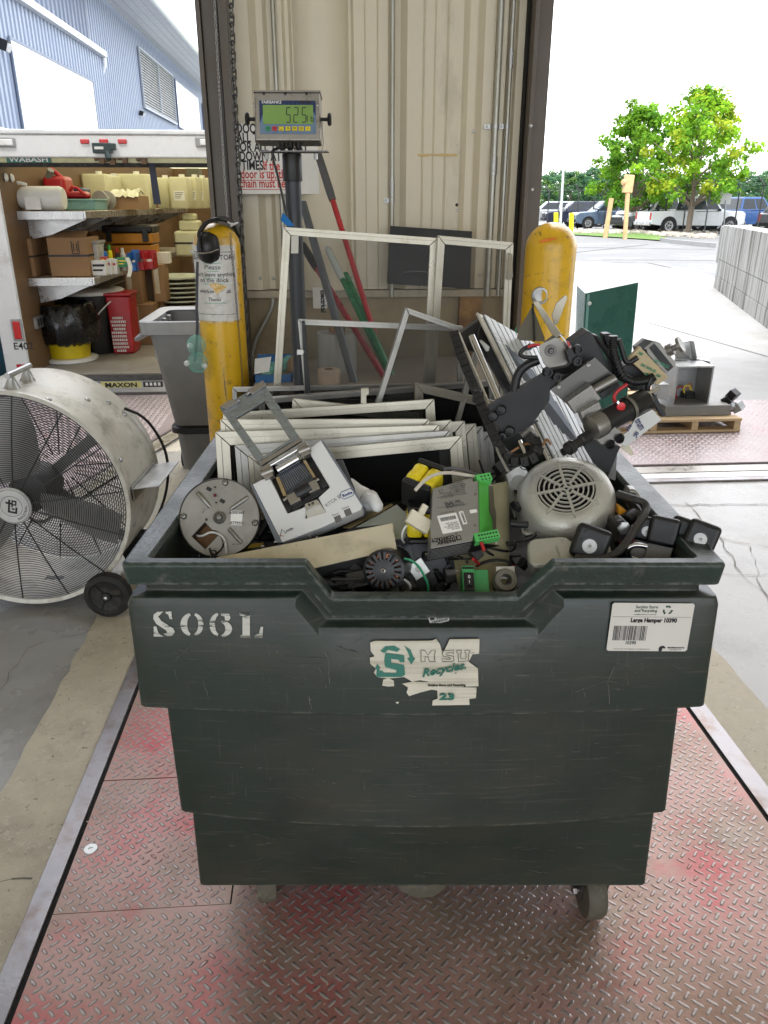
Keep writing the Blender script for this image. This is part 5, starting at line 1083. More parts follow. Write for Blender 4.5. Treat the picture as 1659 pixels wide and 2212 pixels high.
def pole(name,lab,cat,pts,r_,mt,grip=None,gm=None,Ys=(3.9,4.3)):
 n=len(pts);w_=[P(x,y,Ys[0]+(Ys[1]-Ys[0])*(1-i/(n-1))) for i,(x,y) in enumerate(pts)]
 a,b=w_[0],w_[-1];d_=(b-a).normalized();b=b+d_*max(0,(b.z-.02)/max(.05,-d_.z)) if d_.z<0 else b
 t=thing(name,lab,cat,b);m=MB();m.tube([a,b],r_,12);m.build('handle',mt,t,True)
 if grip:m=MB();L=grip;m.lathe([(.001,-.02),(r_*.8,-.016),(r_*1.35,0),(r_*1.45,L*.8),(r_*1.3,L)],a,d_,14,cap0=False);m.build('grip',gm,t,True)
 return t,a,b,d_
RPO=mat('red_enamel_pole',(.40,.012,.02),.22,0,.1,coat=.4);GPO=mat('green_enamel_pole',(.012,.20,.075),.25,0,.1,coat=.4)
pole('broom_handle','long red broom handle with grey rubber grip leaning highest on the wall','broom',[k4(940,1262),kW(485,0),kW(600,430),kW(700,760),kW(790,1010)],.0145,RPO,.24,mat('grey_rubber_grip',(.09,.09,.095),.4))
pole('grey_pole','smooth dark grey pole leaning behind the scale post','pole',[kW(290,0),kW(350,190),kW(430,470),kW(500,700),kW(600,1080)],.02,mat('dark_grey_pvc',(.085,.095,.105),.35),Ys=(3.6,4.2))
pole('broom_handle','shorter dark red handle with black grip crossing behind the grey pole','broom',[kW(290,250),kW(470,500),kW(600,730),kW(740,980)],.015,mat('dark_red_pole',(.30,.02,.035),.3),.18,BLK,Ys=(3.7,4.3))
t,a,b,d_=pole('mop_handle','green mop handle with a clear grip leaning behind the big screen','mop',[kW(440,275),kW(560,520),kW(700,790),kW(810,1040)],.0135,GPO,.2,mat('clear_grip',(.55,.62,.58),.15),Ys=(3.8,4.3))
t,a,b,d_=pole('squeegee_handle','thicker green pole beside the clear gripped mop handle','pole',[kW(540,425),kW(630,620),kW(720,830),kW(830,1060)],.021,GPO,Ys=(3.75,4.25))
YS=3.6;zl=P(620,828,YS).z
t=thing('work_ledge','low ledge board holding the tape roll and blue box behind the screens','ledge',Vector((P(700,835,YS).x,YS+.3,0)));a,b=P(545,835,YS-.1),P(1100,835,YS-.1)
m=MB();m.bx(a.x,b.x,YS-.12,YS+.62,zl-.03,zl);m.build('board',mat('ledge_board',(.30,.26,.20),.6),t,True)
for xx in (a.x+.03,b.x-.06):m=MB();m.bx(xx,xx+.04,YS-.1,YS+.6,0,zl-.03);m.build('leg',DSTEEL,t,True)
def standing(name,lab,cat,cx,ybot,ytop,hw,Y,mts):
 c=P(cx,ybot,Y);tp=P(cx,ytop,Y);r_=(P(cx+hw,ytop,Y)-P(cx,ytop,Y)).x;return thing(name,lab,cat,Vector((c.x,Y,zl))),r_,tp.z-zl
q=kW(500,1080);q1=kW(500,765);t,r_,h_=standing('film_roll','tall translucent roll of stretch film behind the small grey screen','film roll',q[0],q[1],q1[1],43,YS+.3,None)
m=MB();m.lathe([(r_,0),(r_,h_)],(0,0,0),seg=32);m.build('film',mat('stretch_film',(.42,.42,.38),.15,0,.1,20,stretch=(1,1,.05)),t);m=MB();m.lathe([(r_*.4,h_),(r_*.4,h_+.03)],(0,0,0),seg=20);m.build('core',CARD,t)
q=kW(447,1075);q1=kW(447,985);t,r_,h_=standing('paper_roll','short roll of brown paper tape standing before the stretch film','tape roll',q[0],q[1],q1[1],24.5,YS,None)
m=MB();m.lathe([(r_*.42,h_*.3),(r_*.42,h_),(r_*.96,h_),(r_,h_-.004),(r_,0)],(0,0,0),seg=32,cap0=False);m.build('paper',mat('brown_paper_roll',(.50,.38,.27),.6),t)
m=MB();m.lathe([(r_*.42,h_*.1),(r_*.42,h_+.001),(r_*.36,h_+.001),(r_*.36,h_*.1)],(0,0,0),seg=24,cap0=False,cap1=False);m.build('core',CARD,t)
t=thing('blue_box','open blue cardboard box of clear goggles next to the left bollard','box',Vector((P(*kW(110,1085),YS+.05).x,YS+.1,zl)))
a,b=P(*kW(5,1080),YS+.05),P(*kW(228,1010),YS+.05);m=MB();m.bx(a.x,b.x,YS+.02,YS+.026,zl,b.z);m.bx(a.x,b.x,YS+.28,YS+.286,zl,b.z+.05);m.bx(a.x,a.x+.006,YS+.02,YS+.28,zl,b.z);m.bx(b.x-.006,b.x,YS+.02,YS+.28,zl,b.z);m.build('carton',mat('blue_card',(.01,.09,.24),.5),t,True)
fa,fb_=P(*kW(5,1010),YS+.02),P(*kW(100,915),YS-.02);m=MB();m.wprism([P(*kW(2,1015),YS+.02),P(*kW(90,1000),YS),P(*kW(103,912),YS-.03),P(*kW(5,925),YS-.02)],Vector((0,.004,0)));m.build('open_flap',PAPER,t,True)
m=MB();m.wprism([P(*kW(180,1000),YS+.2),P(*kW(228,1000),YS+.02),P(*kW(222,905),YS+.02),P(*kW(185,960),YS+.2)],Vector((.004,0,0)));m.build('open_flap',CARD,t,True)
for k in range(4):
 c=Vector((a.x+.06+.035*k,YS+.1+.02*k,b.z+.0+.012*k));m=MB();m.lathe([(.03,-.02),(.034,0),(.026,.02),(.001,.026)],c,(random.uniform(-.4,.4),-1,.6),16,cap1=False);m.build('goggles',GG,t,True)
t=thing('dark_tub','dark grey rounded tub behind the small tilted screen','tub',Vector((P(930,830,3.4).x,3.4,0)));a=P(930,830,3.3);m=MB();m.lathe([(.3,0),(.42,.62),(.44,.66),(.40,.67)],(0,0,0),seg=36);m.build('body',mat('dark_grey_tub',(.07,.075,.08),.5),t)
# ================================================================== SCALE INDICATOR ON ITS POST
YI=2.95;base=H(651,900,YI);base.z=0;zt_=H(628,328,YI).z;pb=H(631,352,YI)
base=Vector((pb.x,pb.y,0));ind=thing('scale_indicator','stainless digital weighing display reading 525 lb on a black steel post','scale display',Matrix.Translation(base) @ Matrix.Rotation(YAW,4,'Z'))
d=(pb-CAM).dot(FWD);px2m=d/FPX;r_=17.5*px2m
m=MB();m.lathe([(r_,.01),(r_,zt_-.03)],(0,0,0),seg=28);m.build('post',mat('black_post_paint',(.022,.025,.033),.42,0,.25,8),ind)
m=MB();m.lathe([(r_*1.16,0),(r_*1.2,.005),(r_*1.2,.085),(r_*1.12,.09)],(0,0,zt_-.095),seg=28);m.build('collar',BLK,ind)
m=MB();m.box((0,0,.005),(.25,.25,.01));m.build('base_plate',DSTEEL,ind,bev=.002)
m=MB();m.box((.01,0,zt_-.0),(.235,.08,.004));m.build('mount_plate',DSTEEL,ind)
for s_ in (-1,1):m=MB();m.lathe([(.007,0),(.007,.02),(.004,.022)],(s_*.085*1.0+.0,-.02,zt_-.025),(0,0,1),8);m.build('mount_bolt',GALV,ind)
ca=H(*k4(415,748),YI-.02);cb=H(*k4(955,750),YI-.02);cc=H(*k4(440,1150),YI-.05)
Mb=MF(ca,cb,cc+(ca-cc)*2)      # x right, y up, z to viewer
Wb,Hb=(H(*k4(962,950),YI-.03)-H(*k4(428,950),YI-.03)).length,(cc-ca).length
IM=local(ind,Mb);
def ib(m,x0,x1,y0,y1,z0,z1):return m.bx(x0*Wb,x1*Wb,-y1*Hb,-y0*Hb,z0,z1)
m=MB();ib(m,0,1,0,1,-.07,0);m.xf(IM);m.build('housing',STEEL,ind,bev=.006,seg=3)
m=MB();ib(m,-.012,1.012,-.015,.02,-.075,.008);m.xf(IM);m.build('hood_lip',STEEL,ind,bev=.002)
m=MB();ib(m,.075,.935,.18,.86,0,.0025);m.xf(IM);fpl=m.build('front_panel',mat('panel_blue_grey',(.13,.2,.3),.3),ind,bev=.001)
m=MB();ib(m,.078,.932,.182,.27,.0026,.003);m.poly([(x*Wb,-y*Hb,.0031) for x,y in ((.84,.182),(.932,.182),(.932,.5),(.88,.36))]);m.poly([(x*Wb,-y*Hb,.0031) for x,y in ((.078,.27),(.13,.27),(.13,.45),(.078,.66))]);m.xf(IM);m.build('panel_navy_area',mat('panel_navy',(.01,.025,.09),.3),ind,smooth=0)
LCD=mat('lcd_green',(.14,.24,.06),.25,0,.08,4,emit=.10)
m=MB();ib(m,.13,.895,.275,.66,.0027,.004);m.xf(IM);lcd=m.build('lcd_screen',LCD,ind)
SEG=mat('lcd_segment',(.02,.03,.015),.4)
def seg7(cx,cy,w_,h_,on,m):
 t_=w_*.2;g_=t_*.2;z0,z1=.0041,.0045;sh=.06
 def q(x0,y0,x1,y1):m.add([(cx+x+(y)*sh,cy+y,z) for z in (z0,z1) for x,y in ((x0,y0),(x1,y0),(x1,y1),(x0,y1))],[(0,1,2,3),(4,5,6,7),(0,1,5,4),(1,2,6,5),(2,3,7,6),(3,0,4,7)])
 w2,h2=w_/2,h_/2
 S={'a':(-w2+t_*.6,h2-t_,w2-t_*.6,h2),'d':(-w2+t_*.6,-h2,w2-t_*.6,-h2+t_),'g':(-w2+t_*.6,-t_/2,w2-t_*.6,t_/2),
         'b':(w2-t_,g_+.3*t_,w2,h2-g_-t_*.5),'c':(w2-t_,-h2+g_+t_*.5,w2,-g_-.3*t_),'f':(-w2,g_+.3*t_,-w2+t_,h2-g_-t_*.5),'e':(-w2,-h2+g_+t_*.5,-w2+t_,-g_-.3*t_)}
 for c in on:q(*S[c])
m=MB()
def lx(cx):return (cx-440)/(962-440)*Wb
def ly(cy):return-(cy-750)/400*Hb
wd,hd_=.075*Wb,.32*Hb
for cx,on in ((703,'afgcd'),(763,'abged'),(828,'afgcd')):seg7(lx(cx)+.003,ly(940),wd,hd_,on,m)
m.xf(IM);m.build('lcd_digits',SEG,lcd)
text('lcd_unit','lb',.034*Hb/.19,SEG,lcd,IM @ Matrix.Translation((lx(853),ly(995),.0043)),bold=.0002,space=1.5)
text('brand_text','FAIRBANKS',.013,WHT,fpl,IM @ Matrix.Translation((lx(500),ly(848),.0034)),bold=.0002)
text('brand_text','FB1100',.0125,INK,fpl,IM @ Matrix.Translation((lx(798),ly(846),.0034)),bold=.0006,shear=.2)
for i,(cx,mt) in enumerate(((545,mat('key_green',(.02,.3,.12),.4)),(598,mat('key_red',(.6,.03,.05),.4)),(651,YTAPE),(705,YTAPE),(758,YTAPE),(811,YTAPE),(864,YTAPE))):
 m=MB();m.bx(lx(cx)-.021*Wb/.5*.9,lx(cx)+.021*Wb/.5*.9,ly(1070),ly(1033),.0026,.0042);m.xf(IM);kb=m.build('key',mt,ind,bev=.0008)
 m=MB()
 if i==2:m.tube([(lx(cx)+.005*math.cos(a),ly(1047)+.005*math.sin(a),.0045) for a in [R(60+28*j) for j in range(11)]],.0006,4)
 elif i==3:m.bx(lx(cx)-.009,lx(cx)+.009,ly(1049),ly(1047),.0043,.0046);m.bx(lx(cx)-.002,lx(cx)+.002,ly(1054),ly(1041),.0043,.0046)
 elif i==6:m.bx(lx(cx)-.005,lx(cx)+.005,ly(1049),ly(1047),.0043,.0046);m.bx(lx(cx)-.0006,lx(cx)+.0006,ly(1058),ly(1038),.0043,.0046)
 else:
  for j in range(2):m.bx(lx(cx)-.006,lx(cx)+.006,ly(1046+9*j),ly(1042+9*j),.0043,.0046)
 m.bx(lx(cx)-.006,lx(cx)+.006,ly(1066),ly(1063),.0043,.0046);m.xf(IM);m.build('key_mark',INK,kb)
for cx,cy in ((435,857),(943,857),(455,1052),(955,1050),(518,768),(687,768),(857,768),(543,1132),(708,1132),(875,1132)):
 m=MB();bk=cy==768;m.lathe([(.0045,0),(.004,.003),(.001,.004)],(lx(cx),ly(cy),.0 if cy != 768 else .0),(0,0,1),10);m.xf(IM);m.build('screw',BLK if bk else STEEL,ind)
for s_ in (-1,1):
 x=-.012 if s_<0 else Wb+.012;m=MB();m.lathe([(.006,-.012),(.006,.01),(.018,.012),(.022,.018),(.018,.024)],(x,-.5*Hb,-.03),(s_,0,0),10);m.xf(IM);m.build('side_knob',BLK,ind)
m=MB();hw_=.0 
m.tube([(-.002,-.5*Hb,-.03),(.01,-1.0*Hb,-.03),(.012,-1.19*Hb,-.03),(Wb-.0,-1.19*Hb,-.03),(Wb+.008,-1.0*Hb,-.03),(Wb+.004,-.5*Hb,-.03)],.0025,5);m.xf(IM);m.build('tilt_bracket',STEEL,ind)
for cx in (648,712,779):
 m=MB();x=lx(cx);m.lathe([(.011,0),(.011,.018),(.008,.02),(.0085,.03)],(x,-Hb,-.03),(0,-1,0),12);m.xf(IM);m.build('cable_gland',BLK,ind)
m=MB();m.tube([H(*q,YI-.05) for q in (k4(712,1190),k4(690,1205),k4(610,1210),k4(560,1225),k4(570,1300),k4(600,1400),k4(640,1570),k4(675,1720),k4(690,1800),k4(700,2050))],.0042,8,2);m.build('display_cable',BLK,ind,True)
# ================================================================== PALLET AND SCRAP BOXES AT THE RIGHT DOOR
YPL=G(1500,938).y;a,b=P(1405,905,YPL),P(1604,905,YPL);x0,x1=a.x-.25,b.x;pz=b.z+.005
pal=thing('wooden_pallet','pale wooden pallet on the dock plate carrying scrap metal boxes','pallet',Vector(((x0+x1)/2,YPL+.4,.01)))
for k in range(7):
 y=YPL+k*.155;m=MB();m.bx(x0,x1,y,y+.095,pz-.02,pz);m.build('deck_board',WOOD,pal,True,bev=.003)
for k in range(3):
 y=YPL+k*.46;m=MB();m.bx(x0,x1,y,y+.095,.012,.03);m.build('base_board',WOOD,pal,True,bev=.003)
for xx in (x0+.26,(x0+x1)/2+.1,x1-.05):
 m=MB();m.bx(xx,xx+.045,YPL+.004,YPL+1.02,.031,pz-.021);m.build('stringer',WOOD,pal,True)
SCR=mat('scrap_galvanised_box',(.36,.37,.37),.45,.5,.2,8,dirt=((.12,.11,.1),.55,.75,7))
def openbox(lab,x0,x1,yt,yb_,Y,dep,nm='metal_box'):
 t=thing(nm,lab,'metal box',P((x0+x1)/2,yb_,Y));a,b=P(x0,yb_,Y),P(x1,yt,Y);m=MB();w_=.012
 for q in ((a.x,b.x,Y,Y+dep,a.z,a.z+w_),(a.x,b.x,Y,Y+dep,b.z-w_,b.z),(a.x,a.x+w_,Y,Y+dep,a.z+w_,b.z-w_),(b.x-w_,b.x,Y,Y+dep,a.z+w_,b.z-w_)):m.bx(*q)
 m.build('shell',SCR,t,True,bev=.002);m=MB();m.bx(a.x,b.x,Y+dep,Y+dep+.01,a.z,b.z);m.build('back_plate',SCR,t,True);return t,a,b
t,a,b=openbox('open galvanised electrical box with a wired contactor inside, on the pallet',*[kR(1335,0)[0],kR(1659,0)[0]+8,kR(0,500)[1],kR(0,875)[1]],YPL+.15,.22)
c=P(*kR(1465,750),YPL+.33);m=MB();m.box(c,(.085,.06,.075));m.box(c+Vector((0,-.02,.0)),(.06,.05,.05));m.build('contactor',BLK,t,True,bev=.004)
for k,(mt,pts) in enumerate(((YTAPE,((1440,720),(1430,670),(1480,655),(1500,700))),(mat('red_wire',(.35,.02,.02),.4),((1380,800),(1365,700),(1400,660),(1450,680))),(mat('brown_wire',(.3,.14,.05),.4),((1470,700),(1465,650),(1500,640),(1495,690))),(REDP,((1400,800),(1420,830),(1460,825),(1480,790))))):
 m=MB();m.tube([P(*kR(x,y),YPL+.28) for x,y in pts],.006,6,2);m.build('wire',mt,t,True)
a1,b1=P(*kR(1270,880),YPL+.1),P(*kR(1700,830),YPL+.1);t=thing('metal_tray','shallow grey metal tray under the open electrical box','tray',P(1480,890,YPL+.1));m=MB();m.bx(a1.x,b1.x+.1,YPL+.08,YPL+.5,pz+.001,a1.z+.05);m.build('tray',mat('grey_tray',(.2,.2,.19),.5,.4),t,True,bev=.005)
t,a,b=openbox('small leaning grey junction box left of the open electrical box',*[kR(1215,0)[0],kR(1320,0)[0],kR(0,650)[1],kR(0,770)[1]],YPL+.1,.1,'junction_box')
for v in range(1):m=MB();m.bx(a.x+.012,b.x-.012,YPL+.099,YPL+.108,a.z+.012,b.z-.012);m.build('cover',SCR,t,True)
t=thing('folded_sheet','bent galvanised sheet metal chute lying on top of the scrap boxes','sheet metal',P(1480,790,YPL+.3))
for pts in (((1350,330),(1490,295),(1500,440),(1370,440)),((1490,295),(1520,300),(1545,440),(1500,440)),((1370,440),(1650,440),(1659,500),(1340,500)),((1500,440),(1645,440),(1659,470),(1440,495))):
 m=MB();m.wprism([P(*kR(x,y),YPL+.35+.1*(i%2)) for i,(x,y) in enumerate(pts)],Vector((0,.008,.003)));m.build('sheet_face',SCR,t,True)
for k,(x0_,x1_,yt,yb_,lab) in enumerate(((1355,1405,850,890,'dark lump of scrap fittings at the left end of the pallet'),(1572,1597,848,886,'dark lump of scrap at the right end of the pallet'))):
 t=thing('scrap_fittings',lab,'scrap',P((x0_+x1_)/2,yb_,YPL+.2))
 for j in range(6):
  q=P(random.uniform(x0_,x1_),random.uniform(yt,yb_),YPL+.2);q.z=max(q.z,pz+.03);m=MB();m.box(q,(random.uniform(.04,.1),.06,random.uniform(.03,.08)),Matrix.Rotation(random.uniform(0,3),3,(1,.4,.2)));m.build('fitting',random.choice((BLK,DSTEEL,SCR)),t,True,bev=.003)
GS=mat('dark_green_enamel',(.008,.10,.075),.3,0,.06,coat=.2)
YN=YPL+.12;t=thing('green_steel_sheet','tall dark green folded steel panel standing behind the scrap machine at the right door','panel',P(1320,900,YN))
tl_,tr2=k6(495,1385),k6(832,1315);A=P(*tl_,YN);B2=P(*tr2,YN+.05);bz=pz
def down(pt,px,py):q=P(px,py,pt.y);return Vector((q.x,pt.y,bz))
A2=down(A,1288,900);A2.x=A.x+.03;B3=Vector((B2.x+.02,B2.y,bz));m=MB();m.wprism([A,B2,B3,A2],Vector((.003,.006,0)));m.build('front_sheet',GS,t,True,smooth=0)
C_=P(*k6(440,1335),YN+.18);m=MB();m.wprism([C_,A-Vector((.003,0,0)),A2-Vector((.003,0,0)),Vector((C_.x+.05,C_.y,bz))],Vector((.004,.004,0)));m.build('side_flange',GS,t,True,smooth=0)
m=MB();m.wprism([A+Vector((.01,-.004,-.0)),A+Vector((.028,-.004,-.005)),A2+Vector((.028,-.004,0)),A2+Vector((.01,-.004,0))],Vector((0,.003,0)));m.build('edge_strip',mat('green_edge_light',(.12,.3,.26),.3),t,True)
m=MB();m.lathe([(.014,0),(.01,.006),(.003,.008)],P(*k6(520,1450),YN-.003),(0,-1,0),12);m.build('rivet',WHT,t,True)
# ================================================================== THE GREEN HAMPER
HM=mat('dark_green_hamper',(.0145,.025,.0185),.40,0,.18,3,.06,90,
         dirt=[((.040,.038,.028),.46,.74,2.6,(1,1,2.5)),((.07,.066,.052),.57,.70,5,(1.2,3,34),(0,.10,0)),((.055,.055,.047),.60,.72,7,(26,3,1.4),(0,.25,0)),((.09,.088,.075),.66,.70,26,(.5,1,3),(0,.5,0)),((.012,.017,.014),.6,.8,4)],rvar=.12)
HEDGE=mat('scuffed_green_rim',(.020,.034,.028),.36,0,.2,8,.3,130,dirt=[((.10,.10,.085),.58,.72,22),((.17,.17,.15),.68,.76,60)],rvar=.1)
wear(HM,(.17,.17,.14),.010,ns=45);wear(HEDGE,(.26,.27,.25),.012,ns=70)
hp=thing('recycling_hamper','large dark green stepped plastic hamper on casters, heaped with scrap, stencilled S06L','hamper',RZ)
YBK=2.2
def side(fr,bow):         # nothing
 return 0
N1,N2=12,14
def hring(xa,xb,ya,yb,z,nx=None,dz=0,bow=0,rc=.010,inbow=0):
 """ring seen from above, front side first: left to right, then right side, back, left side"""
 xs_=[]
 nx=nx or (-.128,-.088,.219,.275)
 base=[0,.04,.12,.2];pts=[]
 L=nx[0];xs_=[xa+rc+(L-xa-rc)*k/6 for k in range(6)]+[nx[0],nx[1]]+[nx[1]+(nx[2]-nx[1])*k/7 for k in range(1,7)]+[nx[2],nx[3]]+[nx[3]+(xb-rc-nx[3])*k/6 for k in range(1,7)]
 mid=(xa+xb)/2;hw=(xb-xa)/2
 for x in xs_:
  y=ya-bow*max(0,1-((x-mid)/hw)**2)
  zz=z+(dz if nx[1]-1e-6<=x<=nx[2]+1e-6 else 0);pts.append((x,y,zz))
 pts.append((xb-rc*.3,ya+rc*.3,z))
 for k in range(9):
  t=k/8;y=ya+rc+(yb-ya-2*rc)*t;pts.append((xb-inbow*math.sin(math.pi*t),y,z))
 pts.append((xb-rc*.3,yb-rc*.3,z))
 for k in range(9):t=k/8;pts.append((xb-rc-(xb-xa-2*rc)*t,yb,z))
 pts.append((xa+rc*.3,yb-rc*.3,z))
 for k in range(9):t=k/8;pts.append((xa+inbow*math.sin(math.pi*t),yb-rc-(yb-ya-2*rc)*t,z))
 pts.append((xa+rc*.3,ya+rc*.3,z))
 return pts
nT=(-.150,-.112,.264,.304);nR=(-.128,-.086,.222,.278);nM=(-.138,-.098,.243,.29)
m=MB()
m.loft([hring(-.386,.547,1.197,YBK-.10,.180),hring(-.383,.540,1.195,YBK-.10,.392,bow=.0),
  hring(-.401,.5565,1.182,YBK-.08,.391,bow=.042),hring(-.4035,.5455,1.182,YBK-.08,.662,bow=.010),
  hring(-.439,.577,1.148,YBK-.04,.663,bow=.026),hring(-.437,.574,1.148,YBK-.04,.74,bow=.018),hring(-.437,.570,1.148,YBK-.04,.868,nT,-.056,.004),
  hring(-.431,.566,1.153,YBK-.04,.882,nT,-.058,.002),hring(-.407,.540,1.166,YBK-.05,.888,nM,-.056),hring(-.407,.540,1.166,YBK-.05,.925,nM,-.062)],True,True,False)
m.build('body',HM,hp,bev=.0025,smooth=30)
m=MB()
m.loft([hring(-.407,.540,1.166,YBK-.05,.918,nM,-.062),hring(-.426,.556,1.131,YBK-.02,.916,nR,-.062),hring(-.430,.560,1.128,YBK-.02,.952,nR,-.062),hring(-.426,.556,1.132,YBK-.02,.957,nR,-.062),
  hring(-.392,.520,1.150,YBK-.06,.957,nR,-.062,inbow=.01),hring(-.386,.514,1.155,YBK-.07,.950,nR,-.062,inbow=.01)],True);m.build('rim',HEDGE,hp,bev=.0022,smooth=30)
m=MB()
m.loft([hring(-.386,.514,1.155,YBK-.07,.950,nR,-.062,inbow=.01),hring(-.384,.512,1.176,YBK-.08,.925,nR,-.062),hring(-.380,.508,1.184,YBK-.09,.80,inbow=.0),hring(-.36,.50,1.22,YBK-.12,.24)],True,False,True);m.build('liner',HM,hp,smooth=40)
m=MB();m.bx(-.33,.48,1.24,2.0,.14,.178);m.build('base_frame',DSTEEL,hp)
def caster(x,y,swivel,r_=.062,w_=.042):
 st=MB();c=Vector((x,y,r_+.007));ax=Vector((math.cos(swivel),math.sin(swivel),0));fw=Vector((-ax.y,ax.x,0))
 st.lathe([(r_*.3,-w_/2-.001),(r_*.92,-w_/2),(r_,-w_/2+.008),(r_,w_/2-.008),(r_*.92,w_/2),(r_*.3,w_/2+.001)],c,ax,32)
 wh=st.build('caster_wheel',mat('dirty_caster_grey',(.095,.085,.06),.7,0,.25,20,.2,90,dirt=((.22,.2,.14),.55,.75,30)),hp,smooth=40)
 m=MB()
 for s in (-1,1):
  m=MB();o_=ax*s*(w_/2+.006);q=[c+o_-fw*.018+Vector((0,0,-.015)),c+o_+fw*.018+Vector((0,0,-.015)),c+o_+fw*.03+Vector((0,0,.068)),c+o_-fw*.03+Vector((0,0,.068))]
  m.wprism(q,ax*.004);m.build('caster_fork',DSTEEL,hp)
 m=MB();m.cyl(c-ax*(w_/2+.018),c+ax*(w_/2+.018),.007);m.lathe([(.011,0),(.011,.008)],c-ax*(w_/2+.02),ax,6);m.build('caster_axle',RAILM,hp)
 m=MB();m.cyl(c+Vector((0,0,.066)),c+Vector((0,0,.085)),.034);m.box(c+Vector((0,0,.09)),(.1,.08,.006));m.build('caster_plate',DSTEEL,hp)
q=RZ.inverted() @ G(1273,1985);caster(q.x,q.y+.02,R(4));q=RZ.inverted() @ G(567,1944);caster(q.x+.01,q.y+.015,R(10))
q=RZ.inverted() @ G(912,1950,.05);caster(q.x,q.y+.07,R(86),.068,.045);caster(.43,2.0,R(10));caster(-.27,2.0,R(-10))
# ---- stencil S06L
STW=mat('worn_stencil_white',(.52,.52,.47),.6,0,.15,30,dirt=[((.03,.045,.037),.55,.62,30,(.6,1,3)),((.12,.12,.10),.56,.66,12,(.3,1,5))])
def HP(x,y,off=.0012):q=RZ.inverted() @ plane((x,y),HF,1.146-off);return q
def onface(x,y,off=.0015):     # on the bowed upper tier face
 q=RZ.inverted() @ plane((x,y),HF,1.148);u=max(0,1-((q.x-.0675)/.507)**2)
 f_=max(0,min(1,(.868-q.z)/.205));bow=.004+(.018-.004)*min(1,(.868-q.z)/.128) if q.z>.74 else .018+.008*min(1,(.74-q.z)/.077)
 q=RZ.inverted() @ plane((x,y),HF,1.148-bow*u-off);return q
def stencil(polys,name='stencil_letter',mt=None,off=.0015):
 m=MB()
 for p_ in polys:m.poly([onface(*q,off) for q in p_])
 return m.build(name,mt or STW,hp,smooth=0)
def arcb(cx,cy,ro_x,ro_y,ri_x,ri_y,a0,a1,n=10):
 a=[R(a0+(a1-a0)*i/n) for i in range(n+1)]
 return [kB1(cx+ro_x*math.cos(t),cy-ro_y*math.sin(t)) for t in a]+[kB1(cx+ri_x*math.cos(t),cy-ri_y*math.sin(t)) for t in reversed(a)]
B_=lambda pts:[kB1(*q) for q in pts]
stencil([B_([(283,392),(310,392),(285,418),(300,440),(360,478),(368,495),(355,515),(330,518),(310,505),(330,500),(325,488),(275,455),(260,430),(262,408)]),
         B_([(322,392),(350,392),(355,432),(342,430),(335,408),(322,402)]),B_([(262,468),(275,468),(285,500),(300,512),(318,520),(262,518)])])
stencil([arcb(452,458,56,58,22,46,100,260),arcb(462,458,50,58,24,46,-80,80)])
stencil([arcb(588,458,46,58,18,46,95,265),arcb(600,480,56,42,22,30,-85,88),B_([(600,402),(640,404),(648,425),(638,440),(620,438),(618,418),(600,412)])])
stencil([B_([(692,400),(755,402),(755,412),(745,416),(745,512),(752,524),(696,524),(696,514),(708,510),(708,416),(694,412)]),B_([(768,514),(790,505),(800,468),(812,468),(808,526),(768,526)])])
# ---- torn recycling decal
DEC=mat('worn_decal_white',(.60,.57,.47),.5,0,.08,14,dirt=[((.36,.33,.24),.5,.7,9,(.25,1,9)),((.03,.045,.037),.64,.68,14,(.7,1,1.6))])
DGR=mat('decal_green',(.006,.085,.03),.5,0,.1)
fD=lambda pts:[((x) ,y) for x,y in pts]
Cc=crop(1440,2480,1.0)
kD=lambda x,y:kB1(x,y)
kD2=lambda x,y:kB2(x,y)
left=[(1350,545),(1380,538),(1420,542),(1659,540)]
dec1=[kD(1350,548),kD(1375,540),kD(1500,541),kD(1659,539),kD2(22,530),kD2(40,555),kD2(55,605),kD2(80,555),kD2(90,532),kD2(240,530),kD2(238,605),kD2(205,608),kD2(185,645),kD2(232,680),kD2(235,768),kD2(130,772),kD2(20,770),kD2(-10,755),kD(1640,745),kD(1600,738),kD(1560,745),kD(1520,722),kD(1440,730),kD(1385,722),kD(1368,700),kD(1378,680),kD(1350,655),kD(1348,625),kD(1372,618),kD(1352,590)]
stencil([dec1],'torn_decal',DEC)
stencil([[kD(1410,765),kD(1415,735),kD(1440,728),kD(1468,740),kD(1470,768),kD(1440,770)],[kD(1510,755),kD(1560,745),kD(1659,748),kD2(60,772),kD2(225,775),kD2(222,828),kD2(188,832),kD2(190,862),kD2(2,865),kD2(5,840),kD2(30,830),kD2(28,790),kD(1659,785),kD(1600,800),kD(1545,818),kD(1532,800),kD(1540,775)],[kD(1475,848),kD(1495,846),kD(1488,858)]],'decal_scrap',DEC)
o2=.0028
S_=[(1425,600),(1520,612),(1522,648),(1500,648),(1492,635),(1455,632),(1455,650),(1520,662),(1525,712),(1505,722),(1385,722),(1385,690),(1410,690),(1420,700),(1480,702),(1482,688),(1425,672),(1420,640)]
stencil([[kD(*q) for q in S_]],'decal_block_s',DGR,o2)
stencil([[kD(*q) for q in p_] for p_ in ([(1400,592),(1425,568),(1470,564),(1500,582),(1485,596),(1440,586),(1420,602)],[(1520,563),(1552,585),(1566,620),(1576,630),(1556,660),(1535,628),(1548,624),(1540,600)],[(1385,655),(1402,676),(1396,680),(1400,720),(1380,722),(1382,682),(1374,680)])],'decal_arrow',DGR,o2)
GL=mat('decal_outline_grey',(.25,.25,.2),.5)
m=MB()
def ol(pts,mm,wd=.0007,closed=True):
 q=[onface(*p_,.003) for p_ in pts];q=q+[q[0]] if closed else q
 mm.tube(q,wd,4)
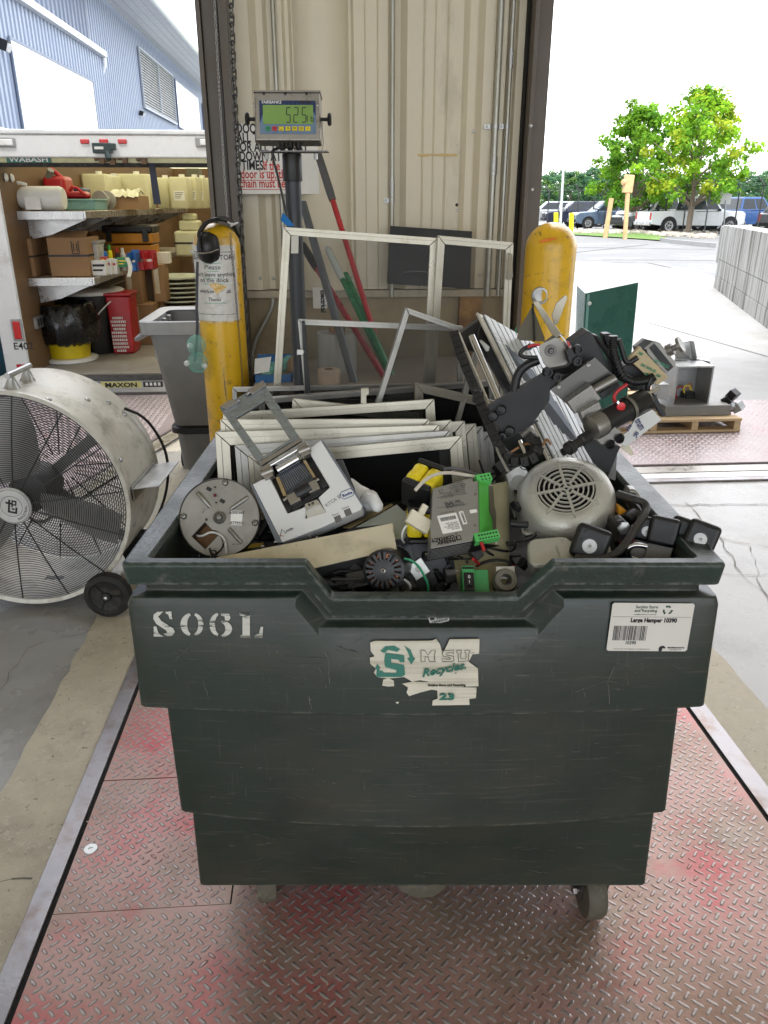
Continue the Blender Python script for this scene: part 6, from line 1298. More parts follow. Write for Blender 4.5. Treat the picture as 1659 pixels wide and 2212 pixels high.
ol([kD(x,y) for x,y in ((1604,588),(1622,588),(1640,612),(1659,588))]+[kD2(18,588),kD2(18,600),kD2(14,602),kD2(14,632),kD2(20,645),kD2(-12,645),kD(1640,620),kD(1625,620),kD(1625,645),kD(1605,645)],m)
ol([kD2(x,y) for x,y in ((55,590),(110,588),(110,606),(98,600),(72,602),(75,612),(108,618),(112,640),(100,645),(52,645),(52,628),(64,632),(95,634),(92,626),(58,618),(52,605))],m)
ol([kD2(x,y) for x,y in ((125,588),(150,588),(150,598),(146,600),(146,630),(172,632),(172,600),(166,598),(166,588),(192,588),(192,598),(186,602),(184,642),(135,645),(132,602),(125,598))],m)
m.build('decal_outline_letters',GL,hp)
a=onface(*kD(1610,722),.0032);b=onface(*kD2(190,672),.0032);ang=math.atan2(b.z-a.z,b.x-a.x)
MT=Matrix.Translation(a) @ Matrix.Rotation(R(90),4,'X') @ Matrix.Rotation(ang,4,'Z')
text('decal_script','Recycles.',(b-a).length/3.9,DGR,hp,MT,bold=.0006,shear=.45,sx=.98)
a=onface(*kD2(38,836),.0032);text('decal_number','23',.018,DGR,hp,Matrix.Translation(a) @ Matrix.Rotation(R(90),4,'X'),bold=.0008,sx=1.5)
a=onface(*kD(1640,768),.0032);text('decal_small_print','Surplus Store and Recycling',.0058,INK,hp,Matrix.Translation(a) @ Matrix.Rotation(R(90),4,'X'),bold=.0002,sx=1.0)
# ---- asset label
LB=[kB2(908,348),kB2(1324,345),kB2(1280,592),kB2(876,589)]
o_=onface(*LB[3],.0035);lx_=onface(*LB[2],.0045);ly_=onface(*LB[0],.0050);LM=MF(o_,lx_,ly_);LW=(lx_-o_).length;LH=(ly_-o_).length
cx0=876;
m=MB();wt=(onface(*LB[1],.0022)-onface(*LB[0],.0022)).length
m.prism([(0.003,0),(LW-.003,0),(LW,.003),(LW,LH-.003),(LW-.003,LH),(.003,LH),(0,LH-.003),(0,.003)],0,.0008);m.xf(LM);lab_=m.build('asset_label',mat('label_white',(.62,.60,.55),.35,0,.03),hp)
def LT(s,fx,fy,size,mt=INK,bold=0,al='CENTER',sx=1,nm='label_text'):return text(nm,s,size,mt,lab_,LM @ Matrix.Translation((fx*LW,fy*LH,.0011)),align=al,bold=bold,sx=sx,ext=.0001)
DK=mat('label_dark_green',(.02,.06,.04),.5)
LT('Surplus Store',.42,.895,.0078,DK,.00012,sx=.9);LT('and Recycling',.415,.82,.0078,DK,.00012,sx=.9);LT('managing waste as a resource',.41,.76,.0032,DK,0)
LT('Large Hamper 10390',.53,.61,.0108,INK,.0006,sx=.86);LT('10390',.285,.145,.0085,INK,.0002,sx=.9);LT('517-355-1723  msurecycling.com  msusurplusstore.com',.31,.035,.0028,INK,0)
LT('MICHIGAN STATE',.855,.065,.0036,INK,.0002);LT('U N I V E R S I T Y',.855,.025,.0026,INK,.0001)
m=MB();m.bx(.02*LW,.98*LW,.715*LH,.72*LH,.0009,.0011);m.xf(LM);m.build('label_rule',INK,lab_)
m=MB();x=.055*LW;random.seed(12)
while x<.46*LW:w_=random.choice((.0006,.0006,.0011,.0016));m.bx(x,x+w_,.225*LH,.53*LH,.0009,.0011);x+=w_+random.choice((.0006,.0008,.0012))
m.xf(LM);m.build('barcode',INK,lab_)
m=MB()
for k in range(3):
 a=R(90+120*k);cx_,cy_=.68*LW,.86*LH;r1=.0078
 p_=[(cx_+r1*math.cos(a+t)*q,cy_+r1*math.sin(a+t)*q) for t,q in ((-.75,1.0),(-.2,1.12),(.25,1.1),(.5,1.25),(.62,.8),(.2,.55),(.3,.72),(-.15,.72),(-.6,.62))]
 m.prism(p_,.0009,.0012)
m.xf(LM);m.build('recycling_symbol',DK,lab_)
m=MB();cx_,cy_=.685*LW,.045*LH
m.prism([(cx_-.005,cy_-.004),(cx_-.006,cy_+.002),(cx_-.003,cy_+.006),(cx_+.003,cy_+.0065),(cx_+.006,cy_+.003),(cx_+.005,cy_+.001),(cx_+.001,cy_+.002),(cx_+.001,cy_-.001),(cx_-.001,cy_-.005)],.0009,.0012);m.xf(LM);m.build('helmet_mark',INK,lab_)
# ---- small tag under the rim
m=MB();o_=H(*kB2(0,455),1.162);a_=H(*kB2(88,438),1.162);b_=H(*kB2(-5,410),1.162);TM=RZ.inverted() @ MF(H(*kB1(1652,462),1.160),H(*kB2(90,438),1.160),H(*kB1(1640,412),1.160))
tw,th_=(H(*kB2(90,438),1.160)-H(*kB1(1652,462),1.160)).length,.017
m.prism([(.002,0),(tw-.002,0),(tw,.002),(tw,th_-.002),(tw-.002,th_),(.002,th_),(0,th_-.002),(0,.002)],0,.0006);m.xf(TM);tgp=m.build('small_tag',mat('tag_silver',(.42,.42,.4),.4),hp)
text('tag_text','SURPLUS\n& RECYCLING',.0042,INK,tgp,TM @ Matrix.Translation((tw*.4,th_*.75,.0008)),bold=.0002,ext=.0001)
m=MB();x=tw*.12
while x<tw*.92:w_=random.choice((.0004,.0008));m.bx(x,x+w_,th_*.12,th_*.42,.0006,.0008);x+=w_+random.choice((.0005,.0008))
m.bx(tw*.08,tw*.3,th_*.55,th_*.9,.0006,.0008);m.xf(TM);m.build('tag_barcode',INK,tgp)
# ---- scratches standing proud as pale nicks
SC=mat('pale_scratch',(.15,.15,.125),.7);m=MB();random.seed(5)
def jit(pts):
 o=[]
 for a,b in zip(pts,pts[1:]):
  n=max(2,int(math.hypot(b[0]-a[0],b[1]-a[1])/6))
  for i in range(n):o.append((a[0]+(b[0]-a[0])*i/n+random.uniform(-1,1),a[1]+(b[1]-a[1])*i/n+random.uniform(-1,1)))
 return o+[pts[-1]]
def scr(pts,wd):
 p_=jit(pts);q=[onface(*v,.0003) for v in p_];m.tube(q,[wd*random.uniform(.2,1.1) for _ in q],3)
for pts,wd in (([kB1(1185,570),kB1(1230,588),kB1(1285,605)],.0013),([kB1(880,585),kB1(882,608)],.0006),([kB1(1120,595),kB1(1140,640),kB1(1145,760)],.0005),([kB1(1040,820),kB1(1055,885)],.0006),([kB1(1210,680),kB1(1250,650)],.0004),([kB2(720,797),kB2(800,770),kB2(850,748),kB2(885,740),kB2(930,752)],.0007),([kB2(918,670),kB2(900,710),kB2(885,745),kB2(893,860)],.0007),([kB1(420,630),kB1(640,640)],.0005),([kB1(880,612),kB1(1130,632)],.0005),([kB1(900,655),kB1(1120,660)],.0005),([kB2(330,640),kB2(440,632)],.0004),([kB2(580,515),kB2(640,500)],.0004)):
 scr(pts,wd)
for _ in range(70):
 x,y=random.uniform(330,1480),random.uniform(1390,1500);L_=random.uniform(8,40);a=random.choice((0,0,.1,1.4,-.6))+random.uniform(-.2,.2);scr([(x,y),(x+L_*math.cos(a),y+L_*math.sin(a))],.00035)
def scr2(Y,pts,wd):q=[RZ.inverted() @ H(*v,Y) for v in jit(pts)];m.tube(q,[wd*random.uniform(.2,1.1) for _ in q],3)
for _ in range(60):
 x,y=random.uniform(420,1400),random.uniform(1560,1730);L_=random.uniform(10,50);a=random.choice((0,0,.1,1.5))+random.uniform(-.3,.3)
 u=1-((x-915)/540)**2;Y=1.1815-u*(.010+.032*max(0,(y-1545)/215));scr2(Y,[(x,y),(x+L_*math.cos(a),y+L_*math.sin(a))],.0004)
for _ in range(34):
 x,y=random.uniform(450,1370),random.uniform(1800,1895);L_=random.uniform(10,50);a=random.uniform(-.2,.3);scr2(1.1955,[(x,y),(x+L_*math.cos(a),y+L_*math.sin(a))],.0004)
m.build('scratches',SC,hp,kind='stuff',smooth=0)
# ================================================================== THE SCRAP IN THE HAMPER
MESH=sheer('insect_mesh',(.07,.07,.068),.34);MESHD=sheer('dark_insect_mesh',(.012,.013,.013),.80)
def screen(lab,c4,Ys,wd,th=.009,mt=None,mesh=None,skip=(),nm='window_screen',cat='window screen',group='window screens stacked in the hamper'):
 """c4: outer corners TL TR BR BL in the view; Ys: distance of each corner"""
 mt=mt or ANOD;q=[H(p_[0],p_[1],Y) for p_,Y in zip(c4,Ys)]
 t=thing(nm,lab,cat,(q[2]+q[3])/2,group);n=(q[1]-q[0]).cross(q[3]-q[0]).normalized()
 if n.dot(CAM-q[0])<0:n=-n
 inn=[]
 for i in range(4):
  a,b,c=q[i],q[(i+1)%4],q[i-1];u=(b-a).normalized();v=(c-a).normalized();s_=u.cross(v).length;w_=wd if not isinstance(wd,(tuple,list)) else wd[0]
  inn.append(a+(u+v)*(w_/max(.3,s_)))
 for i in range(4):
  if i in skip:continue
  j=(i+1)%4;e=(q[j]-q[i]).normalized()*.0008;m=MB()
  m.wprism([q[i]+e,q[j]-e,inn[j]-e,inn[i]+e],-n*th);rl=m.build('rail',mt,t,True,bev=.0009);k_=inn[i].lerp(q[i],.58),inn[j].lerp(q[j],.58);m=MB();m.wprism([q[i]+e,q[j]-e,k_[1]-e,k_[0]+e],n*.0022);m.build('rail_ridge',mt,rl,True,bev=.0006)
  g_=MB();a,b=inn[i]+(inn[j]-inn[i])*.01,inn[j];iw=(inn[j]-inn[i]).normalized();nn=n.cross(iw)*.004
  g_.wprism([a-n*.003,b-n*.003,b-n*.003+nn,a-n*.003+nn],-n*.003);g_.build('spline',RUB,t,True,smooth=0) if mesh else None
 if mesh:m=MB();m.poly([p_-n*th*.6 for p_ in inn]);m.build('mesh',mesh,t,True,smooth=0)
 return t,q,inn,n
ZD=1150
screen('largest pale framed window screen with blue tape on its top left corner',[(612,490),(946,514),(927,872),(588,880)],[2.02,2.05,2.05,2.0],.019,.012,mesh=MESH,group=None)
screen('tall narrow pale screen joined at the right of the largest one, with a pull tab',[(946,509),(1109,524),(1092,900),(922,893)],[2.03,2.06,2.08,2.05],.019,.012,mesh=MESH,group=None)
t=thing('pull_tab','small bright metal pull tab on the right rail of the narrow tall screen','tab',H(1101,600,2.03));m=MB();m.wprism([H(1095,604,2.04),H(1102,606,2.04),H(1108,598,2.03),H(1107,548,2.03),H(1099,546,2.04)],HF*.012);m.build('tab',ANOD,t,True,bev=.001)
m=MB();m.wprism([H(*kW(172,55),2.0),H(*kW(200,85),1.98),H(*kW(240,136),2.01),H(*kW(205,138),2.01),H(*kW(183,125),2.01),H(*kW(158,100),2.0)],HF*.001)
tag(m.build('blue_tape',mat('blue_masking_tape',(.02,.22,.62),.5)),'folded flag of bright blue tape at the top left of the largest screen','tape')
m=MB();m.wprism([H(*q,2.0) for q in (kW(222,195),kW(265,195),kW(263,298),kW(220,298))],HF*.001);tag(m.build('clear_tape',mat('clear_tape_strip',(.45,.43,.36),.2)),'strip of clear yellowish tape inside the top left corner of the largest screen','tape')
screen('small grey aluminium screen with a black left edge in front of the scale post',[(643,689),(1000,704),(1000,880),(660,872)],[1.93,1.96,1.96,1.92],.014,.012,ALU2,MESH,group=None)
m=MB();m.wprism([H(*q,1.9) for q in (kW(283,700),kW(300,700),kW(336,1135),kW(303,1135))],HF*.01);tag(m.build('black_rail',BLKM,bev=.001),'loose black metal rail standing along the left side of the small grey screen','rail')
m=MB();m.wprism([H(*q,1.9) for q in (kW(255,872),kW(300,872),kW(308,884),kW(285,900),kW(255,900))],HF*.01);tag(m.build('corner_clip',WHT,bev=.001),'small white plastic clip on the left edge of the small grey screen','clip')
screen('tilted bare aluminium channel frame leaning with its corner upward',[(877,664),(1046,724),(990,925),(808,885)],[1.83,1.86,1.84,1.8],.0125,.016,ALU2,MESH,skip=(2,),group=None)
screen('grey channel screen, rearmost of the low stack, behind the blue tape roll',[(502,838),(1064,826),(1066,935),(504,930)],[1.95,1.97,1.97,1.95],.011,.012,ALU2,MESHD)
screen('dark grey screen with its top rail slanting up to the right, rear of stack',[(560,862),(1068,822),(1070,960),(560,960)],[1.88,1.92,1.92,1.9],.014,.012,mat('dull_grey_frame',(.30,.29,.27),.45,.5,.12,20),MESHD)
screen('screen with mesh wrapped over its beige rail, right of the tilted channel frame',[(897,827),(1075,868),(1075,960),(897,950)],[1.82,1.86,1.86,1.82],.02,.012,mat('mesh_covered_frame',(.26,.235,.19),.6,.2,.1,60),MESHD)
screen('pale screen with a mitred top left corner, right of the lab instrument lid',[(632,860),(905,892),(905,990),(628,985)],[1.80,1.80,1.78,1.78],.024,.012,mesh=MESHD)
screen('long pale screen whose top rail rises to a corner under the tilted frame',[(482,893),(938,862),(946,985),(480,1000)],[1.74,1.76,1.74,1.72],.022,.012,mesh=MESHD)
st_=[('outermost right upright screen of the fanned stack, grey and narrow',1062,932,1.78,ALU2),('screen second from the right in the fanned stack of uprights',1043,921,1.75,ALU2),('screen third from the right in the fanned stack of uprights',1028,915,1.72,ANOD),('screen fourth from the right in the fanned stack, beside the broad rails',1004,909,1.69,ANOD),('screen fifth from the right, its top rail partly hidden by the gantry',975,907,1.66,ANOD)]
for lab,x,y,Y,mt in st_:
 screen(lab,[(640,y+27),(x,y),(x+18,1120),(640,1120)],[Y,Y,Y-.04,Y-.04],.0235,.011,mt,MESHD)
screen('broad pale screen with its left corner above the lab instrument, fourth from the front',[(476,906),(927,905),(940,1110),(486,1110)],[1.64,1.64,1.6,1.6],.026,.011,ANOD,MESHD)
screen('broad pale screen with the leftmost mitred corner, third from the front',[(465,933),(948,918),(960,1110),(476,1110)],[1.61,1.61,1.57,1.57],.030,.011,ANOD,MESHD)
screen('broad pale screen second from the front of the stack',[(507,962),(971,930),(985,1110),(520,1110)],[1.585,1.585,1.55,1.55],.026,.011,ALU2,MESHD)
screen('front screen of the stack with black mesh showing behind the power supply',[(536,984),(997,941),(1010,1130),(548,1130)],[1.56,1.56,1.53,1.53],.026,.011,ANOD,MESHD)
m=MB();m.wprism([H(*q,1.6) for q in (kW(635,1102),kW(680,1100),kW(683,1135),kW(668,1142),kW(668,1195),kW(634,1190))],HF*.01);tag(m.build('frame_corner_piece',ANOD,bev=.001),'small cream corner piece of frame poking up left of the tilted channel frame','frame piece')
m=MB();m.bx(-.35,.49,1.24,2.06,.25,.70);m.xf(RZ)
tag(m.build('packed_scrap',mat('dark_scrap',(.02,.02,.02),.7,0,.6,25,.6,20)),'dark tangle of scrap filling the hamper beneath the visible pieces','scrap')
RZI=RZ.inverted()
random.seed(21)
FILL=[BLK,BLKM,DSTEEL,RUB,mat('dull_filler_grey',(.10,.10,.095),.5,.3),BLK]
def filler(n,x0,x1,y0,y1,Y0,Y1,s0=.02,s1=.06):
 for _ in range(n):
  px,py,Y=random.uniform(x0,x1),random.uniform(y0,y1),random.uniform(Y0,Y1);c=H(px,py,Y);k=random.random();m=MB()
  Rm=Matrix.Rotation(random.uniform(0,3),3,Vector((random.random(),random.random(),random.random()+.1)).normalized());s_=random.uniform(s0,s1)
  if k<.5:m.box(c,(s_*1.6,s_,s_*.6),Rm);nm,lb='scrap_block','dark scrap block wedged in the shadow between larger parts'
  elif k<.8:a=Rm @ Vector((s_,0,0));m.cyl(c-a,c+a,s_*.4);nm,lb='scrap_cylinder','dark scrap cylinder wedged in the shadow between larger parts'
  else:m.tube([c+Vector((random.uniform(-.06,.06),random.uniform(-.03,.03),random.uniform(-.04,.04))) for _ in range(5)],.003,6,2);nm,lb='loose_cable','loose black cable curled in the shadow between larger parts'
  tag(m.build(nm,random.choice(FILL),bev=.002),lb,'scrap','dark scrap in the gaps of the pile')
filler(16,660,880,1235,1285,1.22,1.32);filler(12,900,1130,1190,1280,1.27,1.38,.012,.03);filler(10,1070,1140,1090,1260,1.28,1.38,.01,.022);filler(4,570,650,1150,1210,1.38,1.45);filler(7,560,700,1120,1200,1.34,1.45,.02,.045);filler(8,1290,1420,1120,1205,1.28,1.4);filler(7,1060,1200,960,1080,1.42,1.6)
# ---- disc motor cover
YDm=1.33;c=H(474.3,1118.5,YDm);rad=86.8*((c-CAM).dot(FWD))/FPX
nrm=(CAM-c).normalized();nrm=(nrm*.82+Vector((-.12,-.3,.28))).normalized();xr=(RT-nrm*RT.dot(nrm)).normalized();yr=nrm.cross(xr)
DM=Matrix((xr,yr,nrm)).transposed().to_4x4();DM.translation=c
dm=thing('flat_disc_motor','round flat grey motor with ribbed face and cut window at the left of the hamper','motor',DM);s=rad
DF=mat('dull_zinc_face',(.30,.29,.265),.38,.7,.15,10,.06,120,dirt=((.17,.16,.14),.5,.8,16))
def hull(outer,hole,z0,z1,n=64):
 m=MB();pass
m=MB();win=[(-.68,-.47),(-.36,-.10),(-.02,-.45),(-.33,-.80)]
def inwin(x,y):
 o=0
 for i in range(4):
  (x1,y1),(x2,y2)=win[i],win[(i+1)%4]
  if (y1>y) != (y2>y) and x<(x2-x1)*(y-y1)/(y2-y1)+x1:o ^= 1
 return o
import mathutils
from mathutils import geometry as geo
outer=[Vector((.97*math.cos(2*math.pi*i/64),.97*math.sin(2*math.pi*i/64))) for i in range(64)]
W_=[Vector(q) for q in win]
pts2=outer+W_;edges=[(i,(i+1)%64) for i in range(64)]+[(64+i,64+(i+1)%4) for i in range(4)]
vo,eo,fo,*_r=geo.delaunay_2d_cdt(pts2,edges,[],0,1e-6)
for f_ in fo:
 cx_=sum(vo[i].x for i in f_)/len(f_);cy_=sum(vo[i].y for i in f_)/len(f_)
 if not inwin(cx_,cy_):m.add([(vo[i].x*s,vo[i].y*s,0) for i in f_],[tuple(range(len(f_)))])
m.build('face_plate',DF,dm,smooth=0)
m=MB();m.lathe([(.97*s,0),(.985*s,.004),(s,.003),(s,-.014),(.93*s,-.02),(.93*s,-.05),(.2*s,-.055)],(0,0,0),seg=64,cap0=False);m.lathe([(.93*s,-.006),(.93*s,-.008)],(0,0,0),seg=8,cap0=False,cap1=False);m.build('casing',DSTEEL,dm,smooth=40)
m=MB();m.prism([(x*s*1.05+.001,y*s*1.05) for x,y in win],-.045,-.03);m.build('copper_board',mat('copper_board',(.20,.10,.035),.4,.3),dm)
m=MB()
for i in range(4):
 a,b=Vector((*win[i],0))*s,Vector((*win[(i+1)%4],0))*s;m.wprism([a,b,b-Vector((0,0,.03)),a-Vector((0,0,.03))],(b-a).cross(Vector((0,0,1))).normalized()*.001)
m.build('window_wall',DSTEEL,dm)
m=MB();m.lathe([(.16*s,0),(.15*s,.006),(.11*s,.008),(.09*s,.004),(.06*s,.003),(.05*s,.009),(.001,.009)],(0,0,0),seg=32,cap0=False,cap1=False);m.build('centre_hub',DF,dm,smooth=60)
for a,b in (((-.55,.62),(-.25,.28)),((.28,.22),(.68,.52)),((.25,-.28),(.55,-.62))):
 m=MB();A_,B_2=Vector((*a,0))*s,Vector((*b,0))*s;m.tube([A_+Vector((0,0,-.001)),A_.lerp(B_2,.08)+Vector((0,0,.001)),A_.lerp(B_2,.92)+Vector((0,0,.001)),B_2+Vector((0,0,-.001))],.0042,10);m.build('pressed_rib',DF,dm,smooth=60)
for x,y in ((-.88,.03),(.88,-.12),(.12,.88),(-.12,-.88)):
 m=MB();m.lathe([(.085*s,0),(.08*s,.003),(.05*s,.001),(.045*s,.004),(.001,.005)],(x*s,y*s,0),seg=20,cap0=False,cap1=False);m.build('face_screw',DF,dm,smooth=50)
for x,y,w_,h_,r0 in ((-.28,.72,.13,.09,.5),(.06,.42,.13,.09,.5),(-.13,.77,.05,.04,.5),(-.09,.38,.05,.04,.5),(-.32,-.05,.06,.06,0)):
 m=MB();m.box((x*s,y*s,.0008),(w_*s,h_*s,.001),Matrix.Rotation(-r0,3,'Z'));m.build('slot',BLK,dm)
m=MB();m.lathe([(.085*s,0),(.085*s,.003),(.06*s,.003),(.055*s,-.002)],(-.12*s,.56*s,0),seg=20,cap0=False,cap1=False);m.build('lens_ring',DF,dm);m=MB();m.box((-.12*s,.56*s,.001),(.07*s,.07*s,.002));m.build('red_sensor',mat('dark_red_sensor',(.12,.01,.02),.2),dm)
m=MB();m.box((-.45*s,.18*s,.002),(.11*s,.1*s,.004),Matrix.Rotation(-.5,3,'Z'));m.build('square_boss',DF,dm)
m=MB();m.box((.42*s,0,.0006),(.29*s,.37*s,.0008),Matrix.Rotation(-.03,3,'Z'));lb_=m.build('sticker',PAPER,dm,bev=.0002);
text('sticker_text','A00038E',.0078,INK,lb_,Matrix.Translation((.42*s,.10*s,.0014)),align='CENTER',bold=.0001,ext=.0001);text('sticker_text','877950',.0078,INK,lb_,Matrix.Translation((.42*s,-.165*s,.0014)),align='CENTER',bold=.0001,ext=.0001)
m=MB();m.tube([Vector((x,y,z))*s for x,y,z in ((-.6,-.4,-.2),(-.5,-.47,.0),(-.35,-.45,.08),(-.2,-.36,.1),(.05,-.42,.12),(.18,-.6,.1),(.2,-.9,.05))],.0022,8,2);m.build('white_wire',WHT,dm);m=MB();m.tube([Vector((x,y,z))*s for x,y,z in ((-.62,-.36,-.2),(-.45,-.44,.0),(-.28,-.4,.03),(-.1,-.3,.03),(.1,-.5,.06),(.12,-.75,.05),(-.1,-.95,.04))],.0015,8,2);m.build('black_wire_lead',BLK,dm)
# ---- lab instrument
YI2=1.37
A,Bq,Cq,Dq=H(540.5,1047,1.37),H(696.5,951,1.43),H(787.8,1097.4,1.33),H(606.6,1172.8,1.30)
IMx=MF(Dq,Cq,A);w_=(Cq-Dq).length;h_=(A-Dq).length
if IMx.to_3x3().col[2].dot(CAM-Dq)<0:pass
li=thing('lab_instrument','white bench laboratory instrument tipped on its side with its metal frame lid open','instrument',IMx)
def lp_(x,y,off=0):      # point of the view on the instrument face plane
 n=IMx.to_3x3().col[2];r0=ray((x,y));t_=((Dq+n*off)-CAM).dot(n)/r0.dot(n);return IMx.inverted() @ (CAM+r0*t_)
IW=mat('instrument_white',(.66,.66,.65),.38,0,.03,6,.02,100,dirt=((.5,.47,.4),.66,.85,12));IGR=mat('instrument_grey_side',(.16,.18,.21),.35,.2)
def lpp(pts,z0,z1,mb,k=kL):q=[lp_(*k(*p_)) for p_ in pts];return mb.prism([(v.x,v.y) for v in q],z0,z1)
body=[(712,1050),(845,985),(905,1045),(1000,1290),(1130,1235),(1340,1080),(1230,880),(1165,770),(1270,690),(1605,1200),(1625,1240),(1300,1395),(955,1528),(935,1500)]
m=MB();lpp([(712,1052),(848,983),(1000,1290),(1150,1232),(1145,1330),(1310,1275),(1250,1160),(1345,1075),(1165,770),(1272,690),(1612,1225),(1600,1258),(1300,1395),(955,1528)],-.05,0,m)
m.build('white_shell',IW,li,bev=.002,seg=3)
m=MB();lpp([(848,983),(1165,770),(1345,1075),(1250,1165),(1310,1275),(1145,1330),(1150,1232),(1000,1290)],-.05,-.022,m);m.build('recess_floor',BLK,li)
m=MB();lpp([(695,1055),(712,1045),(958,1526),(940,1535),(905,1520)],-.055,.001,m);m.build('side_trim',IGR,li,bev=.001);m=MB();lpp([(1272,688),(1290,690),(1635,1240),(1612,1232)],-.055,.001,m);m.build('side_trim',IGR,li,bev=.001)
m=MB();m.box((w_*.5,h_*.5,-.085),(w_*.98,h_*.97,.055));m.build('base_case',mat('instrument_dark_base',(.06,.065,.07),.5),li,bev=.004)
m=MB();lpp([(940,970),(1130,840),(1225,985),(985,1145)],-.0215,-.014,m);cn=m.build('cradle',mat('polished_cradle',(.08,.09,.11),.3,.8),li,bev=.001)
m=MB()
for k in range(14):
 a=lp_(*kL(965+225/14*k,1100-150/14*k));b=lp_(*kL(905+185/14*k,955-110/14*k));m.tube([Vector((a.x,a.y,-.0135)),Vector((b.x,b.y,-.0135))],.0014,5)
m.build('contact_rods',mat('grey_rods',(.22,.24,.28),.35,.8),cn)
for pts in ([(895,985),(925,980),(990,1135),(960,1140)],[(1120,850),(1145,845),(1228,985),(1205,990)]):
 m=MB();lpp(pts,-.014,-.006,m);rk=m.build('contact_strip',mat('brass_strip',(.35,.24,.10),.4,.6),li)
 q=[lp_(*kL(*p_)) for p_ in pts];m=MB()
 for j in range(12):
  for e_ in (.3,.7):
   c_=q[0].lerp(q[1],e_).lerp(q[3].lerp(q[2],e_),(j+.5)/12);m.box((c_.x,c_.y,-.0055),(.0014,.0014,.001))
 m.build('contact_pins',CHRM,rk)
m=MB();a,b=lp_(*kL(915,935)),lp_(*kL(1085,835));m.cyl((a.x,a.y,-.002),(b.x,b.y,-.002),.008,seg=20);m.build('roller',CHRM,li,smooth=60)
m=MB();a,b=lp_(*kL(865,905)),lp_(*kL(1130,750));m.cyl((a.x,a.y,.006),(b.x,b.y,.006),.0035,seg=12);m.build('hinge_rod',CHRM,li)
for x,y in ((840,960),(1140,780)):
 c_=lp_(*kL(x,y));m=MB();m.box((c_.x,c_.y,.002),(.018,.026,.02),Matrix.Rotation(.0,3,'Z'));m.cyl((c_.x-.012,c_.y,.006),(c_.x+.012,c_.y,.006),.008);m.build('hinge_block',STEEL,li,bev=.001)
m=MB();lpp([(945,1180),(1270,1000),(1300,1035),(1345,1075),(1000,1290),(960,1230)],-.021,-.008,m);lt_=m.build('latch_bed',BLKM,li,bev=.001)
m=MB();a,b=lp_(*kL(1070,1140)),lp_(*kL(1190,1075));m.cyl((a.x,a.y,.0),(b.x,b.y,.0),.012,seg=20);m.build('latch_barrel',BLKM,li,smooth=60)
for x,y in ((1055,1170),(1210,1075)):
 c_=lp_(*kL(x,y));m=MB();m.box((c_.x,c_.y,.0),(.022,.02,.016),Matrix.Rotation(.05,3,'Z'));m.build('latch_lug',STEEL,li,bev=.001)
m=MB();a,b=lp_(*kL(965,1180)),lp_(*kL(1255,1005));m.cyl((a.x,a.y,-.001),(b.x,b.y,-.001),.003,seg=10);m.build('latch_rod',STEEL,li)
m=MB();lpp([(1125,1235),(1245,1175),(1310,1275),(1170,1345)],-.010,-.002,m);m.build('clear_tongue',mat('clear_tongue',(.55,.53,.46),.12),li,bev=.001)
m=MB();lpp([(1140,1215),(1240,1175),(1262,1225),(1160,1275)],-.002,.003,m);m.build('latch_plate',CHRM,li,bev=.001)
for x,y in ((1180,1222),(1208,1210)):c_=lp_(*kL(x,y));m=MB();m.lathe([(.003,.003),(.003,.004)],(c_.x,c_.y,0),seg=10);m.build('plate_screw',DSTEEL,li)
for x,y in ((1290,1030),(980,1245)):
 c_=lp_(*kL(x,y));m=MB();m.lathe([(.011,-.008),(.011,-.003),(.006,-.002)],(c_.x,c_.y,0),seg=18);m.build('thumb_screw',BLK,li)
for x,y,nm_ in ((1412,1335,'Power'),(1493,1280,'Device')):
 c_=lp_(*kL(x,y));m=MB();m.box((c_.x,c_.y,.0005),(.0125,.0125,.001));m.build('button',mat('button_grey',(.12,.115,.11),.4),li,bev=.0003)
 c2_=lp_(*kL(x-18,y-32));text('button_text',nm_,.005,INK,li,Matrix.Translation((c2_.x,c2_.y,.0006)),align='CENTER',ext=.0001)
a,b=lp_(*kL(1318,1240)),lp_(*kL(1420,1170));an=math.atan2(b.y-a.y,b.x-a.x)
text('model_text','RTCA SP',.0095,mat('text_grey',(.3,.3,.3),.5),li,Matrix.Translation((a.x,a.y,.0005)) @ Matrix.Rotation(an,4,'Z'),bold=.0002,ext=.0001)
a=lp_(*kL(1487,1130));m=MB();hx_=[(-.015,0),(-.009,.0075),(.009,.0075),(.015,0),(.009,-.0075),(-.009,-.0075)]
m.tube([(a.x+x,a.y+y,.0008) for x,y in hx_],.0006,4,closed=True);BI=mat('logo_blue',(.01,.04,.2),.4);m.build('logo_hexagon',BI,li);text('logo_text','Roche',.0075,BI,li,Matrix.Translation((a.x,a.y-.003,.0005)),align='CENTER',bold=.0003,ext=.0001)
a=lp_(*kL(992,1442));text('brand_text','ACEA',.0055,INK,li,Matrix.Translation((a.x,a.y,.0005)) @ Matrix.Rotation(0,4,'Z'),bold=.0002,ext=.0001)
a=lp_(*kL(965,1450));m=MB();m.tube([(a.x-.008,a.y-.005,.0008),(a.x,a.y+.008,.0008),(a.x+.005,a.y-.003,.0008)],.0007,4);m.build('brand_mark',INK,li);m=MB();m.tube([(a.x-.009,a.y-.001,.0008),(a.x-.001,a.y-.006,.0008)],.0007,4);m.build('brand_mark',ORA,li)
lid=[(452,437),(802,226),(1112,690),(785,912)];hole=[(583,520),(818,380),(1026,690),(806,830)]
YLs=[1.47,1.50,1.45,1.41];q=[H(*kL(*p_),Y) for p_,Y in zip(lid,YLs)];LMx=MF(q[3],q[2],q[0]);LMi=LMx.inverted();LL=IMx.inverted() @ LMx
def ll(x,y):n=LMx.to_3x3().col[2];r0=ray(kL(x,y));t_=(q[3]-CAM).dot(n)/r0.dot(n);v=LMi @ (CAM+r0*t_);return v
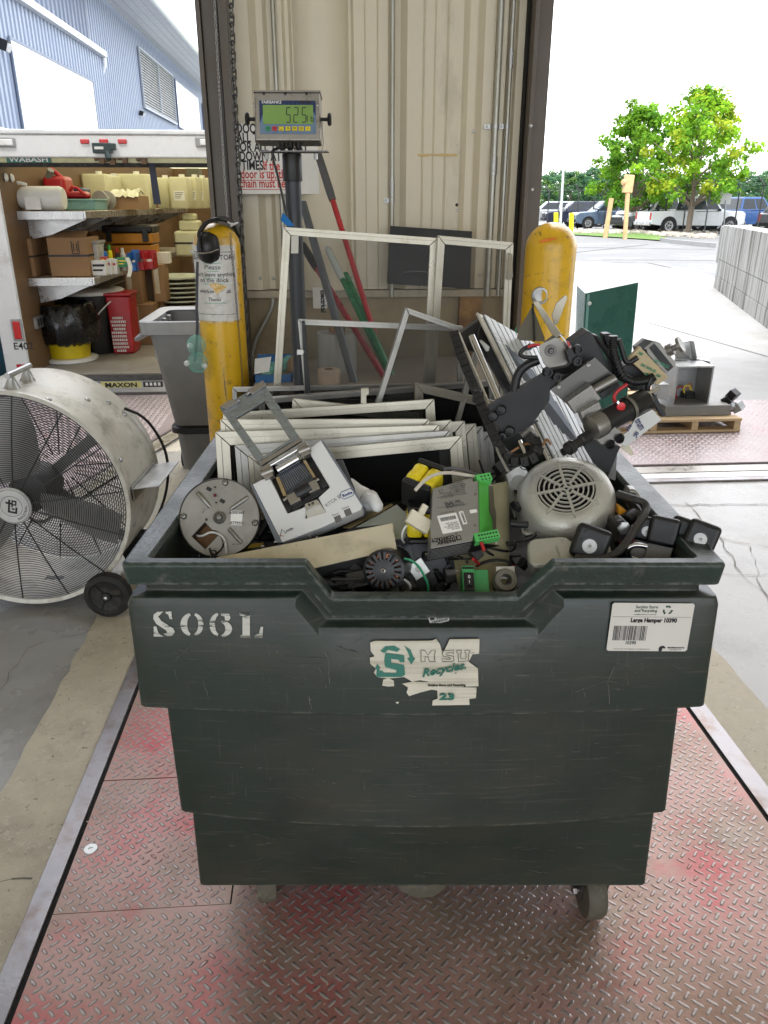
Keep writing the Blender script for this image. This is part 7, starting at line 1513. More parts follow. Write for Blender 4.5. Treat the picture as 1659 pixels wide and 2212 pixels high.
LF=mat('brushed_lid',(.27,.30,.32),.3,.85,.12,12,stretch=(1,8,1))
oq,hq=[ll(*p_) for p_ in lid],[ll(*p_) for p_ in hole]
m=MB()
for i in range(4):
 j=(i+1)%4;m.prism([(v.x,v.y) for v in (oq[i],oq[j],hq[j],hq[i])],-.004,.004)
m.xf(LL);lf_=m.build('lid_frame',LF,li,bev=.0008)
m=MB();o3=[o.lerp(h,.55) for o,h in zip(oq,hq)]
for i in range(4):j=(i+1)%4;m.prism([(v.x,v.y) for v in (o3[i],o3[j],hq[j],hq[i])],.004,.0065)
m.xf(LL);m.build('lid_step',LF,lf_,bev=.0006)
for pts in ([(450,437),(555,372),(600,400),(500,455)],[(675,300),(800,224),(830,262),(715,335)],[(782,880),(1112,688),(1118,712),(792,915)]):
 m=MB();v=[ll(*p_) for p_ in pts];m.prism([(a.x,a.y) for a in v],.0045,.014);m.xf(LL);m.build('lid_lug',STEEL,lf_,bev=.0008)
for x,y in ((597,388),(680,325)):v=ll(x,y);m=MB();m.cyl((v.x-.004,v.y,.01),(v.x+.004,v.y,.01),.003);m.xf(LL);m.build('lid_pin',RAILM,lf_)
m=MB();m.tube([H(*kL(1500,1050),1.44),H(*kL(1590,1120),1.42),H(*kL(1650,1210),1.40),H(*kC(240,950),1.38),H(*kC(300,1060),1.36)],[.014,.02,.018,.012,.006],12,1);tag(m.build('white_plastic_tube',WHT,smooth=60),'curved white plastic handset emerging behind the lab instrument','plastic part')
# ---- long cream channel
chn=thing('cream_channel','long cream enamelled sheet metal channel lying across the front of the hamper','metal channel',H(640,1215,1.2))
TLc,TRc,BRc,BLc=H(388,1228,1.262),H(847,1130,1.30),H(856,1188,1.245),H(666,1226,1.205)
TLc,TRc=H(400,1217,1.255),H(847,1130,1.325);BRc=H(856,1187,1.262);BLc=H(470,1276,1.197)
CRM=mat('cream_enamel',(.68,.62,.46),.4,0,.06,5,.02,60,dirt=[((.38,.33,.22),.56,.8,9),((.2,.17,.12),.70,.75,26)])
dn=Vector((0,0,-1));u_=(TRc-TLc).normalized();nn=u_.cross(BRc-TRc).normalized();nn=nn if nn.dot(CAM-TRc)>0 else-nn
vv=(BRc-TRc);P0=TLc;m=MB();m.wprism([TLc,TRc,BRc,BLc],-nn*.0015);m.build('top_face',CRM,chn,True,bev=.0006)
m=MB();e0,e1=BLc,BRc;m.wprism([e0,e1,e1-nn*.042,e0-nn*.042],-vv.normalized()*.0015);m.build('front_flange',mat('shaded_grey_enamel',(.035,.036,.038),.5),chn,True)  # front flange of the cream channel: shade put into its dark colour
m=MB();m.wprism([TRc,BRc,BRc-nn*.042,TRc-nn*.042],u_*.001);m.build('end_flange',CRM,chn,True)
m=MB();m.wprism([H(*q_,1.44) for q_ in ((480,1190),(590,1178),(592,1215),(470,1222))],HF*.02);tag(m.build('yellow_tub_piece',mat('dull_yellow_plastic',(.5,.34,.01),.4)),'sliver of yellow plastic showing below the flat disc motor','plastic part')
m=MB();m.wprism([H(*kC(105,1195),1.33),H(*kC(440,1008),1.40),H(*kC(520,1085),1.37),H(*kC(548,1180),1.34),H(*kC(500,1290),1.31),H(*kC(420,1290),1.31),H(*kC(385,1170),1.33)],HF*.004-Vector((0,0,.003)));tag(m.build('grey_green_plate',mat('grey_green_enamel',(.27,.29,.25),.4,0,.05),bev=.0008),'grey green flat plate tucked behind the cream channel','plate')
m=MB();m.wprism([H(*kC(0,1200),1.36),H(*kC(400,1005),1.43),H(*kC(410,1018),1.43),H(*kC(60,1205),1.34)],HF*.004);tag(m.build('brass_strip',mat('brass_edge',(.35,.27,.12),.4,.4)),'thin brass coloured strip above the grey green plate','strip')
# ---- round black motor
def frame_at(c,n_up,xh=None):
 z=n_up.normalized();x=(xh or RT);x=(x-z*x.dot(z)).normalized();y=z.cross(x);M=Matrix((x,y,z)).transposed().to_4x4();M.translation=c;return M
YM=1.165;c=H(829,1232,1.215);r_=45.5*(c-CAM).dot(FWD)/FPX;n0=(CAM-c).normalized();n0=(n0+Vector((-.18,0,-.12))).normalized();bm_=thing('small_black_motor','small round black motor with slotted end cap at the notch of the hamper','motor',frame_at(c,n0));
m=MB();m.lathe([(r_,-.008),(r_,-.012),(r_*.97,-.055),(r_*.97,-.10)],(0,0,0),seg=48,cap0=False);m.lathe([(r_*1.0,-.001),(r_,-.008)],(0,0,0),seg=48,cap0=False,cap1=False);m.build('can',BLK,bm_,smooth=50)
m=MB();ns_=18;ro,ri=r_*.86,r_*.52
m.lathe([(r_,0),(ro,.0015),(ro,-.003),(r_,-.003),(r_,0)],(0,0,0),seg=54,cap0=False,cap1=False);m.lathe([(ri,.0018),(r_*.2,.003),(.001,.003)],(0,0,0),seg=36,cap0=False,cap1=False);m.lathe([(ri,.0018),(ri,-.003)],(0,0,0),seg=36,cap0=False,cap1=False)
for k in range(ns_):
 a0,a1=2*math.pi*(k+.0)/ns_,2*math.pi*(k+.52)/ns_;m.wprism([(rr*math.cos(a),rr*math.sin(a),.0016) for rr,a in ((ri-.0005,a0),(ro+.0005,a0),(ro+.0005,a1),(ri-.0005,a1))],Vector((0,0,-.004)))
m.build('slotted_cap',BLK,bm_,smooth=30)
m=MB();m.lathe([(r_*.9,-.012),(r_*.3,-.010)],(0,0,0),seg=32,cap0=False,cap1=False);m.build('inner_shadow_disc',mat('motor_shade_brown',(.05,.03,.02),.5),bm_)  # dark disc stands in for the shade behind the cap slots
m=MB()
for k in range(10):a=k*.63;m.tube([(r_*.55*math.cos(a),r_*.55*math.sin(a),-.008),(r_*.7*math.cos(a+.2),r_*.7*math.sin(a+.2),-.006),(r_*.82*math.cos(a),r_*.82*math.sin(a),-.008)],.0028,6)
m.build('copper_winding',mat('copper_winding',(.35,.12,.05),.35,.7),bm_,kind='stuff')
m=MB();m.lathe([(r_*.14,.003),(r_*.12,.007),(r_*.07,.0075),(.001,.006)],(0,0,0),seg=20,cap0=False,cap1=False);m.build('shaft',STEEL,bm_)
m=MB();random.seed(2)
for k in range(6):a=k*1.05+.5;m.lathe([(.0016,.001),(.0016,.0022)],(r_*.43*math.cos(a),r_*.43*math.sin(a),0),seg=8)
m.build('cap_dots',INK,bm_)
m=MB();rg=[[(r_*.975*math.cos(a),r_*.975*math.sin(a),z) for a in [R(-62+5*i) for i in range(9)]] for z in (-.02,-.06)];m.loft(rg,closed=False);m.build('rating_label',mat('label_grey',(.32,.33,.33),.4),bm_)
# ---- blower volute behind it
c=H(905,1236,1.30);n0=(CAM-c).normalized();n0=(n0+Vector((.1,0,-.1))).normalized();VB=frame_at(c,n0);vr=62*(c-CAM).dot(FWD)/FPX
bv=thing('blower_housing','black plastic blower housing with raised ribs behind the small black motor','blower',VB)
m=MB();o_=[((vr*(1.08-.10*(i/48)))*math.cos(2*math.pi*i/48-.6),(vr*(1.08-.10*(i/48)))*math.sin(2*math.pi*i/48-.6)) for i in range(48)];m.prism(o_,-.05,0);m.build('volute',mat('blower_black',(.022,.023,.025),.45),bv,bev=.003)
m=MB();m.tube([(x*1.01,y*1.01,-.002) for x,y in o_],.0035,6,closed=True);m.build('flange',BLK,bv,smooth=60)
for k in range(7):a=k*.9;m=MB();m.wprism([(math.cos(a)*vr*.35,math.sin(a)*vr*.35,0),(math.cos(a)*vr*.98,math.sin(a)*vr*.98,0),(math.cos(a)*vr*.98-math.sin(a)*.002,math.sin(a)*vr*.98+math.cos(a)*.002,0),(math.cos(a)*vr*.35-math.sin(a)*.002,math.sin(a)*vr*.35+math.cos(a)*.002,0)],Vector((0,0,.004)));m.build('rib',BLK,bv)
for a in (1.15,2.3,.1):m=MB();m.lathe([(.009,-.004),(.009,.006),(.005,.006),(.004,.0)],(math.cos(a)*vr*1.08,math.sin(a)*vr*1.08,0),seg=16,cap1=False);m.build('screw_boss',BLK,bv)
text('moulded_text','FASCO IND. INC\nU.S. PATENT\n4,819,971',.0085,mat('moulded_grey',(.07,.07,.07),.5),bv,Matrix.Translation((vr*.28,vr*.55,.0006)) @ Matrix.Rotation(R(-82),4,'Z'),align='LEFT',ext=.0004)
m=MB();m.box((-vr*.03,vr*.12,.008),(.032,.032,.003),Matrix.Rotation(.6,3,'Z'));bp_=m.build('motor_bracket',mat('bright_bracket',(.5,.5,.46),.35,.7),bv,bev=.001);m=MB();m.lathe([(.006,.009),(.006,.014),(.002,.014)],(-vr*.03,vr*.12,0),seg=8);m.build('bracket_bolt',STEEL,bp_)
m=MB();m.tube([H(*kC(505,1452),1.2),H(*kC(560,1462),1.19),H(*kC(625,1520),1.2),H(*kC(670,1600),1.2),H(*kC(700,1670),1.2),H(*kC(695,1735),1.2)],.0022,8,2);tag(m.build('green_wire',mat('green_wire',(.03,.25,.12),.4)),'thin green wire curling over the blower housing','wire')
m=MB();m.tube([H(*kC(30,1700),1.26),H(*kC(180,1640),1.27),H(*kC(260,1600),1.3)],.03,18,1);tag(m.build('black_duct',BLK,smooth=60),'short fat black plastic duct left of the small black motor','duct')
m=MB();Mq=MF(H(*kC(60,1612),1.232),H(*kC(165,1590),1.232),H(*kC(52,1585),1.236));m.box((.02,-.004,0),(.052,.028,.001));m.xf(Mq);tag(m.build('duct_label',mat('black_label',(.03,.03,.03),.4)),'small dark label on the fat black duct','label')
# ---- yellow taped transformers
def transformer(lab,c,ax,up,L,Rr):
 z=ax.normalized();y=(up-z*up.dot(z)).normalized();x=y.cross(z);M=Matrix((x,y,z)).transposed().to_4x4();M.translation=c
 t=thing('transformer',lab,'transformer',M)
 m=MB();m.box((0,0,-L*.62),(Rr*2.0,Rr*1.9,L*.30));m.build('black_core',BLK,t,bev=.004);m=MB();m.box((0,0,L*.62),(Rr*2.1,Rr*1.9,L*.22));m.build('black_core',BLK,t,bev=.004)
 for s_ in (-1,1):
  m=MB();rg=[]
  for k in range(7):
   zz=-L*.45+L*.9*k/6;rr=Rr*(.95 if k in (0,6) else 1.0+random.uniform(-.02,.03));cs=lambda v:math.copysign(abs(v)**.45,v);rg.append([(rr*cs(math.cos(a)),rr*.50*cs(math.sin(a))+s_*Rr*.5,zz) for a in [2*math.pi*i/20 for i in range(20)]])
  m.loft(rg,True,True,True);m.build('coil',YTAPE,t,smooth=50)
 m=MB();m.lathe([(.012,0),(.012,.004),(.004,.005)],(0,0,L*.73),seg=14);m.build('mount_rivet',STEEL,t)
 return t
ua=H(*kC(735,740),1.40)-H(*kC(560,960),1.33)
transformer('yellow taped transformer at an angle above, with the cut grey wire',(H(*kC(660,850),1.37)),ua,RT,.05,.030)
c2_=H(*kC(650,1150),1.33);transformer('lower yellow taped transformer with a cream connector beside it',c2_,Vector((0,-.1,-1)),RT,.048,.030)
m=MB();Mq=MF(H(*kC(505,1140),1.27),H(*kC(585,1190),1.27),H(*kC(540,1065),1.28));m.box((.024,.012,0),(.045,.026,.012));m.box((.02,.034,0),(.012,.022,.008));m.xf(Mq);tag(m.build('wire_connector',mat('cream_nylon',(.68,.63,.48),.4),bev=.001),'cream nylon wire connector left of the lower transformer','connector')
m=MB();m.tube([H(*kC(520,1180),1.27),H(*kC(490,1220),1.27),H(*kC(480,1290),1.28),H(*kC(500,1320),1.3)],.002,6,2);tag(m.build('white_lead',WHT),'white wire lead running down from the cream connector','wire')
m=MB();m.tube([H(*kC(1110,785),1.36),H(*kC(990,765),1.35),H(*kC(850,745),1.33),H(*kC(740,765),1.31),H(*kC(650,825),1.29),H(*kC(590,895),1.28)],.0032,8,2);tag(m.build('cream_wire',mat('cream_wire',(.6,.55,.46),.4)),'thick cream cut wire arching over the upper yellow transformer','wire')
m=MB();m.tube([H(*kC(1110,775),1.37),H(*kC(1000,730),1.38),H(*kC(900,710),1.38),H(*kC(820,722),1.37)],.0032,8,2);tag(m.build('grey_wire',mat('grey_wire',(.09,.09,.09),.4)),'dark grey wire leaving the green terminal towards the screens','wire')
# ---- rusty backplate, power supply, green switch module
BPL=mat('zinc_chromate_plate',(.22,.20,.12),.45,.5,.25,10,.1,60,dirt=((.32,.27,.05),.60,.75,12))
m=MB();m.wprism([H(*kC(900,1430),1.285),H(*kC(1195,850),1.37),H(*kC(1345,822),1.375),H(*kC(1350,1200),1.33),H(*kC(1352,1600),1.27),H(*kC(1300,1745),1.245),H(*kC(955,1745),1.245)],HF*.002);m2=None
bpo=thing('mounting_plate','rusty olive steel mounting plate carrying the power supply and switch module','plate',H(1040,1270,1.25));m.build('plate',BPL,bpo,True,smooth=0)
m=MB();m.wprism([H(*kC(1345,822),1.375),H(*kC(1356,826),1.36),H(*kC(1362,1600),1.255),H(*kC(1352,1600),1.27)],HF*.002);m.build('edge_flange',RAILM,bpo,True)
q=[H(*kC(733,880),1.315),H(*kC(1065,785),1.335),H(*kC(1058,1305),1.235),H(*kC(718,1370),1.215)]
PM=MF(q[3],q[2],q[0]);pw,phh=(q[2]-q[3]).length,(q[0]-q[3]).length
psu=thing('power_supply','grey metal power supply with a green front strip standing upside down in the hamper','power supply',PM)
PI=PM.inverted();fn=PM.to_3x3().col[2]
def pp_(x,y,off=0):r0=ray(kC(x,y));t_=((q[3]+fn*off)-CAM).dot(fn)/r0.dot(fn);return PI @ (CAM+r0*t_)
PSM=mat('psu_aluminium',(.38,.38,.38),.38,.75,.06,10,stretch=(1,10,1))
v=[pp_(*p_) for p_ in ((733,880),(1060,787),(1062,822),(1108,812),(1116,1252),(1066,1262),(1058,1305),(718,1370))]
m=MB();m.prism([(a.x,a.y) for a in v],-.045,0);m.build('metal_case',PSM,psu,bev=.0008)
ga,gb_=pp_(1108,812),pp_(1116,1252);gdir=Vector((.86,0,-.5))
m=MB();w0=.024
m.wprism([H(*kC(x,y),Y) for x,y,Y in ((1110,813,1.333),(1190,832,1.352),(1194,1075,1.315),(1220,1130,1.312),(1226,1292,1.285),(1118,1252,1.244))],HF*.03);m.build('green_front',GRNP,psu,True,bev=.001)
m=MB();m.wprism([H(*kC(x,y),Y) for x,y,Y in ((1192,850,1.356),(1338,905,1.41),(1330,1335,1.345),(1228,1292,1.288),(1224,1130,1.316),(1197,1075,1.32))],HF*.004);m.build('steel_side',mat('psu_side_steel',(.24,.21,.17),.4,.7),psu,True)
for (x,y),n_p,sg in (((1092,800),3,1),((1075,1282),7,-1)):
 a=pp_(x,y);m=MB();L_=.0165+n_p*.0042;m.box((a.x+L_/2,a.y,-.007),(L_,.016,.018));tb=m.build('terminal_block',mat('terminal_green',(.10,.50,.12),.4),psu,bev=.0008)
 for k in range(n_p):
  m=MB();xx=a.x+.006+(L_-.008)*(k+.5)/n_p;m.lathe([(.0019,.002),(.0019,.0026)],(xx,a.y+.002,0),seg=10);m.box((xx,a.y-.0052*1,.0022),(.0028,.003,.0008));m.build('terminal_screw',INK,tb)
m=MB();a,b=pp_(718,1370),pp_(1058,1305);m.wprism([a+Vector((0,-.0006,-.001)),b+Vector((0,-.0006,-.001)),b+Vector((.06,.0,-.04)),b+Vector((0,-.0006,-.044)),a+Vector((0,-.0006,-.044))],Vector((0,-.001,0)));vt=m.build('vent_face',BLK,psu)
m=MB()
for i in range(22):
 for j in range(8):p_=a.lerp(b,(i+.5+(j%2)*.5)/22.6);m.box((p_.x,p_.y-.0018,-.004-j*.005),(.0042,.0012,.0012),Matrix.Rotation(.3,3,'Y'))
m.build('vent_lattice',GALV,vt,kind='stuff')
def lbl(x0,y0,x1,y1,nm='rating_label',mt=PAPER,z=.0006):
 a=pp_(x0,y1);b=pp_(x1,y1);c_=pp_(x0,y0);cx_,cy_=(pp_(x0,y0)+pp_(x1,y1)).x/2,(pp_(x0,y0)+pp_(x1,y1)).y/2
 m=MB();w_,h_=(b-a).length,abs(c_.y-a.y);m.box((cx_,cy_,z/2),(w_,h_,z));return m.build(nm,mt,psu,bev=.0002),cx_,cy_,w_,h_
l1,cx_,cy_,w_,h_=lbl(788,1085,955,1240)
FL=lambda x,y:Matrix.Translation((x,y,.0008)) @ Matrix.Rotation(math.pi,4,'Z')
m=MB();x=cx_-w_*.38
while x<cx_+w_*.38:ww=random.choice((.0005,.0009));m.bx(x,x+ww,cy_+h_*.16,cy_+h_*.36,.0006,.0009);x+=ww+random.choice((.0005,.0008))
m.build('barcode',INK,l1)
for k in range(5):text('label_text',('Order No: 2938','Type: QUINT','Input: 100-240V AC','Output: 24V DC','Hw/Fw: 08')[k],.0034,INK,l1,FL(cx_+w_*.42,cy_+h_*.02-k*h_*.085),ext=.0001)
l2,cx_,cy_,w_,h_=lbl(962,1062,1000,1172);m=MB();y=cy_-h_*.4
while y<cy_+h_*.4:ww=random.choice((.0005,.0009));m.bx(cx_-w_*.2,cx_+w_*.3,y,y+ww,.0006,.0009);y+=ww+.0007
m.build('barcode',INK,l2)
lbl(1035,1050,1096,1078)
GP=mat('print_grey',(.10,.10,.10),.5)
a=pp_(955,1275);text('brand_text','PHŒNIX\nCONTACT',.0088,INK,psu,FL(a.x-.009,a.y-.001),bold=.0004,ext=.0001,line=.8);m=MB();a=pp_(944,1282);m.box((a.x,a.y,.0005),(.009,.009,.001));pbx=m.build('brand_box',INK,psu);m=MB();m.box((a.x+.0005,a.y,.0011),(.005,.006,.0004));m.build('brand_glyph',PSM,pbx)
a=pp_(870,1015);text('print_text','GS',.013,GP,psu,FL(a.x+.008,a.y+.004),bold=.0008,ext=.0001);a=pp_(880,985);text('print_text','ABS  CE  UL',.006,GP,psu,FL(a.x+.018,a.y),bold=.0003,ext=.0001)
for x0,y0,n_,s_ in ((1000,905,5,.0036),(990,850,3,.0042),(900,940,4,.0034),(990,1010,3,.0036),(905,1060,1,.0034)):
 a=pp_(x0,y0);text('print_text','\n'.join(('Power supply unit','see instructions','LISTED 16C9','IND. CONT. EQ.','Class 1 Div 2')[:n_]),s_,GP,psu,FL(a.x,a.y),ext=.0001)
for x,y in ((985,855),(803,905)):
 a=pp_(x,y);m=MB();m.tube([(a.x-.0045,a.y+.0035,.0007),(a.x+.0045,a.y+.0035,.0007),(a.x,a.y-.0045,.0007)],.0005,4,closed=True);m.build('warning_triangle',GP,psu)
m=MB()
for y in (945,1030):a,b=pp_(770,y+8),pp_(1010,y-25);m.tube([Vector((a.x,a.y,.0006)),Vector((b.x,b.y,.0006))],.0003,4)
m.build('print_rule',GP,psu)
for x,y in ((1082,925),(935,895),(1080,1178),(928,1245)):a=pp_(x,y);m=MB();m.lathe([(.003,0),(.0025,.001),(.001,.0005)],(a.x,a.y,0),seg=12);m.build('case_screw',STEEL,psu)
m=MB();a=H(*kC(1130,1318),1.235);m.tube([a,a+Vector((.004,-.01,-.012))],.003,6);tag(m.build('red_wire_end',REDP),'short cut end of red wire under the green terminal strip','wire')
q=[H(*kC(985,1505),1.235),H(*kC(1085,1495),1.235),H(*kC(985,1740),1.19)];GM=MF(q[2],H(*kC(1085,1740),1.19),q[0]);gw,gh=(q[1]-q[0]).length,(q[0]-q[2]).length
gs=thing('switch_module','small green terminal module with a black rocker switch at the hamper notch','switch',GM);m=MB();m.box((gw/2,gh/2,-.028),(gw,gh,.055));m.box((gw+.013,gh*.48,-.035),(.026,gh*.92,.05));m.build('green_case',mat('module_green',(.07,.36,.12),.4),gs,bev=.0015)
m=MB();m.box((gw/2,gh*.42,.0008),(gw*.82,gh*.62,.0016));m.build('black_recess',BLK,gs);m=MB();m.box((gw/2,gh*.45,.003),(gw*.42,gh*.38,.004));sw=m.build('rocker',BLKM,gs,bev=.0008)
text('switch_text','0',.0085,WHT,sw,Matrix.Translation((gw*.42,gh*.5,.0051)),bold=.0002,ext=.0001);text('switch_text','I',.0085,WHT,sw,Matrix.Translation((gw*.46,gh*.33,.0051)),bold=.0002,ext=.0001)
for k in range(5):
 for y in (.9,.06):m=MB();m.lathe([(.0022,.0),(.0022,.001)],(gw*(.14+.18*k),gh*y,0),seg=10);m.build('terminal_hole',INK,gs)
m=MB();m.tube([H(*kC(1065,1455),1.24),H(*kC(1085,1470),1.25),H(*kC(1110,1495),1.26)],.003,6);tag(m.build('red_wire_end',REDP),'short red wire stub just above the green switch module','wire')
m=MB();Mq=MF(H(*kC(1255,1612),1.232),H(*kC(1345,1610),1.232),H(*kC(1255,1555),1.236));m.box((.016,.010,0),(.033,.022,.0006));m.xf(Mq);o=m.build('barcode_sticker',PAPER);tag(o,'small white barcode sticker on the mounting plate behind the hose clamp','sticker')
hc=H(*kC(1335,1622),1.205);hcl=thing('hose_clamp','grey rubber hose end with a steel worm clamp hanging at the right of the notch','hose clamp',frame_at(hc,(CAM-hc).normalized()+Vector((.2,0,.3))))
m=MB();m.lathe([(.0105,.0),(.019,.0),(.021,-.004),(.021,-.03),(.012,-.03),(.0105,0)],(0,0,0),seg=28,cap0=False,cap1=False);m.build('hose',mat('grey_hose',(.16,.15,.12),.5),hcl,smooth=50)
m=MB();m.lathe([(.0222,-.012),(.0226,-.012),(.0226,-.024),(.0222,-.024),(.0222,-.012)],(0,0,0),seg=36,cap0=False,cap1=False);m.box((.004,-.024,-.018),(.034,.007,.012),Matrix.Rotation(.25,3,'Z'));m.cyl((-.022,-.026,-.018),(.030,-.018,-.018),.0045);m.lathe([(.0062,0),(.0062,.006)],(.028,-.0185,-.018),(1,.15,0),6);m.build('steel_band',STEEL,hcl)
# ---- big cast electric motor
c=H(1222.9,1056,1.365);ax=((CAM-c).normalized()*.62+Vector((0,0,1))*.62+RT*-.02).normalized();MM=frame_at(c,ax);em_=thing('electric_motor','big cast silver grey motor with round slotted fan cover, right side of the hamper','electric motor',MM)
HAM=mat('hammered_silver_grey',(.52,.51,.45),.38,.45,.05,30,.25,260,dirt=((.30,.29,.25),.62,.85,6));mr=108*(c-CAM).dot(FWD)/FPX
HAM.node_tree.nodes['Principled BSDF'].inputs['Metallic'].default_value=.4
gr=mr*.60
m=MB();m.lathe([(gr,0),(gr+.004,.001),(mr*.72,-.0015),(mr*.84,-.007),(mr*.93,-.017),(mr*.985,-.032),(mr,-.045),(mr,-.075),(mr*.97,-.078),(mr*.9,-.078)],(0,0,0),seg=72,cap0=False,cap1=False);m.lathe([(gr,0),(gr-.001,-.008)],(0,0,0),seg=72,cap0=False,cap1=False);m.build('fan_cover',HAM,em_,smooth=40)
m=MB();rr=[(.055,.115),(.20,.25),(.37,.42),(.54,.59),(.70,.75),(.86,.91)]
for a,b in rr:m.lathe([(gr*a,-.001),(gr*a,.0025),(gr*b,.0025),(gr*b,-.001),(gr*a,-.001)],(0,0,0),seg=64,cap0=False,cap1=False)
m.lathe([(gr*.95,0),(gr*.97,.002),(gr*1.03,.0015)],(0,0,0),seg=64,cap0=False,cap1=False)
for k in range(8):
 a=k*math.pi/4+.12;d_=Vector((math.cos(a),math.sin(a),0));n_=Vector((-d_.y,d_.x,0))*.0026;r0=gr*(.1 if k%2==0 else .2);m.wprism([d_*r0-n_,d_*gr*1.0-n_,d_*gr*1.22,d_*gr*1.0+n_,d_*r0+n_],Vector((0,0,.0036)))
gl=m.build('grille',HAM,em_,smooth=30)
m=MB();m.lathe([(gr,-.012),(.012,-.014),(.012,-.006),(.001,-.006)],(0,0,0),seg=32,cap0=False,cap1=False);m.build('fan_hub',BLK,em_)  # disc under the grille is black to give the slots their shade
for k in range(9):a=k*.698;m=MB();m.box((math.cos(a)*gr*.6,math.sin(a)*gr*.6,-.0085),(gr*.72,.003,.008),Matrix.Rotation(a+.12,3,'Z'));m.build('fan_vane',BLK,em_)
m=MB();m.lathe([(mr*.80,-.078),(mr*.80,-.19)],(0,0,0),seg=48,cap0=False);m.build('stator',HAM,em_,smooth=40)
for a in (-.60,-2.55,-3.9,.9):
 d_=Vector((math.cos(a),math.sin(a),0));m=MB();m.lathe([(.013,-.072),(.012,-.05),(.008,-.048),(.0075,-.056)],d_*mr*.985,(0,0,1),18,cap1=False);lg_=m.build('bolt_lug',HAM,em_,smooth=50);m=MB();m.lathe([(.0065,-.056),(.0065,-.051),(.003,-.050)],d_*mr*.985,(0,0,1),6);m.build('bolt',STEEL,lg_)
cc=PXp  # unused alias
q=MM.inverted() @ H(1188,1200,1.26);m=MB();zc=q.z
m.loft([rring(q.x,q.y,.040,.030,q.z+dz,.018*k,6) if k>.5 else rring(q.x,q.y,.036,.026,q.z+dz,.016,6) for dz,k in ((-.03,1),(.012,1))]+[rring(q.x,q.y,.036,.026,q.z+.017,.016,6)],True,True,True);m.build('capacitor_cover',HAM,em_,bev=.002)
m=MB();q=MM.inverted() @ H(1262,1195,1.24);m.box(q,(.09,.05,.02),Matrix.Rotation(.15,3,'Z'));m.build('mount_foot',HAM,em_,bev=.003)
m=MB();Mq=MF(H(*kC(1210,870),1.44),H(1140,985,1.50),H(*kC(1330,790),1.48));m.wprism([H(*kC(1350,830),1.43),H(*kR(25,1440),1.44),H(*kR(125,1370),1.50),H(*kR(185,1400),1.5),H(*kR(110,1560),1.42),H(*kR(60,1760),1.36),H(*kC(1360,1000),1.38)],HF*.05);tag(m.build('grey_junction_box',mat('dull_grey_green_box',(.20,.20,.165),.45,.1),bev=.003),'grey green junction box between the gantry and the big motor','box')
m=MB();m.lathe([(.0145,0),(.0145,.001),(.0135,.001)],H(*kR(88,1450),1.428),(CAM-H(*kR(88,1450),1.428)),24);tag(m.build('knockout_disc',mat('dull_grey_green_box2',(.25,.25,.21),.45)),'round knockout on the grey green junction box','knockout')
# ---- scrap gantry machine
gt=thing('gantry_machine','scrapped black and silver linear gantry machine with motors leaning over the right rim','machine',H(1240,1000,1.45))
A,B2,C2,D2=H(1043,681,1.78),H(1166,752,1.80),H(1292,1010,1.50),H(1200,1002,1.48)
PRF=mat('ribbed_aluminium',(.74,.77,.80),.3,.35,.05,10)
n=(B2-A).cross(D2-A).normalized();n=n if n.dot(CAM-A)>0 else-n
m=MB();m.wprism([A,B2,C2,D2],-n*.008);pr_=m.build('profile_core',mat('profile_groove',(.12,.14,.17),.5,.5),gt,True)
nr=9
for k in range(nr):
 f0,f1=(k+.08)/nr,(k+.90)/nr;m=MB();m.wprism([A.lerp(B2,f0)+n*.0005,A.lerp(B2,f1)+n*.0005,D2.lerp(C2,f1)+n*.0005,D2.lerp(C2,f0)+n*.0005],n*.004);m.build('profile_rib',PRF,gt,True,bev=.0006)
e_=(A-B2).normalized()
m=MB();m.wprism([A+e_*.001,A+e_*.010,D2+e_*.010,D2+e_*.001],-n*.010);m.build('profile_edge',ALU,gt,True,bev=.001);m=MB();m.wprism([H(1041,697,1.77),H(1100,838,1.66),H(1152,935,1.56),H(1118,905,1.56),H(1058,792,1.66),H(1028,735,1.72)],HF*.01);m.build('inner_shield',BLKM,gt,True)
m=MB();m.wprism([A+e_*.012,A+e_*.016,D2+e_*.016,D2+e_*.012],-n*.006);m.build('profile_edge',ALU,gt,True,bev=.001)
m=MB();m.wprism([H(*kW(1222,775),1.76),H(*kW(1338,690),1.80),H(*kW(1365,720),1.80),H(*kW(1490,1010),1.72),H(*kW(1455,1000),1.71),H(*kW(1300,880),1.74),H(*kW(1260,880),1.74)],HF*.03);m.build('end_block',BLKM,gt,True,bev=.002)
m=MB();m.wprism([H(*kW(1335,815),1.72),H(*kW(1350,810),1.72),H(*kW(1398,850),1.71),H(*kW(1392,875),1.71),H(*kW(1375,878),1.71)],-HF*.008);m.build('belt_clamp',ALU2,gt,True,bev=.001)
m=MB();m.tube([H(*kW(1292,790),1.70),H(*kC(1270,150),1.60)],.0075,16);m.build('guide_rod',CHRM,gt,True,smooth=60)
m=MB();m.tube([H(*kW(1215,772),1.70),H(*kC(1200,210),1.56)],.0035,10);m.build('guide_rod',mat('pale_rod',(.6,.57,.5),.3,.5),gt,True)
m=MB();m.tube([H(*kC(1440,490),1.42),H(*kC(1495,615),1.40)],.005,10);m.build('guide_rod',CHRM,gt,True)
m=MB();m.tube([H(*kC(1455,440),1.50),H(*kC(1520,380),1.50),H(*kC(1550,430),1.50)],.009,10,2);m.build('flex_coupling',STEEL,gt,True)
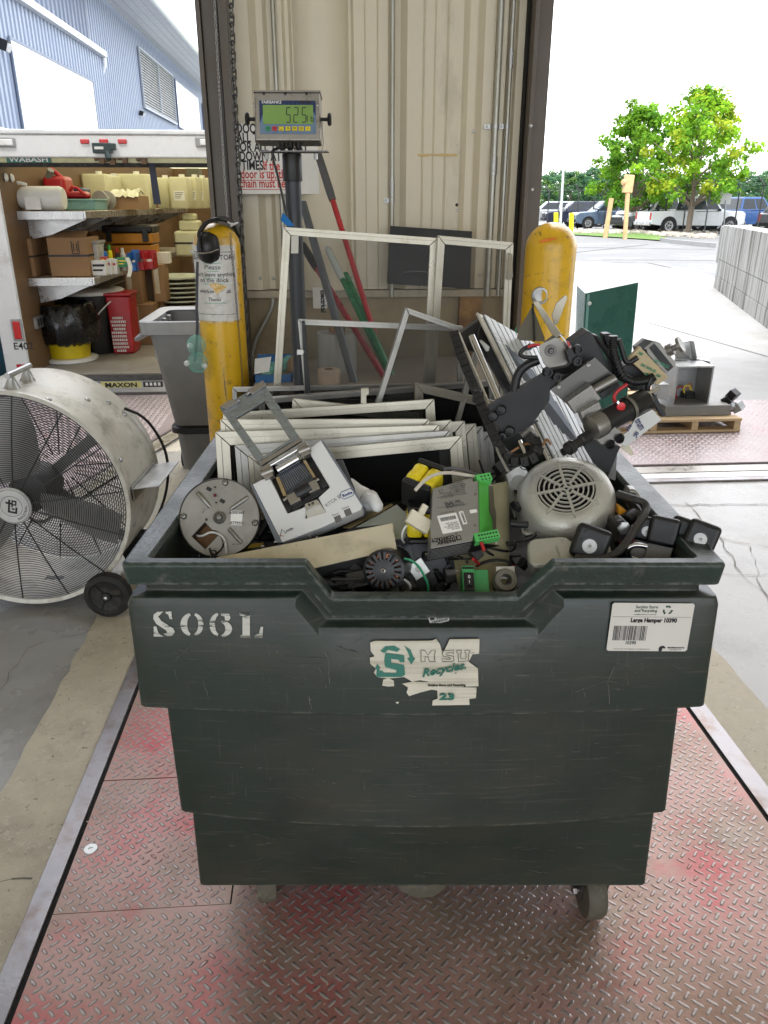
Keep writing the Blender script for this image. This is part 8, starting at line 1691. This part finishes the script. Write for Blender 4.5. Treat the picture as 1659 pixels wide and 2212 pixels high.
def links(pts,wd,Yw=.018):
 m=MB();path=pts
 for _ in range(1):
  q_=[path[0]]
  for a,b in zip(path,path[1:]):q_+=[a.lerp(b,.25),a.lerp(b,.75)]
  path=q_+[path[-1]]
 L=[0]
 for a,b in zip(path,path[1:]):L.append(L[-1]+(b-a).length)
 st=.0158;k=0;base=None
 while (k+1)*st<L[-1]:
  def at_(d):
   for i in range(len(L)-1):
    if L[i+1]>=d:return path[i].lerp(path[i+1],(d-L[i])/(L[i+1]-L[i]))
   return path[-1]
  a,b=at_(k*st),at_((k+1)*st);x=(b-a).normalized();z=(HF*-1);z=(z-x*z.dot(x)).normalized();y=z.cross(x);M=Matrix((x,y,z)).transposed().to_4x4();M.translation=(a+b)/2
  M=RM[gt.name].inverted() @ M
  if base is None:
   lm=MB();lm.box((0,0,0),(.0148,.019,.024));lm.lathe([(.0042,.012),(.0042,.0134),(.003,.0136)],(.001,0,0),seg=10);base=lm.build('chain_link',RUB,gt,bev=.0012);base.matrix_local=M
  else:
   o=share(base,'chain_link',gt,M);b_=o.modifiers.new('edge','BEVEL');b_.width=.0012;b_.segments=1;b_.limit_method='ANGLE'
  k+=1
links([H(*kW(1190,780),1.68),H(*kW(1240,930),1.62),H(*kW(1320,1120),1.57),H(*kC(1110,150),1.52),H(*kC(1200,370),1.47),H(*kC(1285,560),1.42),H(*kC(1350,640),1.40),H(*kC(1445,655),1.39),H(*kC(1560,625),1.39),H(*kC(1600,540),1.40),H(*kC(1560,470),1.42),H(*kC(1480,430),1.43)],0)
m=MB();m.tube([H(*kC(1020,0),1.60),H(*kC(1150,260),1.50),H(*kC(1260,570),1.41),H(*kC(1350,740),1.36)],.003,8,1);m.build('chain_tray_edge',ALU2,gt,True)
n2=-HF
arm=[kC(1185,210),kC(1659,-70),kR(240,490),kR(400,618),kR(345,700),kR(340,780),kR(215,955),kC(1600,330),kC(1310,500)]
def YA(p_):return 1.46-(p_[0]-1054)*.00012
m=MB();m.wprism([H(*p_,YA(p_)) for p_ in arm],HF*.014);m.build('arm_plate',BLKM,gt,True,bev=.001)
for x,y in ((1295,235),(1230,285),(1365,405),(1305,450)):
 c=H(*kC(x,y),1.455);m=MB();m.lathe([(.0095,0),(.0095,.012),(.0082,.0135),(.005,.0135),(.0048,.006),(.001,.006)],c,n2+RT*-.25+Vector((0,0,.1)),20,cap1=False);m.build('cap_bolt',BLK,gt,True,smooth=50)
def HQ(pts,Y,k=kR):return [H(*k(*p_),Y if not isinstance(Y,(list,tuple)) else Y[i]) for i,p_ in enumerate(pts)]
m=MB();m.wprism(HQ([(505,325),(655,213),(680,225),(880,590),(500,830),(345,690)],1.475),HF*.05);m.build('carriage_block',BLKM,gt,True,bev=.002)
SIL=mat('machined_silver',(.235,.225,.205),.36,.75,.08,10)
m=MB();m.wprism(HQ([(345,693),(712,428),(910,625),(498,822)],1.435),HF*.012);m.build('cover_plate',mat('satin_grey_plate',(.12,.117,.11),.33,.8,.06),gt,True,bev=.0008)
for x,y in ((415,665),(655,487)):c=H(*kR(x,y),1.434);m=MB();m.lathe([(.0045,0),(.004,.002),(.002,.0015)],c,n2,12);m.build('plate_screw',SIL,gt,True)
m=MB();m.tube(HQ([(690,705),(880,600)],1.42),.009,14);m.build('slide_rail',SIL,gt,True)
m=MB();q=HQ([(760,745),(905,655)],1.42);d_=(q[1]-q[0])
for k in range(13):p_=q[0]+d_*(k+.5)/13;m.box(p_,(.004,.006,.012),Matrix.Rotation(-.5,3,HF))
m.build('gear_rack',BLK,gt,True)
m=MB();m.wprism(HQ([(482,795),(682,655),(765,770),(720,800),(545,895)],1.405),HF*.03);m.build('slider_block',SIL,gt,True,bev=.002)
m=MB();m.wprism(HQ([(585,880),(745,790),(800,925),(640,1010)],1.385),HF*.035);m.build('spindle_clamp',SIL,gt,True,bev=.002)
m=MB();m.wprism(HQ([(610,932),(768,850),(772,858),(614,942)],1.383),HF*.003);m.build('clamp_slit',BLK,gt,True)
s0,s1=H(*kR(700,1000),1.375),H(*kR(1130,770),1.43);ds=(s1-s0).normalized()
def rr_at(p_,px):return px/(2.074*1.8228)*(p_-CAM).dot(FWD)/FPX
r1=rr_at(s0,108);Ls=(s1-s0).length
m=MB();m.lathe([(r1*.5,-.012),(r1*.95,-.006),(r1,0),(r1,.02)],s0,ds,40);m.build('spindle_collar',SIL,gt,True,smooth=45)
m=MB();m.lathe([(r1*.92,.021),(r1*.92,Ls*.62),(r1*.98,Ls*.62),(r1*.98,Ls*.68),(r1*.88,Ls*.70),(r1*.88,Ls*.97),(r1*.75,Ls)],s0,ds,40);m.build('spindle_motor',BLK,gt,True,smooth=40)
m=MB();m.lathe([(r1*.99,Ls*.625),(r1*.995,Ls*.675)],s0,ds,40,cap0=False,cap1=False);m.build('spindle_band',SIL,gt,True)
m=MB();m.lathe([(r1*.72,Ls*1.0),(r1*.66,Ls*1.03),(r1*.2,Ls*1.03)],s0,ds,32);m.build('spindle_cap',SIL,gt,True)
n0_=H(*kR(660,1072),1.36);n1_=H(*kR(520,1160),1.335);m=MB();m.lathe([(.011,0),(.011,.02),(.0085,.022),(.0085,.042),(.0125,.044),(.0125,.055),(.007,.057),(.007,.068)],n0_,n1_-n0_,20);m.build('collet',BLKM,gt,True,smooth=40)
m=MB();m.wprism(HQ([(655,990),(800,925),(830,955),(935,1045),(930,1085),(830,1145),(760,1150),(690,1085)],1.37),HF*.028);m.build('front_casting',SIL,gt,True,bev=.003)
for x,y in ((785,980),(715,1030),(915,1085),(840,1135)):c=H(*kR(x,y),1.37);m=MB();m.lathe([(.0085,0),(.0085,.008),(.005,.008),(.0045,.003),(.001,.003)],c,n2+RT*-.4+Vector((0,0,-.2)),16,cap1=False);m.build('cap_bolt',BLK,gt,True)
m=MB();m.wprism(HQ([(865,1105),(985,1035),(1040,930),(1180,855),(1258,940),(960,1165)],1.395),HF*.006);npt=m.build('name_plate',mat('plate_silver',(.50,.50,.48),.35,.4),gt,True,bev=.001)
o_=H(*kR(958,1150),1.392);x_=H(*kR(1255,935),1.392);y_=H(*kR(870,1105),1.392);NM=RM[gt.name].inverted() @ MF(o_,x_,y_)
INB=mat('navy_ink',(.02,.03,.12),.5)
Mt=NM @ Matrix.Translation((.018,.062,.0));M90=Matrix.Rotation(R(-62+4),4,'Z')
a=H(*kR(1035,950),1.3915);b=H(*kR(1135,1020),1.3915);
Mt=RM[gt.name].inverted() @ MF(a,a+(H(*kR(1100,1060),1.3915)-a),a+(H(*kR(1100,905),1.3915)-a));text('plate_text','trum',.019,INB,npt,Matrix.Translation((0,0,0)) @ Mt,bold=.0003,ext=.0001,sx=.6)
for s_,x,y in (('E',962,1015),('R',1020,1070)):a=H(*kR(x,y),1.3915);text('plate_text',s_,.015,INB,npt,RM[gt.name].inverted() @ MF(a,H(*kR(x+50,y+30),1.3915),H(*kR(x+30,y-50),1.3915)),bold=.0002,ext=.0001)
m=MB();m.wprism(HQ([(1165,755),(1205,735),(1298,900),(1260,920)],1.42),HF*.02);m.build('side_bracket',BLKM,gt,True,bev=.001)
def stepper(pts,Y,dvec,lab=None):
 q=HQ(pts,Y);cen=sum(q,Vector())/len(q);q2=[]
 n_=len(q)
 for i in range(n_):a,b,c_=q[i],q[(i+1)%n_],q[i-1];q2+=[a.lerp(c_,.12),a.lerp(b,.12)]
 d_=dvec
 m=MB();m.wprism(q2,d_*.010);m.build('motor_end_plate',SIL,gt,True,bev=.0012)
 m=MB();m.wprism([cen+(p_-cen)*.98+d_*.0102 for p_ in q2],d_*.026);m.build('motor_laminations',BLK,gt,True,bev=.001)
 m=MB();m.wprism([p_+d_*.0365 for p_ in q2],d_*.010);m.build('motor_end_plate',SIL,gt,True,bev=.0012)
 return cen
cen=stepper([(245,330),(410,255),(520,425),(470,490),(330,520),(280,470)],1.44,(HF*.6+RT*.75+Vector((0,0,-.55))).normalized())
m=MB();c=H(*kR(350,375),1.439);m.lathe([(.011,-.001),(.011,.0015),(.0055,.0015),(.0055,-.001),(.004,.004),(.001,.004)],c,n2,20,cap1=False);m.build('shaft_boss',DSTEEL,gt,True)
for x,y in ((578,365),(562,460),(400,588),(328,552)):c=H(*kR(x,y),1.43);m=MB();m.lathe([(.0085,-.01),(.0085,.004),(.005,.004),(.0045,.001),(.001,.001)],c,n2+RT*.2,16,cap1=False);m.build('cap_bolt',BLK,gt,True)
m=MB();m.wprism(HQ([(470,380),(520,330),(580,470),(560,490),(500,480)],1.43),HF*.02);m.build('motor_bracket',BLKM,gt,True,bev=.002)
m=MB();m.wprism(HQ([(425,250),(440,250),(520,345),(505,355)],1.43),HF*.006);m.build('label_flag',WHT,gt,True);m=MB();m.wprism(HQ([(475,300),(500,298),(515,355),(495,340)],1.428),HF*.001);m.build('red_mark',REDP,gt,True)
stepper([(1225,288),(1385,490),(1290,568),(1118,378)],1.52,(HF*.9+RT*-.3).normalized())
m=MB();m.wprism(HQ([(1158,350),(1200,320),(1352,505),(1310,545)],1.515),HF*.002);m.build('motor_band',BLK,gt,True)
c=H(*kR(1310,340),1.52);c1=H(*kR(1385,400),1.50);m=MB();m.lathe([(.012,0),(.012,.012),(.006,.013),(.006,.022),(.016,.024),(.016,.03)],H(*kR(1300,380),1.53),H(*kR(1390,335),1.52)-H(*kR(1300,380),1.53),18);m.build('pulley',SIL,gt,True,smooth=40)
BRN=mat('brown_adhesive_film',(.42,.33,.18),.3,0,.1,14,dirt=((.3,.22,.12),.5,.75,20));q=HQ([(985,445),(1078,340),(1312,592),(1222,660)],1.465);m=MB();m.wprism(q,HF*.012);ap_=m.build('taped_plate',BRN,gt,True,bev=.001)
a3=HQ([(1040,450),(1090,500),(1070,400)],1.4635)
for (x,y) in ((1080,495),(1110,570),(1185,460),(1060,400),(1205,580)):
 a=H(*kR(x,y),1.4638);text('film_print','3M 300LSE' if x in (1080,1185) else '3M',.0075,mat('film_green',(.02,.2,.1),.5),ap_,RM[gt.name].inverted() @ MF(a,H(*kR(x+60,y+30),1.4638),H(*kR(x+25,y-50),1.4638)),bold=.0002,ext=.0001)
m=MB();m.wprism(HQ([(700,250),(735,250),(905,470),(1040,600),(960,650),(880,600),(830,440)],1.49),HF*.03);m.build('rear_arm',BLKM,gt,True,bev=.002)
m=MB();m.wprism(HQ([(770,240),(850,235),(880,330),(860,420),(800,330)],1.50),HF*.03);m.build('hose_clip',BLK,gt,True,bev=.004)
m=MB();m.wprism(HQ([(930,500),(1060,470),(1200,640),(1130,700),(1010,700),(940,640)],1.485),HF*.04);m.build('lower_bracket',BLKM,gt,True,bev=.002)
def loom(pts,r_,Y,mt=BLK,nm='cable_loom'):
 m=MB();p_=HQ(pts,Y);m.tube(p_,r_,10,2);o=m.build(nm,mt,gt,True,smooth=60);return p_
p_=loom([(860,260),(855,350),(880,450),(930,590),(1030,635),(1140,620),(1190,590)],.0075,1.455)
m=MB();
for k in range(34):
 f_=k/33*(len(p_)-1);i=min(int(f_),len(p_)-2);a=p_[i].lerp(p_[i+1],f_-i);d_=(p_[i+1]-p_[i]).normalized();m.lathe([(.0083,-.0016),(.0090,0),(.0083,.0016)],a,d_,10)
m.build('spiral_wrap',BLK,gt,True,kind='stuff')
loom([(905,280),(940,400),(960,470),(1000,470),(1060,430)],.005,1.46);loom([(250,450),(150,490),(80,560),(50,700)],.0088,1.46);loom([(240,430),(140,430),(95,410),(110,375),(160,340),(230,330)],.004,1.44)
loom([(260,325),(200,330),(160,345)],.0025,1.43,REDP,'red_lead');loom([(1170,600),(1130,700),(1170,780),(1195,730)],.005,1.45)
loom([(975,650),(910,690),(870,735),(865,775),(885,800)],.0035,1.40,REDP,'red_lead')
c=H(*kR(920,828),1.385);m=MB();m.lathe([(.008,0),(.008,.004),(.005,.005)],c,n2,20);m.build('red_button',mat('signal_red',(.6,.015,.02),.35),gt,True);m=MB();m.tube(HQ([(885,795),(905,812)],1.384),.0035,8);m.build('crimp_tag',CHRM,gt,True)
m=MB();c=H(*kR(1135,735),1.42);m.tube([c,c+ds*.03],.0035,8);m.lathe([(.007,0),(.007,.004)],c,ds,6);m.build('terminal_stud',CHRM,gt,True)
m=MB();m.wprism(HQ([(150,345),(180,320),(215,335),(190,370),(150,375)],1.43),HF*.01);m.build('cable_plug',BLK,gt,True,bev=.001)
m=MB();m.wprism(HQ([(600,1120),(700,1060),(920,1160),(830,1360),(780,1380),(700,1290)],1.46),HF*.02);m.build('foot_plate',BLKM,gt,True,bev=.001)
m=MB();m.wprism(HQ([(830,1360),(895,1210),(880,1440),(810,1420)],1.47),HF*.05);tag(m.build('grey_post_end',mat('satin_grey_post',(.2,.2,.19),.4,.5),bev=.002),'grey metal post end between the gantry foot and the hamper rim','post')
m=MB();m.wprism(HQ([(920,1165),(980,1120),(1030,1225),(1000,1232)],1.50),HF*.003);tag(m.build('cream_shard',CRM),'cream metal shard poking over the right rim below the name plate','shard')
t=thing('bent_frame','crossed pale frame strips with a torn grey mesh in front of the right bollard','window screen',H(*kR(250,330),1.75))
m=MB();m.wprism(HQ([(205,-20),(245,-30),(440,240),(395,270),(360,240)],1.72),HF*.006);m.build('strip',ANOD,t,True,bev=.001);m=MB();m.wprism(HQ([(360,90),(395,-10),(470,-80),(490,-60),(405,165),(380,160)],1.74),HF*.006);m.build('strip',ANOD,t,True,bev=.001)
m=MB();m.wprism(HQ([(70,290),(95,190),(200,10),(300,270),(390,240),(330,180),(380,300),(340,330)],1.77)[:4]+HQ([(300,300)],1.77),HF*.001);m.build('torn_mesh',sheer('grey_torn_mesh',(.18,.165,.13),.93),t,True,smooth=0)
m=MB();m.tube(HQ([(203,-10),(210,120),(215,300)],1.765),.0025,6);m.build('bead',RUB,t,True)
m=MB();m.wprism(HQ([(300,300),(395,230),(460,250),(300,330)],1.74),HF*.003);m.build('mesh_fold',sheer('grey_torn_mesh',(.18,.165,.13),.93),t,True,smooth=0)
m=MB();m.wprism(HQ([(25,270),(70,180),(75,250),(50,305)],1.80),HF*.004);tag(m.build('green_shard',mat('bright_green_film',(.02,.28,.14),.4)),'small bright green shard at the foot of the right bollard','shard')
# ---- black cased units and cables at the right corner
def endcap(lab,c,tiltv,s_,body=True,scr_=True,mtb=None):
 t=thing('actuator',lab,'actuator',c);z=(CAM-c).normalized();x=tiltv-z*tiltv.dot(z);x.normalize();y=z.cross(x);M=Matrix((x,y,z)).transposed().to_4x4()
 m=MB();m.box((0,0,-.02),(s_,s_,.045));m.xf(M);m.build('end_cap',BLK,t,bev=s_*.16,seg=3)
 if scr_:m=MB();m.lathe([(s_*.22,.002),(s_*.20,.0045),(s_*.05,.0045),(.001,.003)],(0,-s_*.08,0),seg=20);m.xf(M);m.build('cap_screw',GALV,t)
 if body:m=MB();m.box((0,-s_*1.35,-.024),(s_*.86,s_*1.9,.03));m.xf(M);m.build('housing',mtb or mat('satin_grey_case',(.16,.155,.15),.38,.4),t,bev=.003)
 return t
SG=mat('satin_grey_case',(.25,.245,.235),.38,.4)
endcap('black capped grey actuator just right of the coiled cable, leftmost of the right group',H(*kR(1140,1835),1.27),RT+UP*-.25,.046)
endcap('black cased unit with a broken top in the middle of the right group',H(*kR(1270,1850),1.245),RT+UP*-.22,.052,True,False,mat('dark_grey_box',(.21,.20,.185),.45))
endcap('dark capped blue grey actuator behind the rightmost one',H(*kR(1440,1860),1.25),RT+UP*-.35,.052,True,False,mat('blue_grey_case',(.2,.24,.3),.35))
endcap('rightmost black capped actuator hanging over the rim corner',H(*kR(1580,1895),1.215),RT+UP*-.38,.054)
endcap('black capped unit leaning on the front of the big motor',H(*kR(675,1950),1.215),RT+UP*-.35,.062,False)
CBL=mat('worn_cable',(.035,.033,.03),.45,0,.3,20,.1,80)
m=MB();m.tube(HQ([(550,2065),(700,2085),(850,2060),(960,1960),(1040,1830),(1110,1720),(1135,1660),(1120,1615),(1040,1590),(980,1570),(900,1545)],[1.20,1.195,1.20,1.22,1.25,1.28,1.30,1.31,1.32,1.34,1.36]),.0072,12,2);tag(m.build('thick_cable',CBL,smooth=60),'thick worn black cable looping from the motor front to the right rim','cable')
m=MB();m.tube(HQ([(900,1540),(980,1590),(1060,1670),(1075,1740),(1020,1850)],[1.38,1.36,1.33,1.32,1.30]),.007,12,2);tag(m.build('black_cable',BLK,smooth=60),'second black cable running behind the thick looping one','cable')
m=MB();m.tube(HQ([(1130,1975),(1060,1960),(1000,1970),(975,2010),(990,2060),(1050,2080)],1.215),.005,10,2);tag(m.build('steel_hook',CHRM,smooth=60),'bent shiny steel hook at the base of the right group of actuators','hook')
m=MB();m.wprism(HQ([(905,1645),(960,1680),(1000,1720),(950,1752),(905,1720)],1.33),HF*.02);tag(m.build('orange_block',mat('bright_orange',(.75,.33,.02),.4),bev=.002),'small bright orange plastic block right of the big motor','plastic part')
m=MB();m.wprism(HQ([(985,1510),(1050,1510),(1140,1640),(1080,1680),(1010,1700),(960,1600)],1.37),HF*.03);tag(m.build('grey_casting',SIL,bev=.006),'rounded grey casting behind the black cables at the right','casting')
m=MB();m.wprism(HQ([(885,1760),(930,1740),(1010,1820),(1010,1860),(960,1870),(890,1820)],1.27),HF*.02);o=m.build('dark_bracket',DSTEEL,bev=.003);tag(o,'dark bracket with a bright bolt right of the big motor','bracket')
m=MB();m.lathe([(.012,0),(.012,.006),(.006,.008)],H(*kR(945,1820),1.265),n2,6);tag(m.build('bright_bolt',GALV),'bright hex bolt on the dark bracket right of the big motor','bolt')
m=MB();m.cyl(H(*kR(960,1780),1.31),H(*kR(1040,1720),1.33),.016);tag(m.build('black_stub',BLK,bev=.002),'stubby black knob above the dark bracket','knob')
m=MB();random.seed(9)
for _ in range(160):
 px,py=random.uniform(440,1480),random.uniform(1150,1275);q=H(px,py,random.uniform(1.24,1.4));s_=random.uniform(.001,.003);m.box(q,(s_*2,s_,s_),Matrix.Rotation(random.uniform(0,3),3,'X'))
tag(m.build('metal_chips',ALU2,kind='stuff',smooth=0),'small pale metal chips scattered through the scrap','chips')
random.seed(77)
WC=[('black',BLK),('black',BLK),('dark grey',mat('grey_wire',(.09,.09,.09))),('red',REDP),('white',WHT),('black',BLK),('brown',mat('brown_wire',(.3,.14,.05),.4)),('black',BLK)]
for i,(x,y,Y,sp) in enumerate(((1135,1160,1.33,60),(1125,1200,1.30,50),(1150,1130,1.36,45),(1110,1240,1.27,45),(760,1255,1.25,50),(720,1250,1.24,45),(940,1190,1.29,40),(880,1130,1.34,40),(585,1180,1.37,35),(1000,1205,1.27,35),(1300,1140,1.31,40),(1340,1170,1.28,45),(1370,1190,1.27,40),(1140,1015,1.45,45),(1190,960,1.42,35),(430,1200,1.27,30),(1240,1180,1.23,35),(970,1260,1.24,30))):
 nm_,mt=WC[i%8];p_=[(x,y)]
 for k in range(6):p_.append((p_[-1][0]+random.uniform(-sp,sp),p_[-1][1]+random.uniform(-sp,sp)*.6))
 m=MB();m.tube([H(a,b,Y+random.uniform(-.02,.02)) for a,b in p_],random.choice((.0011,.0016,.0024)),6,2)
 tag(m.build('thin_wire',mt,smooth=60),'thin %s wire looping loosely over the dark scrap in the hamper'%nm_,'wire','thin wires tangled over the scrap')
wear(SCR,(.5,.5,.48),.004);wear(CRM,(.25,.2,.12),.003,ns=90);wear(SIL,(.55,.54,.5),.002);wear(BLKM,(.16,.16,.16),.0022,ns=120,amt=.8);wear(HAM,(.42,.41,.36),.004)
wear(RAILM,(.42,.38,.34),.004);wear(JAMB,(.26,.23,.2),.006)
